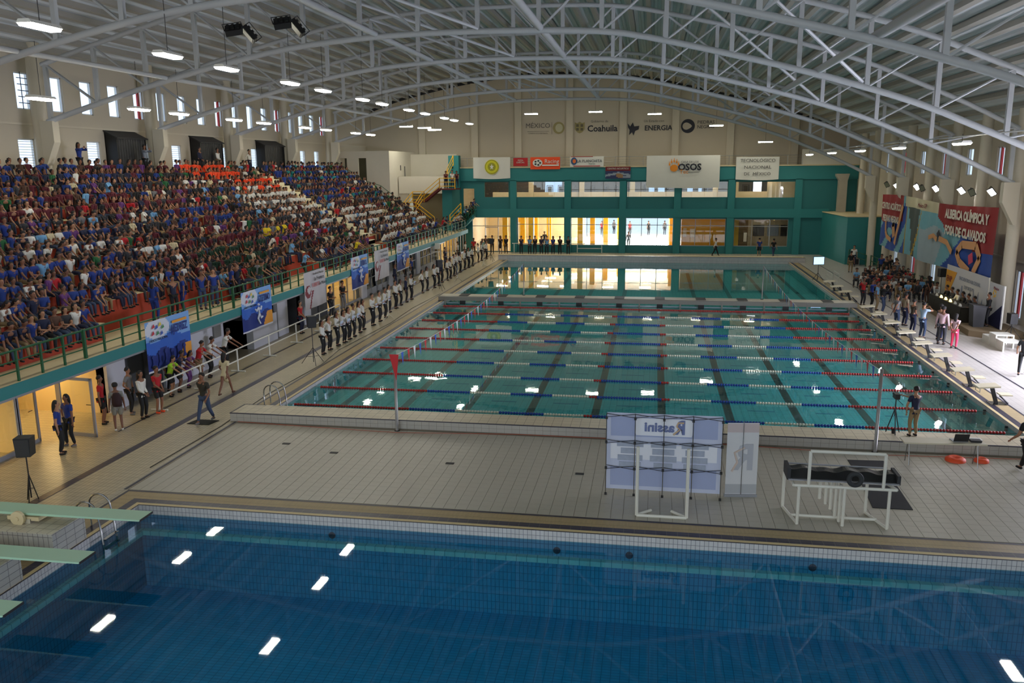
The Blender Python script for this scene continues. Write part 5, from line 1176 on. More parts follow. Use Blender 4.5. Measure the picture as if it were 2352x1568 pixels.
for k in range(12):
    o = MB().lathe([(0.001, 0.16), (0.05, 0.15), (0.05, -0.02), (0.001, -0.04)], 0, 0, 8).obj('wall_hook', DARK, loc=(PX1 - 0.06, 1.0 + 1.9 * k, -0.12)); tag(o, 'dark rope hook on the right pool wall below the blocks', 'hook', 'rope hooks on the pool wall')
# ------------------------------------------------------------------ right side: stage, table, backdrops, podium, railing, banner
STG = mat('stage_carpet', (122, 104, 78), 0.9)
struct(MB().prism([(29.15, 24.7), (31.3, 24.7), (31.3, 15.7), (29.6, 15.5), (28.85, 16.2)], 'z', D, 0.42).obj('floor_stage', STG))
TCL = mat('table_cloth_dark', (40, 36, 28), 0.9)
t = thing('head_table', 'long table with dark pleated cloth on the stage', 'table', (29.45, 20.9, 0.42))
b = MB(); n_ = 60
for i in range(n_):
    ya, yb = -2.6 + 5.2 * i / n_, -2.6 + 5.2 * (i + 1) / n_; da, db = 0.03 * (i % 2), 0.03 * ((i + 1) % 2)
    b.quad((-0.35 - da, ya, 0), (-0.35 - db, yb, 0), (-0.35, yb, 0.76), (-0.35, ya, 0.76))
b.box(-0.35, 0.35, -2.6, 2.6, 0.74, 0.78); b.box(-0.35, 0.35, -2.6, -2.56, 0, 0.76); b.box(-0.35, 0.35, 2.56, 2.6, 0, 0.76); b.obj('cloth', TCL, t)
MB().box(-0.3, 0.3, -2.5, 2.5, 0.7, 0.74).obj('tabletop', DARK, t)
SH = mat('card_glow', (255, 222, 120), 0.5, emit=5.0)  # emission added to some of the folded cards, which are no lamps
for k in range(6):
    t = thing('name_card', 'small pale folded card on the head table, %s from the far end' % ordn(k), 'card', (29.25, 22.6 - 0.75 * k, 1.2), 0, 'cards on the head table')
    MB().prism([(-0.05, 0), (0.05, 0), (0, 0.14)], 'y', -0.12, 0.12).obj('card', SH if k in (1, 2, 3) else PAPER, t)
t = thing('lectern', 'dark lectern at the near end of the stage', 'lectern', (29.6, 17.4, 0.42))
MB().prism([(-0.25, 0), (0.25, 0), (0.32, 1.0), (-0.32, 1.1)], 'y', -0.3, 0.3).obj('body', BLACK, t); MB().prism([(-0.36, 1.1), (0.34, 1.02), (0.34, 1.06), (-0.36, 1.14)], 'y', -0.35, 0.35).obj('top', DARK, t); MB().tube([(0, 0, 1.08), (-0.1, 0, 1.4)], 0.01, 5).obj('microphone', BLACK, t)
pa(30.4, 15.2, 'black loudspeaker standing by the near end of the stage', 1.35, 1.7)
pa(30.3, 25.4, 'black loudspeaker on stand at the far end of stage', 2.3, 1.7)
BDW = mat('backdrop_white', (196, 196, 200), 0.7); BDG = mat('backdrop_grey', (128, 134, 152), 0.7)
def backdrop(x, ya, yb, z0, z1, lab, kind):
    t = thing('stage_backdrop', lab, 'backdrop', (x, (ya + yb) / 2, z0), 0); w = (yb - ya) / 2; h = z1 - z0
    MB().box(-0.02, 0.0, -w, w, 0.0, h).obj('printed_sheet', BDW, t)
    for s in (-w, w): MB().box(0.0, 0.06, s - 0.04, s + 0.04, -z0 + D, h).obj('post', PVC, t)
    if kind == 0:
        b = MB(); b.prism([(w, h - 0.3), (w - 1.7, h - 0.3), (w - 0.6, 0.6), (w, 0.5)], 'x', -0.035, -0.02); b.obj('orange_corner', mat('backdrop_orange', (214, 150, 36), 0.7), t)
        b = MB()
        for q in range(7): b.prism([(-w + 0.6 + 0.6 * q - 0.2, 0.15), (-w + 0.6 + 0.6 * q + 0.2, 0.15), (-w + 0.6 + 0.6 * q + 0.1, 0.8 + 0.3 * (q % 3)), (-w + 0.6 + 0.6 * q - 0.05, 1.1 + 0.3 * (q % 2))], 'x', -0.03, -0.02)
        b.obj('skyline_print', BDG, t)
        for q, s in enumerate(('ENCUENTRO NACIONAL', 'DEPORTIVO')): text('lettering', s, 0.28, (-0.04, -0.6, h - 0.55 - 0.4 * q), (R(90), 0, -PI / 2), BDG, t)
        text('logo_lettering', 'ENP', 0.5, (-0.05, w - 0.6, h - 0.8), (R(90), 0, -PI / 2), BM, t)
    else:
        b = MB(); b.prism([(-w, 0), (w, 0), (w, 0.2), (-w, 1.2)], 'x', -0.035, -0.02); b.obj('navy_corner', mat('navy_corner', (22, 26, 66), 0.7), t)
        b = MB()
        for q in range(5): b.prism([(0.1 + 0.16 * math.cos(q * 1.26), 1.6 + 0.16 * math.sin(q * 1.26)), (0.25 + 0.16 * math.cos(q * 1.26), 1.6 + 0.16 * math.sin(q * 1.26)), (0.17 + 0.16 * math.cos(q * 1.26), 1.75 + 0.16 * math.sin(q * 1.26))], 'x', -0.035, -0.02)
        b.obj('emblem', YEL, t); text('lettering', 'México', 0.22, (-0.04, 0, h - 0.25), (R(90), 0, -PI / 2), BM, t)
backdrop(30.42, 18.6, 24.9, 0.43, 2.75, 'wide white stage backdrop with orange corner and grey skyline', 0)
backdrop(30.4, 16.5, 18.3, 0.43, 2.6, 'narrow white backdrop with navy corner beside the wide one', 1)
# podium boxes
t = thing('winners_podium', 'white stepped winners podium near the right edge', 'podium', (29.6, 13.9, D))
def pbox(x0, x1, y0, y1, z): 
    b = MB(); b.box(x0, x1, y0, y1, z - 0.05, z); 
    for (a, c_) in ((x0, y0), (x1 - .06, y0), (x0, y1 - .06), (x1 - .06, y1 - .06)): b.box(a, a + .06, c_, c_ + .06, 0, z - .05)
    b.box(x0 + .02, x0 + .04, y0 + .03, y1 - .03, 0, z - .05); b.obj('box_step', PVC, t)
pbox(-0.5, 0.3, 0.4, 1.2, 0.35); pbox(-0.5, 0.3, -0.4, 0.4, 0.6); pbox(-0.5, 0.3, -1.3, -0.4, 0.45)
# green railing along the wall
t = thing('wall_railing', 'dark green railing along the right wall behind the audience', 'railing', (31.35, 0, D))
for z in (0.9, 0.45): MB().tube([(0, 26.2, z), (0, 46.5, z)], 0.03, 6).obj('rail', GREEN, t)
for k in range(11): MB().box(-0.04, 0.04, 26.2 + 2.03 * k - 0.04, 26.2 + 2.03 * k + 0.04, 0, 0.92).obj('post', GREEN, t)
t = thing('corner_railing', 'green sloping railing beside the black case at the teal block', 'railing', (30.6, 46.8, D))
for z in (0.0, -0.45): MB().tube([(-0.9, 0.3, 1.35 + z), (0.3, -0.6, 0.95 + z)], 0.03, 6).obj('rail', GREEN, t)
for (x, y, h) in ((-0.9, 0.3, 1.35), (0.3, -0.6, 0.95)): MB().box(x - 0.04, x + 0.04, y - 0.04, y + 0.04, 0, h).obj('post', GREEN, t)
t = thing('equipment_case', 'black and grey square case against the teal block', 'case', (30.6, 47.2, D)); t.location = (30.2, 47.1, D)
MB().box(-0.35, 0.35, -0.2, 0.25, 0, 0.62).obj('shell', mat('case_grey', (140, 140, 136), 0.5), t); MB().box(-0.28, 0.28, -0.22, -0.19, 0.1, 0.55).obj('front', BLACK, t)
# large printed banner on the wall
BZ0, BZ1, BY0, BY1 = 2.4, 6.25, 18.95, 41.4
WB = BY1 - BY0
def big_col(u, v):          # u: 0 far end .. 1 near end, v: 0 top
    y = v
    if u < 0.28 and v < 0.5 + 0.12 * math.sin(u * 9) and not (u > 0.26): return 0 if v < (0.52 if u < .07 else 0.42 + .1 * u) else 1
    if u > 0.6 and v < 0.42 + 0.0 * u and (u - 0.6) > (v - 0.2) * 0.3: return 0
    if u > 0.86 and v < 0.62: return 0
    if 0.28 <= u <= 0.62 and v < 0.17: return 2
    if u < 0.3: return 1 if math.sin(u * 40 + v * 9) > -0.3 else 3
    if u < 0.31 or (abs(u - 0.47 + v * 0.1) < 0.006): return 4
    if u < 0.45: return 3 if abs(u - 0.375) > 0.05 * (1 - v) + 0.012 else 5
    if u < 0.72 - 0.12 * v: return 6 if v > 0.42 + 0.05 * math.sin(u * 30) else 3
    if u < 0.8 - 0.25 * v + 0.1: return 3
    return 1
PR = [mat('big_red', (140, 26, 30), 0.7), mat('big_blue', (30, 70, 150), 0.7, var=0.15), mat('big_cream', (190, 182, 150), 0.7), mat('big_aqua', (110, 164, 176), 0.7, var=0.1), mat('big_gold', (170, 140, 50), 0.7), mat('big_dark', (70, 80, 76), 0.7), mat('big_pale', (150, 168, 176), 0.7, var=0.08)]
t = thing('wall_banner', 'huge swimming banner reading ALBERCA OLÍMPICA Y FOSA DE CLAVADOS on right wall', 'banner', (30.62, BY1, BZ1))
b = MB(); NX, NZ = 110, 40
for i in range(NX + 1):
    for j in range(NZ + 1):
        u, v = i / NX, j / NZ
        x = 0.05 * math.sin(u * 38) + 0.03 * math.sin(u * 90 + v * 3); z = -(BZ1 - BZ0) * v + 0.1 * math.sin(u * 7) * (1 - v) - 0.12 * math.sin(u * PI * 3) ** 2 * v
        b.v.append((x, -WB * u, z))
for i in range(NX):
    for j in range(NZ):
        k = i * (NZ + 1) + j; b.f.append((k, k + 1, k + NZ + 2, k + NZ + 1)); b.mi.append(big_col((i + .5) / NX, (j + .5) / NZ))
b.obj('printed_cloth', PR, t, True)
fr_ = (R(90), 0, -PI / 2)
TXT = mat('big_text', (214, 206, 190), 0.7)
for q, s in enumerate(('CENTRO ACUÁTICO', 'PIEDRAS NEGRAS')): text('lettering', s, 0.66, (-0.12, -3.05, -0.8 - 0.9 * q), fr_, TXT, t, sx=0.82, bold=0.02)
for q, s in enumerate(('ALBERCA OLÍMPICA Y', 'FOSA DE CLAVADOS')): text('lettering', s, 0.72, (-0.12, -18.3, -0.65 - 0.95 * q), fr_, TXT, t, sx=0.95, bold=0.03)
text('small_lettering', 'México SEP', 0.4, (-0.12, -10.4, -0.4), fr_, BM, t)
SK = mat('print_skin', (206, 150, 100), 0.7); HR = mat('print_dark', (40, 36, 44), 0.7); PK = mat('print_pink', (200, 60, 90), 0.7)
SWM = [SK, HR, PK]                             # swimmers in the print, flat shapes
def limb(P, r, mi=0):
    b = MB()
    for (a, c_), (d, e) in zip(P[:-1], P[1:]):
        v = Vector((d - a, e - c_)); n_ = Vector((-v.y, v.x)).normalized() * r
        b.prism([(-a - n_.x, -c_ - n_.y), (-d - n_.x, -e - n_.y), (-d + n_.x, -e + n_.y), (-a + n_.x, -c_ + n_.y)], 'x', -0.13, -0.11)
    b.obj('printed_swimmer', SWM[mi], t)
limb([(1.9, 1.9), (2.0, 2.6), (2.4, 3.0), (3.6, 3.2)], 0.16); limb([(6.0, 0.6), (5.5, 1.6), (4.8, 2.9), (4.6, 3.4)], 0.2); limb([(3.9, 2.0), (4.3, 2.9)], 0.3); limb([(3.95, 1.9), (4.0, 2.2)], 0.25, 1)
limb([(12.2, 2.3), (13.1, 2.1), (13.8, 2.3)], 0.14); limb([(14.2, 2.2), (15.6, 2.3), (16.6, 2.8)], 0.16); limb([(13.9, 1.8), (14.1, 2.1)], 0.22, 1)
limb([(18.2, 2.2), (17.4, 2.7), (18.0, 3.2), (19.6, 3.6)], 0.22); limb([(18.2, 2.2), (20.3, 2.1), (21.0, 2.7), (20.2, 3.6)], 0.22); limb([(19.6, 2.6), (19.8, 3.1)], 0.3, 2)
# ------------------------------------------------------------------ people
SKINS = [(150, 104, 78), (132, 88, 64), (168, 122, 92), (118, 78, 58)]
skin_m = mat('skin', (150, 104, 78), 0.6, objcol=True); cloth_m = mat('garment', (128, 128, 128), 0.8, objcol=True)
hair_m = mat('hair_dark', (24, 18, 16), 0.7); shoe_m = mat('shoe_dark', (24, 22, 22), 0.6); eye_m = mat('eye_dark', (16, 12, 10), 0.4); lip_m = mat('lip_red', (120, 62, 54), 0.6)
def skin_mesh(name, chains, mats, sub=1, eyes=None):
    """chains: list of (points, radii) sharing joints by position; grows one smooth skin"""
    vs = []; es = []; rs = []; idx = {}
    for pts, rad in chains:
        prev = None
        for p, r in zip(pts, rad):
            k = (round(p[0], 3), round(p[1], 3), round(p[2], 3))
            if k not in idx:
                idx[k] = len(vs); vs.append(p); rs.append(r if isinstance(r, tuple) else (r, r))
            if prev is not None and prev != idx[k]: es.append((prev, idx[k]))
            prev = idx[k]
    me = bpy.data.meshes.new('tmp'); me.from_pydata(vs, es, []); o = bpy.data.objects.new('tmp', me); C.objects.link(o)
    m = o.modifiers.new('s', 'SKIN'); m.use_smooth_shade = True
    sv = me.skin_vertices[0].data
    # one root per connected piece
    comp = list(range(len(vs)))
    def find(a):
        while comp[a] != a: a = comp[a]
        return a
    for a, c_ in es: comp[find(a)] = find(c_)
    seen = set()
    for i in range(len(vs)):
        sv[i].radius = rs[i]; f = find(i); sv[i].use_root = f not in seen; seen.add(f)
    if sub: o.modifiers.new('u', 'SUBSURF').levels = sub
    dg = bpy.context.evaluated_depsgraph_get(); ev = o.evaluated_get(dg); out = bpy.data.meshes.new_from_object(ev)
    bpy.data.objects.remove(o); bpy.data.meshes.remove(me)
    out.name = name; out.materials.clear()
    for q in mats: out.materials.append(q)
    out.polygons.foreach_set('material_index', [0] * len(out.polygons)); out.polygons.foreach_set('use_smooth', [True] * len(out.polygons))
    if eyes:
        bm = bmesh.new(); bm.from_mesh(out)
        for (c_, r, mi) in eyes:
            ret = bmesh.ops.create_icosphere(bm, subdivisions=1, radius=1.0, matrix=Matrix.Translation(c_) @ Matrix.Diagonal((r[0], r[1], r[2], 1)))
            for f in {f for v in ret['verts'] for f in v.link_faces}: f.material_index = mi
        bm.to_mesh(out); bm.free()
    return out
def ik(a, t, l1, l2, pole):
    a, t, pole = Vector(a), Vector(t), Vector(pole); d = t - a; L = min(d.length, (l1 + l2) * 0.999); d.normalize()
    x = (l1 * l1 - l2 * l2 + L * L) / (2 * L); h = math.sqrt(max(0, l1 * l1 - x * x)); q = pole - d * pole.dot(d)
    q = q.normalized() if q.length > 1e-5 else d.orthogonal().normalized()
    return tuple(a + d * x + q * h), tuple(a + d * L)
def lerp(a, b, t): return tuple(a[i] + (b[i] - a[i]) * t for i in range(3))
POSES = {
 # pelvis(y,z), lean forward, wrists L/R, ankles L/R, turn
 'stand': dict(),
 'clasp': dict(wr=((0.05, 0.2, 0.92), (-0.05, 0.21, 0.92))),
 'behind': dict(wr=((0.06, -0.17, 0.93), (-0.06, -0.18, 0.93))),
 'folder': dict(wr=((0.1, 0.24, 1.1), (-0.12, 0.25, 1.12))),
 'walk': dict(an=((0.09, 0.3, 0.09), (-0.09, -0.32, 0.14)), wr=((0.24, -0.2, 0.86), (-0.26, 0.24, 0.92)), lean=0.05),
 'hip': dict(wr=((0.17, 0.06, 0.98), (-0.26, 0.06, 0.82)), pole=((1, -0.4, 0), (-1, -0.4, 0)), an=((0.13, 0.05, 0.08), (-0.12, -0.04, 0.08))),
 'railing': dict(lean=0.32, wr=((0.2, 0.62, 0.93), (-0.2, 0.6, 0.93)), pel=(-0.12, 0.9), an=((0.12, -0.1, 0.08), (-0.1, -0.2, 0.08)), head=0.15),
 'photo': dict(wr=((0.06, 0.33, 1.46), (-0.06, 0.33, 1.46)), pole=((1, 0, -0.5), (-1, 0, -0.5))),
 'camera': dict(wr=((-0.12, 0.46, 1.3), (-0.25, 0.08, 0.86)), pole=((0.6, -0.2, -1), (-1, -0.5, 0)), lean=0.05),
 'sit': dict(sit=1, wr=((0.14, 0.36, 0.12), (-0.14, 0.36, 0.12))),
 'sitlean': dict(sit=1, lean=0.5, wr=((0.08, 0.48, 0.02), (-0.08, 0.48, 0.02)), head=0.25),
 'sitarms': dict(sit=1, lean=0.12, wr=((-0.08, 0.25, 0.24), (0.08, 0.26, 0.2)), pole=((1, 0.1, -0.6), (-1, 0.1, -0.6))),
 'sitside': dict(sit=1, lean=0.15, wr=((0.25, 0.3, 0.1), (-0.16, 0.05, 0.02)), head=-0.1, an=((0.2, 0.42, -0.38), (-0.08, 0.5, -0.34))),
 'sittable': dict(sit=1, lean=0.2, wr=((0.2, 0.45, 0.3), (-0.2, 0.45, 0.3))),
}
_fig = {}
def skeleton(pose):
    P = POSES[pose]; sit = P.get('sit'); lean = P.get('lean', 0.02); hd = P.get('head', 0.0)
    py, pz = P.get('pel', (0, 0.93)) if not sit else (0.0, 0.1)
    def up_(h, dy=0.0):      # point h above the pelvis along the leaning spine
        return (0, py + math.sin(lean) * h + math.cos(lean) * dy, pz + math.cos(lean) * h - math.sin(lean) * dy)
    J = dict(pel=up_(0), belly=up_(0.14), chest=up_(0.32), coll=up_(0.46), neck=up_(0.53), jaw=up_(0.6, 0.01))
    jy, jz = J['jaw'][1], J['jaw'][2]; a = lean * 0.4 + hd
    def hp(h, dy=0, x=0): return (x, jy + math.sin(a) * h + math.cos(a) * dy, jz + math.cos(a) * h - math.sin(a) * dy)
    J['h1'], J['h2'], J['h3'] = hp(0.05, 0.01), hp(0.11, 0.0), hp(0.165, -0.01); J['hp'] = hp
    for s, nm in ((1, 'L'), (-1, 'R')):
        i = 0 if s > 0 else 1
        c_ = J['coll']; J['sh' + nm] = (0.17 * s, c_[1], c_[2] - 0.02)
        w = P.get('wr', ((0.25, 0.03, 0.83), (-0.25, 0.03, 0.83)))[i]; pole = P.get('pole', ((0.35, -1, -0.2), (-0.35, -1, -0.2)))[i]
        J['el' + nm], J['wr' + nm] = ik(J['sh' + nm], w, 0.29, 0.26, pole)
        J['hip' + nm] = (0.09 * s, py, pz - 0.04)
        an = P.get('an', ((0.11, 0.0, 0.08), (-0.11, 0.0, 0.08)) if not sit else ((0.12, 0.47, -0.37), (-0.12, 0.44, -0.37)))[i]
        J['kn' + nm], J['an' + nm] = ik(J['hip' + nm], an, *((0.44, 0.42) if sit else (0.42, 0.405)), (0.05 * s, 1, 0.15) if not sit else (0.1 * s, 0.4, 1))
    return J
def figure(pose, hand=True):
    if pose in _fig: return _fig[pose]
    J = skeleton(pose); hp = J['hp']; F = {}
    ch = [([J['pel'], J['belly'], J['chest'], J['coll'], J['neck'], J['jaw'], J['h1'], J['h2'], J['h3']],
           [(0.125, 0.09), (0.115, 0.085), (0.14, 0.1), (0.11, 0.075), 0.05, (0.055, 0.06), (0.078, 0.092), (0.084, 0.098), (0.058, 0.066)])]
    fing = []
    for nm, s in (('L', 1), ('R', -1)):
        e, w = J['el' + nm], J['wr' + nm]; d = (Vector(w) - Vector(e)).normalized(); palm = Vector(w) + d * 0.075
        ch.append(([J['coll'], J['sh' + nm], lerp(J['sh' + nm], e, 0.5), e, lerp(e, w, 0.5), w, tuple(palm)], [(0.11, 0.075), 0.055, 0.046, 0.038, 0.034, 0.024, (0.034, 0.017)]))
        k, a = J['kn' + nm], J['an' + nm]
        ch.append(([J['pel'], J['hip' + nm], lerp(J['hip' + nm], k, 0.5), k, lerp(k, a, 0.35), a, (a[0], a[1] + 0.13, a[2] - 0.045)], [(0.125, 0.09), 0.085, 0.072, 0.052, 0.05, 0.033, 0.03]))
        side = d.cross(Vector((0, 1, 0.3))).normalized(); curl = side.cross(d).normalized()
        for q, (off, ln) in enumerate(((-0.026, 0.06), (-0.009, 0.074), (0.009, 0.07), (0.026, 0.052))):
            b0 = palm + side * off * 0.8; b1 = palm + side * off + d * ln * 0.6 - curl * 0.008; b2 = b1 + d * ln * 0.4 - curl * 0.025
            fing.append(([tuple(b0), tuple(b1), tuple(b2)], [0.009, 0.0085, 0.007]))
        tb = Vector(w) + d * 0.03 + side * 0.02; fing.append(([tuple(tb), tuple(tb + d * 0.03 + side * 0.03), tuple(tb + d * 0.06 + side * 0.034)], [0.011, 0.01, 0.008]))
    eyes = [(Vector(hp(0.095, 0.083, 0.03 * s)), (0.012, 0.008, 0.008), 1) for s in (1, -1)] + [(Vector(hp(0.035, 0.08)), (0.02, 0.008, 0.006), 2), (Vector(hp(0.07, 0.092)), (0.012, 0.02, 0.018), 0)] + [(Vector(hp(0.08, -0.005, 0.078 * s)), (0.01, 0.02, 0.03), 0) for s in (1, -1)]
    F['body'] = skin_mesh('person', ch + fing, [skin_m, eye_m, lip_m], 1, eyes)
    for kind in ('short', 'long'):
        c2 = [([J['pel'], J['belly'], J['chest'], J['coll'], lerp(J['coll'], J['neck'], 0.55)], [(0.142, 0.108), (0.132, 0.102), (0.155, 0.118), (0.125, 0.092), 0.068])]
        for nm in 'LR':
            e, w = J['el' + nm], J['wr' + nm]; s_ = J['sh' + nm]
            c2.append(([J['coll'], s_, lerp(s_, e, 0.45), lerp(s_, e, 0.62)], [(0.122, 0.088), 0.07, 0.062, 0.06]) if kind == 'short' else ([J['coll'], s_, lerp(s_, e, 0.5), e, lerp(e, w, 0.9)], [(0.122, 0.088), 0.07, 0.06, 0.052, 0.036]))
        hem = lerp(J['belly'], J['pel'], 1.7); c2.append(([J['pel'], hem], [(0.142, 0.108), (0.14, 0.112)]) if not POSES[pose].get('sit') else ([J['pel'], lerp(J['belly'], J['pel'], 1.2)], [(0.142, 0.108), (0.14, 0.11)]))
        F['shirt_' + kind] = skin_mesh('shirt', c2, [cloth_m], 1)
    for kind in ('trousers', 'shorts'):
        c2 = []
        for nm in 'LR':
            h_, k, a = J['hip' + nm], J['kn' + nm], J['an' + nm]
            if kind == 'trousers': c2.append(([J['pel'], h_, lerp(h_, k, 0.5), k, lerp(k, a, 0.5), lerp(k, a, 0.96)], [(0.132, 0.1), 0.098, 0.088, 0.07, 0.06, 0.052]))
            else: c2.append(([J['pel'], h_, lerp(h_, k, 0.5), lerp(h_, k, 0.85)], [(0.132, 0.1), 0.1, 0.095, 0.088]))
        F[kind] = skin_mesh(kind, c2, [cloth_m], 1)
    c2 = []
    for nm in 'LR':
        a = J['an' + nm]; c2.append(([(a[0], a[1] - 0.04, a[2] - 0.04), (a[0], a[1] + 0.05, a[2] - 0.035), (a[0], a[1] + 0.15, a[2] - 0.045)], [(0.045, 0.042), (0.048, 0.042), (0.04, 0.032)]))
    F['shoes'] = skin_mesh('shoes', c2, [cloth_m], 1)
    F['hair_short'] = skin_mesh('hair', [([hp(0.05, -0.06), hp(0.11, -0.045), hp(0.165, -0.012), hp(0.178, 0.05)], [(0.085, 0.07), (0.108, 0.088), (0.112, 0.1), (0.085, 0.05)])], [hair_m], 1)
    F['hair_long'] = skin_mesh('hair', [([hp(-0.2, -0.1), hp(-0.1, -0.1), hp(0.0, -0.08), hp(0.1, -0.05), hp(0.155, -0.012), hp(0.17, 0.035)], [(0.055, 0.03), (0.09, 0.042), (0.104, 0.062), (0.11, 0.085), (0.112, 0.1), (0.085, 0.05)])], [hair_m], 1)
    F['cap'] = skin_mesh('cap', [([hp(0.13, -0.02), hp(0.165, -0.01)], [(0.088, 0.1), (0.07, 0.08)]), ([hp(0.125, 0.08), hp(0.12, 0.16)], [(0.065, 0.012), (0.05, 0.01)])], [cloth_m], 1)
    F['skirt'] = skin_mesh('skirt', [([J['pel'], lerp(J['hipL'], J['knL'], 0.5)[0:0] or (0, (J['knL'][1] + J['hipL'][1]) / 2, (J['knL'][2] + J['hipL'][2]) / 2), (0, J['knL'][1], J['knL'][2] + 0.02)], [(0.14, 0.11), (0.165, 0.13), (0.15, 0.12)])], [cloth_m], 1)
    _fig[pose] = F; return F
COL = dict(white=(216, 214, 206), black=(20, 20, 22), navy=(24, 30, 58), blue=(30, 56, 124), royal=(26, 52, 128), maroon=(86, 20, 34), red=(176, 24, 34), orange=(232, 72, 26), yellow=(226, 200, 30), lime=(160, 206, 44),
    green=(30, 92, 50), grey=(110, 110, 112), jeans=(52, 66, 92), khaki=(140, 118, 84), teal=(30, 130, 130), pink=(226, 60, 96), purple=(96, 50, 110), cream=(200, 186, 150), sky=(110, 160, 200), brown=(80, 54, 40), charcoal=(46, 46, 50), blush=(190, 160, 165), darkgreen=(24, 54, 36))
def setc(o, c): o.color = lin(COL[c] if isinstance(c, str) else c)
def person(pose, loc, rz, label, top='white', bottom='black', sleeve='long', legs='trousers', hair='hair_short', shoes='black', h=1.0, group=None, skin=None, parts=True, cap=None, w=1.0):
    F = figure(pose); o = inst('person', F['body'], None, loc, (0, 0, rz), (h * w, h * w, h)); tag(o, label, 'person', group); setc(o, skin or rnd.choice(SKINS))
    a = inst('shirt', F['shirt_' + sleeve], o); setc(a, top)
    if legs: a = inst(legs, F[legs], o); setc(a, bottom)
    if cap: a = inst('cap', F['cap'], o); setc(a, cap)
    inst('hair', F[hair], o)
    a = inst('shoes', F['shoes'], o); setc(a, shoes); return o
def face(dx, dy): return math.atan2(-dx, dy)      # heading so that local +y points along (dx, dy)

# students in white shirts lined up beside the pool
ST = [(-1.7, 7.99), (-1.76, 8.95), (-1.73, 9.89), (-1.66, 10.63), (-1.7, 11.41), (-1.71, 12.15), (-1.78, 13.18), (-1.88, 14.05), (-1.77, 15.25), (-1.78, 16.48), (-1.84, 17.67), (-2.17, 19.47), (-2.19, 20.79), (-2.25, 22.04), (-2.26, 23.26),
      (-2.24, 24.34), (-2.3, 27.24), (-2.3, 28.49), (-2.13, 29.81), (-2.11, 30.93), (-2.29, 32.6), (-2.17, 33.81), (-2.21, 35.0), (-2.26, 36.4), (-2.34, 37.58), (-2.32, 38.84), (-2.37, 40.71), (-2.31, 41.97), (-2.28, 43.39), (-2.38, 46.32), (-2.33, 47.57), (-2.14, 48.91)]
LONGH = {0, 1, 2, 3, 4, 6, 7, 11, 13, 16, 17, 18, 22, 25}
NAVYP = {14, 20}
for i, (x, y) in enumerate(ST):
    f = i in (2, 3, 4, 5, 8, 9, 10, 15); n_ = ordn(i)
    lab = '%s in %s and black trousers, %s in the poolside line' % ('student' if i not in NAVYP else 'student', ('white shirt holding a folder' if f else 'white shirt') if i not in NAVYP else 'dark navy shirt', n_)
    o = person('folder' if f else ('clasp' if i % 3 == 0 else 'behind' if i % 3 == 1 else 'stand'), (x, y, D), face(1, rnd.uniform(-0.15, 0.25)), lab, 'white' if i not in NAVYP else 'navy', 'black', 'long', 'trousers', 'hair_long' if i in LONGH else 'hair_short', 'black', rnd.uniform(0.93, 0.99) if i in LONGH else rnd.uniform(0.98, 1.04), 'students lined up beside the pool')
    if f:
        fo = MB().box(-0.15, 0.15, -0.01, 0.01, -0.11, 0.11).obj('held_folder', mat('folder_pale', (190, 204, 224), 0.5), None, loc=(x + 0.28, y, D + 1.12), rotz=PI / 2 - 0.1)
        tag(fo, 'pale blue and white folder held by the %s student in line' % n_, 'folder', 'folders held by students')
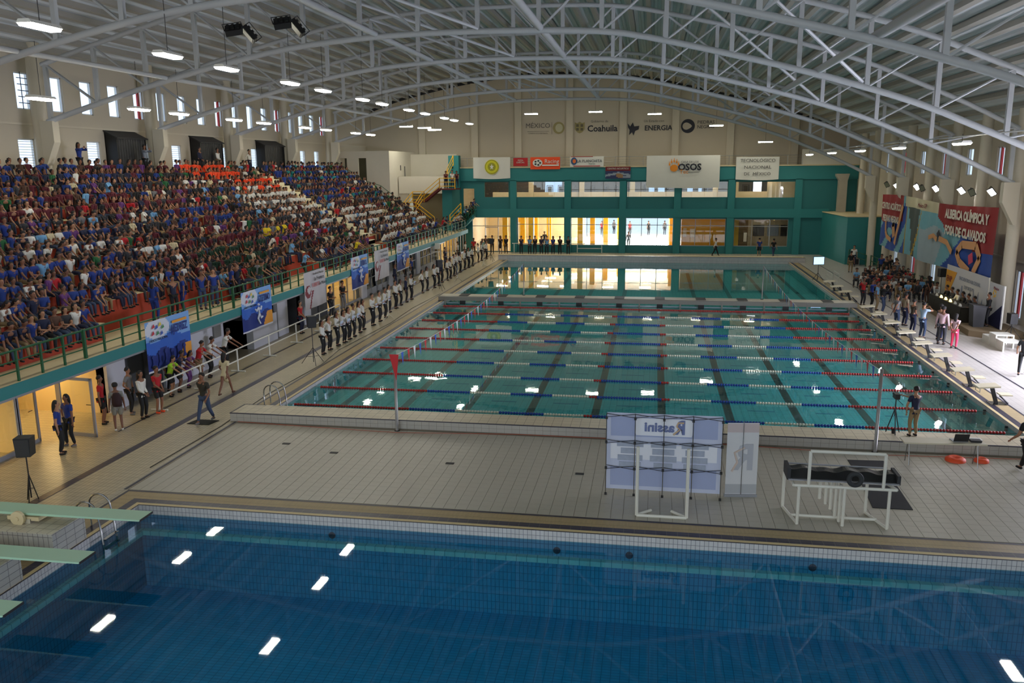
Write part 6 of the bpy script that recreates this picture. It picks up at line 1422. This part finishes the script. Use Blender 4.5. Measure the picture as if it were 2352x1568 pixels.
# people on the left deck
L_ = [
 ('walk', -1.55, -2.72, face(-0.1, -1), 'man in dark patterned shirt and jeans walking toward camera over the black mat', (44, 40, 30), 'jeans', 'short', 'trousers', 'hair_short', 'grey', 1.02),
 ('walk', -2.62, 0.68, face(0.15, 1), 'woman with long dark hair in a pale cream dress walking away', 'cream', 'cream', 'short', 'skirt', 'hair_long', 'brown', 0.96),
 ('stand', -4.3, -6.29, face(0.9, 0.5), 'woman in blue shirt and black trousers, nearer of two by the glass door', 'royal', 'black', 'short', 'trousers', 'hair_long', 'black', 0.98),
 ('sitarms', -4.51, -5.54, 0, '', '', '', '', '', '', '', 0),
 ('railing', -4.55, 0.3, face(1, 0), 'boy in lime yellow shirt leaning on the pipe barrier', 'lime', 'black', 'short', 'shorts', 'hair_short', 'black', 0.95),
 ('railing', -4.6, 0.95, face(1, 0.1), 'person in navy shirt leaning on barrier next to the lime shirt', 'navy', 'black', 'short', 'shorts', 'hair_short', 'black', 0.98),
 ('stand', -5.15, 1.0, face(1, 0), 'person in red top standing behind the navy shirt at the barrier', 'red', 'black', 'short', 'trousers', 'hair_short', 'black', 1.03),
 ('railing', -4.6, 1.6, face(1, 0), 'girl in purple clothes leaning on the pipe barrier', 'purple', 'purple', 'short', 'trousers', 'hair_long', 'black', 0.9),
 ('railing', -4.6, 2.45, face(1, 0), 'man in red shirt and khaki shorts leaning on the barrier', 'red', 'khaki', 'short', 'shorts', 'hair_short', 'black', 1.03),
 ('railing', -4.6, 3.25, face(1, 0), 'grey-haired man in white polo and dark trousers leaning on barrier', 'white', 'black', 'short', 'trousers', 'hair_short', 'black', 1.03),
 ('railing', -4.62, 4.6, face(1, 0.1), 'man in white polo with maroon shoulders leaning on barrier, hands wide', 'white', 'black', 'short', 'trousers', 'hair_short', 'black', 1.08),
 ('clasp', -3.85, -1.8, face(1, -0.2), 'woman in red shirt and dark capri trousers beside the barrier end', 'red', 'black', 'short', 'shorts', 'hair_short', 'orange', 0.98),
 ('clasp', -4.0, -2.5, face(1, -0.1), 'woman with long hair in loose white blouse and black trousers', 'white', 'black', 'long', 'trousers', 'hair_long', 'black', 0.98),
 ('hip', -4.75, -2.1, face(1, 0.2), 'person in grey shirt and black trousers before the dark door', 'grey', 'black', 'short', 'trousers', 'hair_short', 'grey', 0.98),
 ('stand', -4.0, -3.88, face(-0.5, 0.6), 'person in grey shorts wearing a dark backpack, seen from behind', (130, 130, 124), (128, 124, 112), 'short', 'shorts', 'hair_short', 'white', 0.94),
 ('stand', -4.98, -3.3, face(1, 0.4), 'boy in maroon red shirt and black shorts behind the glass door', 'red', 'black', 'short', 'shorts', 'hair_short', 'black', 0.98),
 ('clasp', -4.75, 12.58, face(1, 0), 'man in red striped shirt standing behind the barrier', 'red', 'navy', 'short', 'trousers', 'hair_short', 'black', 1.0),
 ('folder', -5.0, 17.4, face(1, -0.3), 'man with pale cap in black shirt looking at his phone', 'black', 'charcoal', 'short', 'trousers', 'hair_short', 'black', 1.04),
 ('folder', -5.1, 19.6, face(1, -0.4), 'man in black shirt and grey jeans looking down at phone', 'black', 'grey', 'short', 'trousers', 'hair_short', 'black', 1.06),
 ('stand', -4.9, 29.4, face(1, 0), 'person in dark blue clothes before the white pillar', 'navy', 'navy', 'long', 'trousers', 'hair_short', 'black', 1.02),
 ('stand', -5.0, 32.2, face(1, 0), 'person in grey shirt standing against the dark glass', 'charcoal', 'black', 'short', 'trousers', 'hair_short', 'black', 1.0),
 ('stand', -5.0, 34.0, face(1, 0), 'person in blue shirt standing against the dark glass', 'blue', 'black', 'short', 'trousers', 'hair_short', 'black', 1.04),
 ('stand', -4.3, 41.8, face(1, -0.3), 'person in dark blue shirt beside the step ladder', 'navy', 'navy', 'short', 'trousers', 'hair_short', 'black', 1.02),
 ('stand', -4.6, 47.8, face(1, 0), 'person in white shirt near the far corner windows, nearer one', 'white', 'black', 'short', 'trousers', 'hair_short', 'black', 1.0),
 ('stand', -4.1, 48.8, face(1, 0), 'girl in white shirt near the far corner windows, farther one', 'white', 'black', 'short', 'trousers', 'hair_long', 'black', 0.98),
 ('stand', -3.9, 51.6, face(0.3, -1), 'person in red shirt standing near the far hall door', 'red', 'brown', 'short', 'trousers', 'hair_short', 'black', 1.0),
 ('stand', -3.0, 51.4, face(0.3, -1), 'person in pale teal shirt near the far hall door', (130, 170, 160), 'black', 'short', 'trousers', 'hair_long', 'black', 0.98)]
for P in L_:
    if not P[4]:
        person('hip', (P[1], P[2], D), face(-0.3, -1), 'woman in blue shirt and black trousers, farther of two by the glass door', 'royal', 'black', 'short', 'trousers', 'hair_long', 'grey', 0.97); continue
    person(P[0], (P[1], P[2], D), P[3], P[4], P[5], P[6], P[7], P[8], P[9], P[10], P[11])
t = thing('backpack', 'dark maroon backpack worn by the person in grey shorts', 'backpack', (-3.9, -4.0, D), 0)
b = MB(); b.lathe([(0.001, 0.85), (0.14, 0.88), (0.17, 1.0), (0.16, 1.2), (0.1, 1.32), (0.001, 1.34)], 0, 0, 12); b.obj('bag', mat('bag_maroon', (44, 18, 22), 0.8), t, True).scale = (1.0, 0.8, 1.0)
t.location = (-3.88, -4.02, D)
# suited row and walkers at the far end
FR = [(-3.19, 54.0, 'jacket'), (-2.57, 54.2, 'black'), (-1.71, 54.0, 'dress'), (-1.17, 54.2, 'black'), (0.4, 53.9, 'navy'), (1.25, 53.9, 'sky'), (1.75, 54.0, 'black'), (2.4, 53.9, 'navy'), (2.95, 53.9, 'sky'), (3.56, 53.9, 'blue'), (4.26, 53.7, 'black'), (5.09, 53.6, 'black')]
for i, (x, y, c_) in enumerate(FR):
    nm = {'jacket': 'dark jacket', 'dress': 'black dress', 'sky': 'light blue shirt', 'navy': 'navy shirt', 'blue': 'blue top', 'black': 'black suit'}[c_]
    person('clasp' if i % 2 else 'behind', (x, y, D), face(0, -1), 'person in %s in the row before the far windows, %s from the left' % (nm, ordn(i)), {'jacket': 'charcoal', 'dress': 'black'}.get(c_, c_), 'black', 'long' if c_ in ('black', 'jacket') else 'short', 'skirt' if c_ == 'dress' else 'trousers', 'hair_long' if i in (2, 9) else 'hair_short', 'black', 1.03, 'row of people before the far windows')
person('walk', (19.05, 53.2, D), face(1, 0), 'man in white shirt and dark trousers striding along the far end', 'white', 'black', 'long')
person('stand', (23.04, 53.2, D), face(0, 1), 'man in blue and white striped shirt and shorts at far end', 'blue', 'black', 'short', 'shorts', 'hair_short', 'black', 1.02)
person('walk', (24.28, 52.85, D), face(-0.2, 1), 'man in black shirt and jeans at the far end', 'black', 'jeans', 'short')
person('stand', (10.7, 60.4, 0.14), face(0, -1), 'man in dark clothes standing just inside the bright hall', 'charcoal', 'charcoal', 'long')
person('walk', (1.9, 60.2, 0.14), face(0.2, -1), 'person in dark shirt walking inside hall left of the bright doors', 'charcoal', 'charcoal', 'short')
for i, (x, y, c_) in enumerate(((6.8, 79, 'red'), (8.2, 81, 'grey'), (9.2, 80, 'grey'), (10.3, 78.5, 'red'), (12.6, 79.4, 'black'), (14.6, 80, 'grey'), (15.7, 79, 'charcoal'))):
    person('stand', (x, y, 0.05), rnd.uniform(0, 6), 'person in %s outside the bright hall doors, %s from the left' % ('red' if c_ == 'red' else 'dark clothes' if c_ != 'grey' else 'grey', ordn(i)), c_, 'charcoal', 'short', group='people outside the hall')
# right deck
RP = [('behind', 25.9, 25.3, face(0.6, -1), 'man in red shirt and dark trousers by the bulkhead corner', 'red', 'charcoal', 'short', 'hair_short', 1.0),
 ('photo', 26.15, 24.3, face(1, -0.5), 'man in blue shirt taking a picture beside the red shirt', 'royal', 'black', 'short', 'hair_short', 1.0),
 ('stand', 26.25, 23.5, face(1, -0.4), 'man in light blue shirt and khaki trousers by the starting blocks', 'sky', 'khaki', 'short', 'hair_short', 1.0),
 ('photo', 26.35, 22.5, face(1, -0.5), 'person in black with backpack filming with a camera on tripod', 'black', 'jeans', 'long', 'hair_short', 1.02),
 ('behind', 25.95, 18.2, face(1, 0.5), 'man in grey shirt and jeans with hands behind his back', 'grey', 'jeans', 'short', 'hair_short', 1.0),
 ('stand', 26.5, 18.7, face(1, 0.4), 'man in tan shirt half hidden behind the grey shirt', (140, 124, 100), 'navy', 'short', 'hair_short', 1.02),
 ('clasp', 26.4, 16.9, face(1, 0.5), 'man in dark brown patterned shirt and dark jeans', (58, 46, 34), 'navy', 'short', 'hair_short', 0.98),
 ('photo', 26.4, 15.3, face(1, 0.6), 'man in white and blue vest raising his phone', (150, 170, 190), 'jeans', 'short', 'hair_short', 1.04),
 ('clasp', 27.1, 15.0, face(1, 0.6), 'man in dark shirt and jeans beside the pale shirt man', 'charcoal', 'navy', 'short', 'hair_short', 1.02),
 ('stand', 26.85, 13.9, face(0.8, 1), 'bulky man in pale pink shirt and dark grey trousers', 'blush', 'charcoal', 'long', 'hair_short', 1.06),
 ('behind', 27.15, 13.05, face(0.8, 1), 'woman in pale top and bright pink trousers, hands behind back', 'blush', 'pink', 'short', 'hair_long', 0.95),
 ('clasp', 30.6, 13.2, face(-0.6, 1), 'woman in pink sweater beside the podium', (190, 110, 120), 'navy', 'long', 'hair_long', 0.96),
 ('stand', 30.7, 12.2, face(-0.6, 1), 'person in dark grey near the right edge behind podium', 'charcoal', 'black', 'long', 'hair_short', 1.0),
 ('walk', 28.1, 7.97, face(0.5, 1), 'man in dark clothes walking on the bright floor at right', 'charcoal', 'black', 'short', 'hair_short', 1.0),
 ('behind', 30.0, 26.7, face(-0.5, 1), 'woman in dark dress standing at the end of the audience', 'black', 'brown', 'short', 'hair_long', 0.98),
 ('stand', 28.77, 42.0, face(0.4, 1), 'person in black top and khaki trousers near the teal block', 'black', 'khaki', 'short', 'hair_short', 0.98),
 ('stand', 29.9, 46.2, face(-0.3, -1), 'man in white shirt and dark trousers beside the teal block', 'white', 'navy', 'short', 'hair_short', 1.02),
 ('walk', 23.55, -4.0, face(-0.3, 1), 'heavy man in black shirt and black trousers at the right picture edge', 'black', 'black', 'short', 'hair_short', 1.06)]
for P in RP: person(P[0], (P[1], P[2], D), P[3], P[4], P[5], P[6], P[7], 'trousers', P[8], 'black', P[9], w=1.12 if 'bulky' in P[4] or 'heavy' in P[4] else 1.0)
# cameraman on the platform with a video camera on a tripod
person('camera', (21.2, -1.85, 0.43), face(-0.3, 1), 'cameraman in navy shirt and khaki trousers behind the tripod on the platform', 'navy', 'khaki', 'short', 'trousers', 'hair_short', 'black', 0.9)
def tripod(x, y, z, lab, h=1.25, s=1.0):
    t = thing('camera_tripod', lab, 'tripod', (x, y, z))
    for q in range(3): MB().tube([(0, 0, h * 0.72), (0.36 * s * math.cos(q * 2.1 + .5), 0.36 * s * math.sin(q * 2.1 + .5), 0.01)], 0.016, 6).obj('leg', BLACK, t)
    MB().tube([(0, 0, h * 0.5), (0, 0, h)], 0.018, 6).obj('column', BLACK, t); b = MB(); b.box(-0.07, 0.07, -0.16, 0.14, h, h + 0.16); b.lathe([(0.05, 0), (0.06, 0.12)], 0, 0, 10); b.obj('video_camera', BLACK, t)
    MB().tube([(0.0, 0.14, h + 0.08), (0.0, 0.26, h + 0.08)], 0.05, 10).obj('lens', DARK, t); MB().tube([(0, -0.1, h), (0.1, -0.4, h - 0.1)], 0.01, 5).obj('pan_handle', BLACK, t)
tripod(20.7, -1.62, 0.43, 'black tripod with video camera on the near platform', 1.12, 0.62)
tripod(26.95, 21.6, D, 'black tripod beside the starting blocks', 1.5)
# audience on chairs
chm = MB(); chm.box(-0.22, 0.22, -0.2, 0.24, 0.42, 0.46); 
seat_me = chm.mesh('seat', BLACK); back_me = MB().box(-0.21, 0.21, -0.25, -0.21, 0.6, 0.9).mesh('backrest', BLACK)
leg_me = [MB().tube([(x, y, 0), (x * .9, y * .9, 0.42)], 0.012, 5).mesh('leg', CHROME) for x in (-.2, .2) for y in (-.22, .22)]
AC = ['black', 'white', 'grey', 'charcoal', 'red', 'khaki', 'navy', 'white', 'black', 'brown', 'sky', 'charcoal']
k = 0
for r_ in range(6):
    for c_ in range(7):
        x = 27.35 + 0.56 * c_ + 0.1 * (r_ % 2); y = 27.4 + 1.55 * r_
        if (r_, c_) in ((0, 0), (3, 6), (5, 0), (5, 1)): continue
        rz = face(-0.25, -1)
        t = thing('chair', 'black chair in audience row %s, %s seat from the pool' % (['one', 'two', 'three', 'four', 'five', 'six'][r_], ordn(c_)), 'chair', (x, y, D), rz, 'audience chairs')
        inst('seat', seat_me, t); inst('backrest', back_me, t)
        for m_ in leg_me: inst('leg', m_, t)
        cc = AC[(k * 5 + r_ * 3) % len(AC)]; k += 1
        person(['sit', 'sitarms', 'sitlean', 'sitside'][(k * 3 + r_) % 4], (x, y, D + 0.46), rz, 'person in %s seated in audience row %s, %s seat from the pool' % (cc, ['one', 'two', 'three', 'four', 'five', 'six'][r_], ordn(c_)), cc, ['black', 'navy', 'khaki', 'charcoal'][k % 4], 'short' if k % 2 else 'long', 'trousers', 'hair_long' if k % 4 == 0 else 'hair_short', 'black', 0.98, 'seated audience on the right deck')
for i, (x, y, c_) in enumerate(((30.5, 37.6, 'black'), (31.0, 38.6, 'black'), (30.6, 39.4, 'blue'), (30.9, 36.6, 'navy'), (30.7, 35.6, 'grey'))):
    person('stand', (x - 0.2, y, D), face(-0.3, -1), 'person in %s standing behind the audience, %s from the near side' % (c_, ordn([2, 3, 4, 1, 0][i])), c_, 'black', 'short', 'trousers', 'hair_short', 'black', 1.0, 'people standing behind the audience')
for i in range(6):
    y = 22.9 - 0.85 * i
    t = thing('panel_chair', 'dark chair behind the head table, %s from the far end' % ordn(i), 'chair', (29.98, y, 0.42), PI / 2, 'chairs behind the head table'); inst('seat', seat_me, t); inst('backrest', back_me, t)
    for m_ in leg_me: inst('leg', m_, t)
    person('sittable', (29.98, y, 0.88), PI / 2, 'dark-suited panel member behind the head table, %s from the far end' % ordn(i), ['black', 'charcoal', 'white', 'black', 'charcoal', 'black'][i], 'black', 'long', 'trousers', 'hair_short', 'black', 1.0, 'panel members at the head table')
person('clasp', (30.1, 17.4, 0.42), PI / 2, 'speaker in dark suit standing behind the lectern', 'black', 'black', 'long')
# people at the top of the yellow stair, on the ramp and on the back aisle
for i, (x, y, z, c_) in enumerate(((-6.6, 52.0, 6.55, 'maroon'), (-6.0, 52.1, 6.55, 'white'), (-5.75, 52.9, 6.55, 'maroon'))): person('railing' if i != 1 else 'clasp', (x, y, z), face(0.2, -1), 'person in %s at the top of the yellow staircase, %s from left' % (c_, ordn(i)), c_, 'navy', 'short', group='people on the yellow staircase')
for i, (x, y, z, c_) in enumerate(((-5.7, 53.9, 2.5, 'white'), (-5.35, 55.0, 3.1, 'sky'), (-4.9, 55.1, 3.5, 'grey'), (-4.6, 55.2, 3.8, 'blue'))): person('railing', (x, y - 0.1, z), face(0.8, -0.4), 'person in %s on the ramp beside the teal wall, %s going up' % (c_, ordn(i)), c_, 'black', 'short', group='people on the ramp')
TOPZ = SZ + RISE * 10
for i, (x, y, c_, ps, b_) in enumerate(((-16.3, 12.35, 'royal', 'photo', 'black'), (-15.95, 17.6, (120, 126, 136), 'photo', 'black'), (-16.5, 31.6, 'white', 'behind', 'navy'), (-16.2, 24.1, 'navy', 'clasp', 'black'), (-16.3, 26.6, 'white', 'clasp', 'khaki'))):
    person(ps, (x, y, TOPZ), face(1, 0), ['person in blue shirt standing on the back aisle by the first column', 'man in grey shirt standing before the nearest black doorway', 'person in white standing on back aisle by the fourth column', 'person in navy standing on the back aisle beside orange shirts', 'person in pale shirt standing on back aisle beside the window'][i], c_, b_, 'long', 'trousers', 'hair_long' if i == 0 else 'hair_short')
# standing people at the railing on the walkway
WKP = [(-6.7, 2.9, 'royal'), (-6.5, 4.0, 'navy'), (-6.6, 4.9, 'royal'), (-6.3, 5.9, 'royal'), (-6.1, 6.6, 'royal'), (-6.5, 7.4, 'charcoal'), (-6.2, 8.4, 'royal'), (-6.4, 9.3, 'navy'), (-5.9, 10.5, 'darkgreen'), (-5.8, 11.4, 'black'), (-5.6, 15.9, 'sky'), (-5.6, 20.6, 'grey'), (-5.6, 21.5, 'blue'), (-5.6, 22.4, 'black'), (-5.6, 24.2, 'yellow'), (-5.7, 33.4, 'royal'), (-5.7, 37.3, 'sky'), (-5.7, 44.5, 'royal'), (-5.7, 47.0, 'red'), (-5.7, 48.2, 'navy'), (-5.7, 51.5, 'white'), (-5.7, 52.8, 'white')]
for i, (x, y, c_) in enumerate(WKP):
    person('railing' if x > -5.95 else ('behind' if i % 2 else 'stand'), (x if x < -5.95 else -5.72, y, 2.5), face(1, 0) if x > -5.95 else face(rnd.uniform(-1, 1), rnd.uniform(-1, 1)), 'person in %s standing on the railing walkway, %s from the near end' % (c_, ordn(i)), c_, 'royal' if i in (0, 2) else rnd.choice(['black', 'navy', 'jeans']), 'short', 'trousers', 'hair_short' if i % 3 else 'hair_long', 'black', 1.0, 'people standing on the railing walkway')

# ------------------------------------------------------------------ the seated crowd
def crowd_col(k, y, r_):
    a = r_.random()
    # school groups in their shirt colours, by row and distance
    if k >= 9 and 20.5 < y < 26.5: return 'orange'
    if k in (7, 8) and 23.5 < y < 30: return 'orange' if a < .7 else 'white'
    if k in (5, 6) and 22 < y < 30: return 'white' if a < .75 else 'grey'
    if k in (3, 4) and 18 < y < 30 and a < .6: return 'charcoal' if y < 24 else 'white'
    if k in (4, 5) and 12 < y < 19: return 'blue' if a < .6 else 'maroon'
    if k in (1, 2, 3) and 8 < y < 17 and a < .75: return 'maroon' if k > 1 else 'darkgreen'
    if k in (0, 1) and 9 < y < 15 and a < .6: return 'darkgreen'
    if k in (6, 7) and y < 16 and a < .6: return 'maroon'
    if k >= 8 and y < 16 and a < .75: return r_.choice(['blue', 'charcoal', 'maroon', 'navy'])
    if y < 6 and a < .7: return r_.choice(['royal', 'royal', 'blue', 'white', 'navy'])
    if k in (2, 3) and 26 < y < 40 and a < .7: return 'white'
    if k in (0, 1) and 30 < y and a < .5: return 'white'
    if k == 5 and 8 < y < 20 and a < .45: return 'white'
    if k in (1, 2) and y < 8 and a < .35: return 'white'
    if k >= 5 and y > 31 and a < .7: return r_.choice(['blue', 'royal', 'navy', 'teal'])
    if k == 2 and 16 < y < 22 and a < .4: return 'yellow'
    if k in (1,) and 17 < y < 22 and a < .5: return 'purple' if a < .25 else 'white'
    return r_.choice(['charcoal', 'maroon', 'blue', 'white', 'black', 'navy', 'brown', 'grey', 'sky', 'green', 'red', 'black', 'charcoal', 'maroon', 'purple', 'charcoal', 'cream'])
cr = random.Random(11); seats = []
for k in range(NR):
    y = -8.0 + cr.random() * 0.4; x = S0 - RUN * k - 0.34
    while y < 47.9:
        stair = 29.7 < y < 31.8
        if not stair and cr.random() < (0.95 if k not in (0,) else 0.86): seats.append((k, x + cr.uniform(-0.06, 0.08), y, SZ + RISE * k))
        y += cr.uniform(0.47, 0.56)
for a, c_ in BEN:                  # the low bench in front of the stand
    y = max(a, -17) + 0.3
    while y < c_ - 0.2: seats.append((0, -6.75, y, 3.12)); y += cr.uniform(0.46, 0.56)
cn = cam.location
def vis(s):
    # visible in the frame, ordered by distance
    v = cam.matrix_world.inverted() @ Vector((s[1], s[2], s[3] + 0.4)) if False else None
    return (Vector((s[1], s[2], s[3])) - cn).length
M_ = Matrix.Rotation(cam.rotation_euler[2], 4, 'Z') @ Matrix.Rotation(cam.rotation_euler[1], 4, 'Y') @ Matrix.Rotation(cam.rotation_euler[0], 4, 'X')
def inframe(s):
    q = M_.inverted() @ (Vector((s[1], s[2], s[3] + 0.5)) - cn); return q.z < 0 and abs(q.x / -q.z) < 0.64
seats = [s for s in seats if inframe(s)]
order = sorted(range(len(seats)), key=lambda i: vis(seats[i]))
near = set(order[:150])
rown = ['front row', 'second row', 'third row', 'fourth row', 'fifth row', 'sixth row', 'seventh row', 'eighth row', 'ninth row', 'tenth row', 'top row']
cnt = [0] * NR
PS = ['sit', 'sitlean', 'sitarms', 'sitside']
# compact figures for the far part of the crowd
def lowfig(pose):
    J = skeleton(pose); b = MB(); S = 5
    b.tube([J['pel'], J['belly'], J['chest'], J['coll']], 0.15, 7, 1, True, 0.12)
    b.tube([J['neck'], J['jaw']], 0.05, S, 0, False)
    hc = J['h2']; b.lathe([(0.001, -0.12), (0.07, -0.08), (0.085, 0.0), (0.07, 0.07), (0.001, 0.11)], hc[0], hc[1], 7, 0); n = len(b.v)
    for i in range(n - 35, n): b.v[i] = (b.v[i][0], b.v[i][1], b.v[i][2] + hc[2] - 0.02)
    hc = J['hp'](0.13, -0.035); b.lathe([(0.08, -0.1), (0.1, -0.03), (0.085, 0.05), (0.001, 0.09)], hc[0], hc[1], 7, 3); n = len(b.v)
    for i in range(n - 28, n): b.v[i] = (b.v[i][0], b.v[i][1], b.v[i][2] + hc[2])
    for nm in 'LR':
        b.tube([J['coll'], J['sh' + nm], lerp(J['sh' + nm], J['el' + nm], 0.6)], 0.065, S, 1, False); b.tube([lerp(J['sh' + nm], J['el' + nm], 0.5), J['el' + nm], J['wr' + nm]], 0.04, S, 0, True, 0.028)
        b.tube([J['hip' + nm], J['kn' + nm], J['an' + nm]], 0.095, S, 2, True, 0.05); a = J['an' + nm]; b.box(a[0] - .045, a[0] + .045, a[1] - .06, a[1] + .18, a[2] - .07, a[2], 3)
    return b
LOWF = [lowfig(p) for p in PS]
LV = [np.array(b.v, dtype=np.float32) for b in LOWF]
cv, cf, cc, off = [], [], [], 0
for i, s in enumerate(seats):
    k, x, y, z = s; pi_ = cr.randrange(4); rz = -PI / 2 + cr.uniform(-0.45, 0.45) - 0.15; c_ = crowd_col(k, y, cr); bt = cr.choice(['jeans', 'black', 'navy', 'charcoal', 'jeans', 'khaki']); sk = cr.choice(SKINS); hh = cr.uniform(0.93, 1.04)
    cnt[k] += 1
    if i in near:
        person(PS[pi_], (x + 0.04, y, z), rz, 'spectator in %s shirt, %s of the stand, %s from the near end' % ({'royal': 'bright blue', 'sky': 'light blue', 'darkgreen': 'dark green'}.get(c_, c_), rown[k], ordn(cnt[k] - 1)), c_, bt, 'short', 'trousers', 'hair_long' if cr.random() < 0.35 else 'hair_short', 'black', hh, 'spectators seated in the stand', sk)
    else:
        V = LV[pi_] * hh; ca, sa = math.cos(rz), math.sin(rz); W_ = np.empty_like(V); W_[:, 0] = V[:, 0] * ca - V[:, 1] * sa + x; W_[:, 1] = V[:, 0] * sa + V[:, 1] * ca + y; W_[:, 2] = V[:, 2] + z
        cv.append(W_); b = LOWF[pi_]; pal = [lin(sk), lin(COL[c_]), lin(COL[bt]), lin((24, 18, 16))]
        for f, mi in zip(b.f, b.mi): cf.append(tuple(q + off for q in f)); cc.append(pal[mi])
        off += len(V)
me = bpy.data.meshes.new('crowd'); me.from_pydata(np.concatenate(cv).tolist(), [], cf)
ca_ = me.color_attributes.new('tint', 'FLOAT_COLOR', 'CORNER'); arr = []
lt = np.empty(len(me.polygons), dtype=np.int32); me.polygons.foreach_get('loop_total', lt)
arr = np.repeat(np.array(cc, dtype=np.float32), lt, axis=0); ca_.data.foreach_set('color', arr.ravel())
m = bpy.data.materials.new('crowd_tint'); m.use_nodes = True; b = m.node_tree.nodes['Principled BSDF']; b.inputs['Roughness'].default_value = 0.8
an = m.node_tree.nodes.new('ShaderNodeVertexColor'); an.layer_name = 'tint'; m.node_tree.links.new(an.outputs['Color'], b.inputs['Base Color']); me.materials.append(m)
o = bpy.data.objects.new('crowd', me); C.objects.link(o); tag(o, 'dense crowd of students filling the far and upper part of the red stand', 'crowd', None, 'stuff')
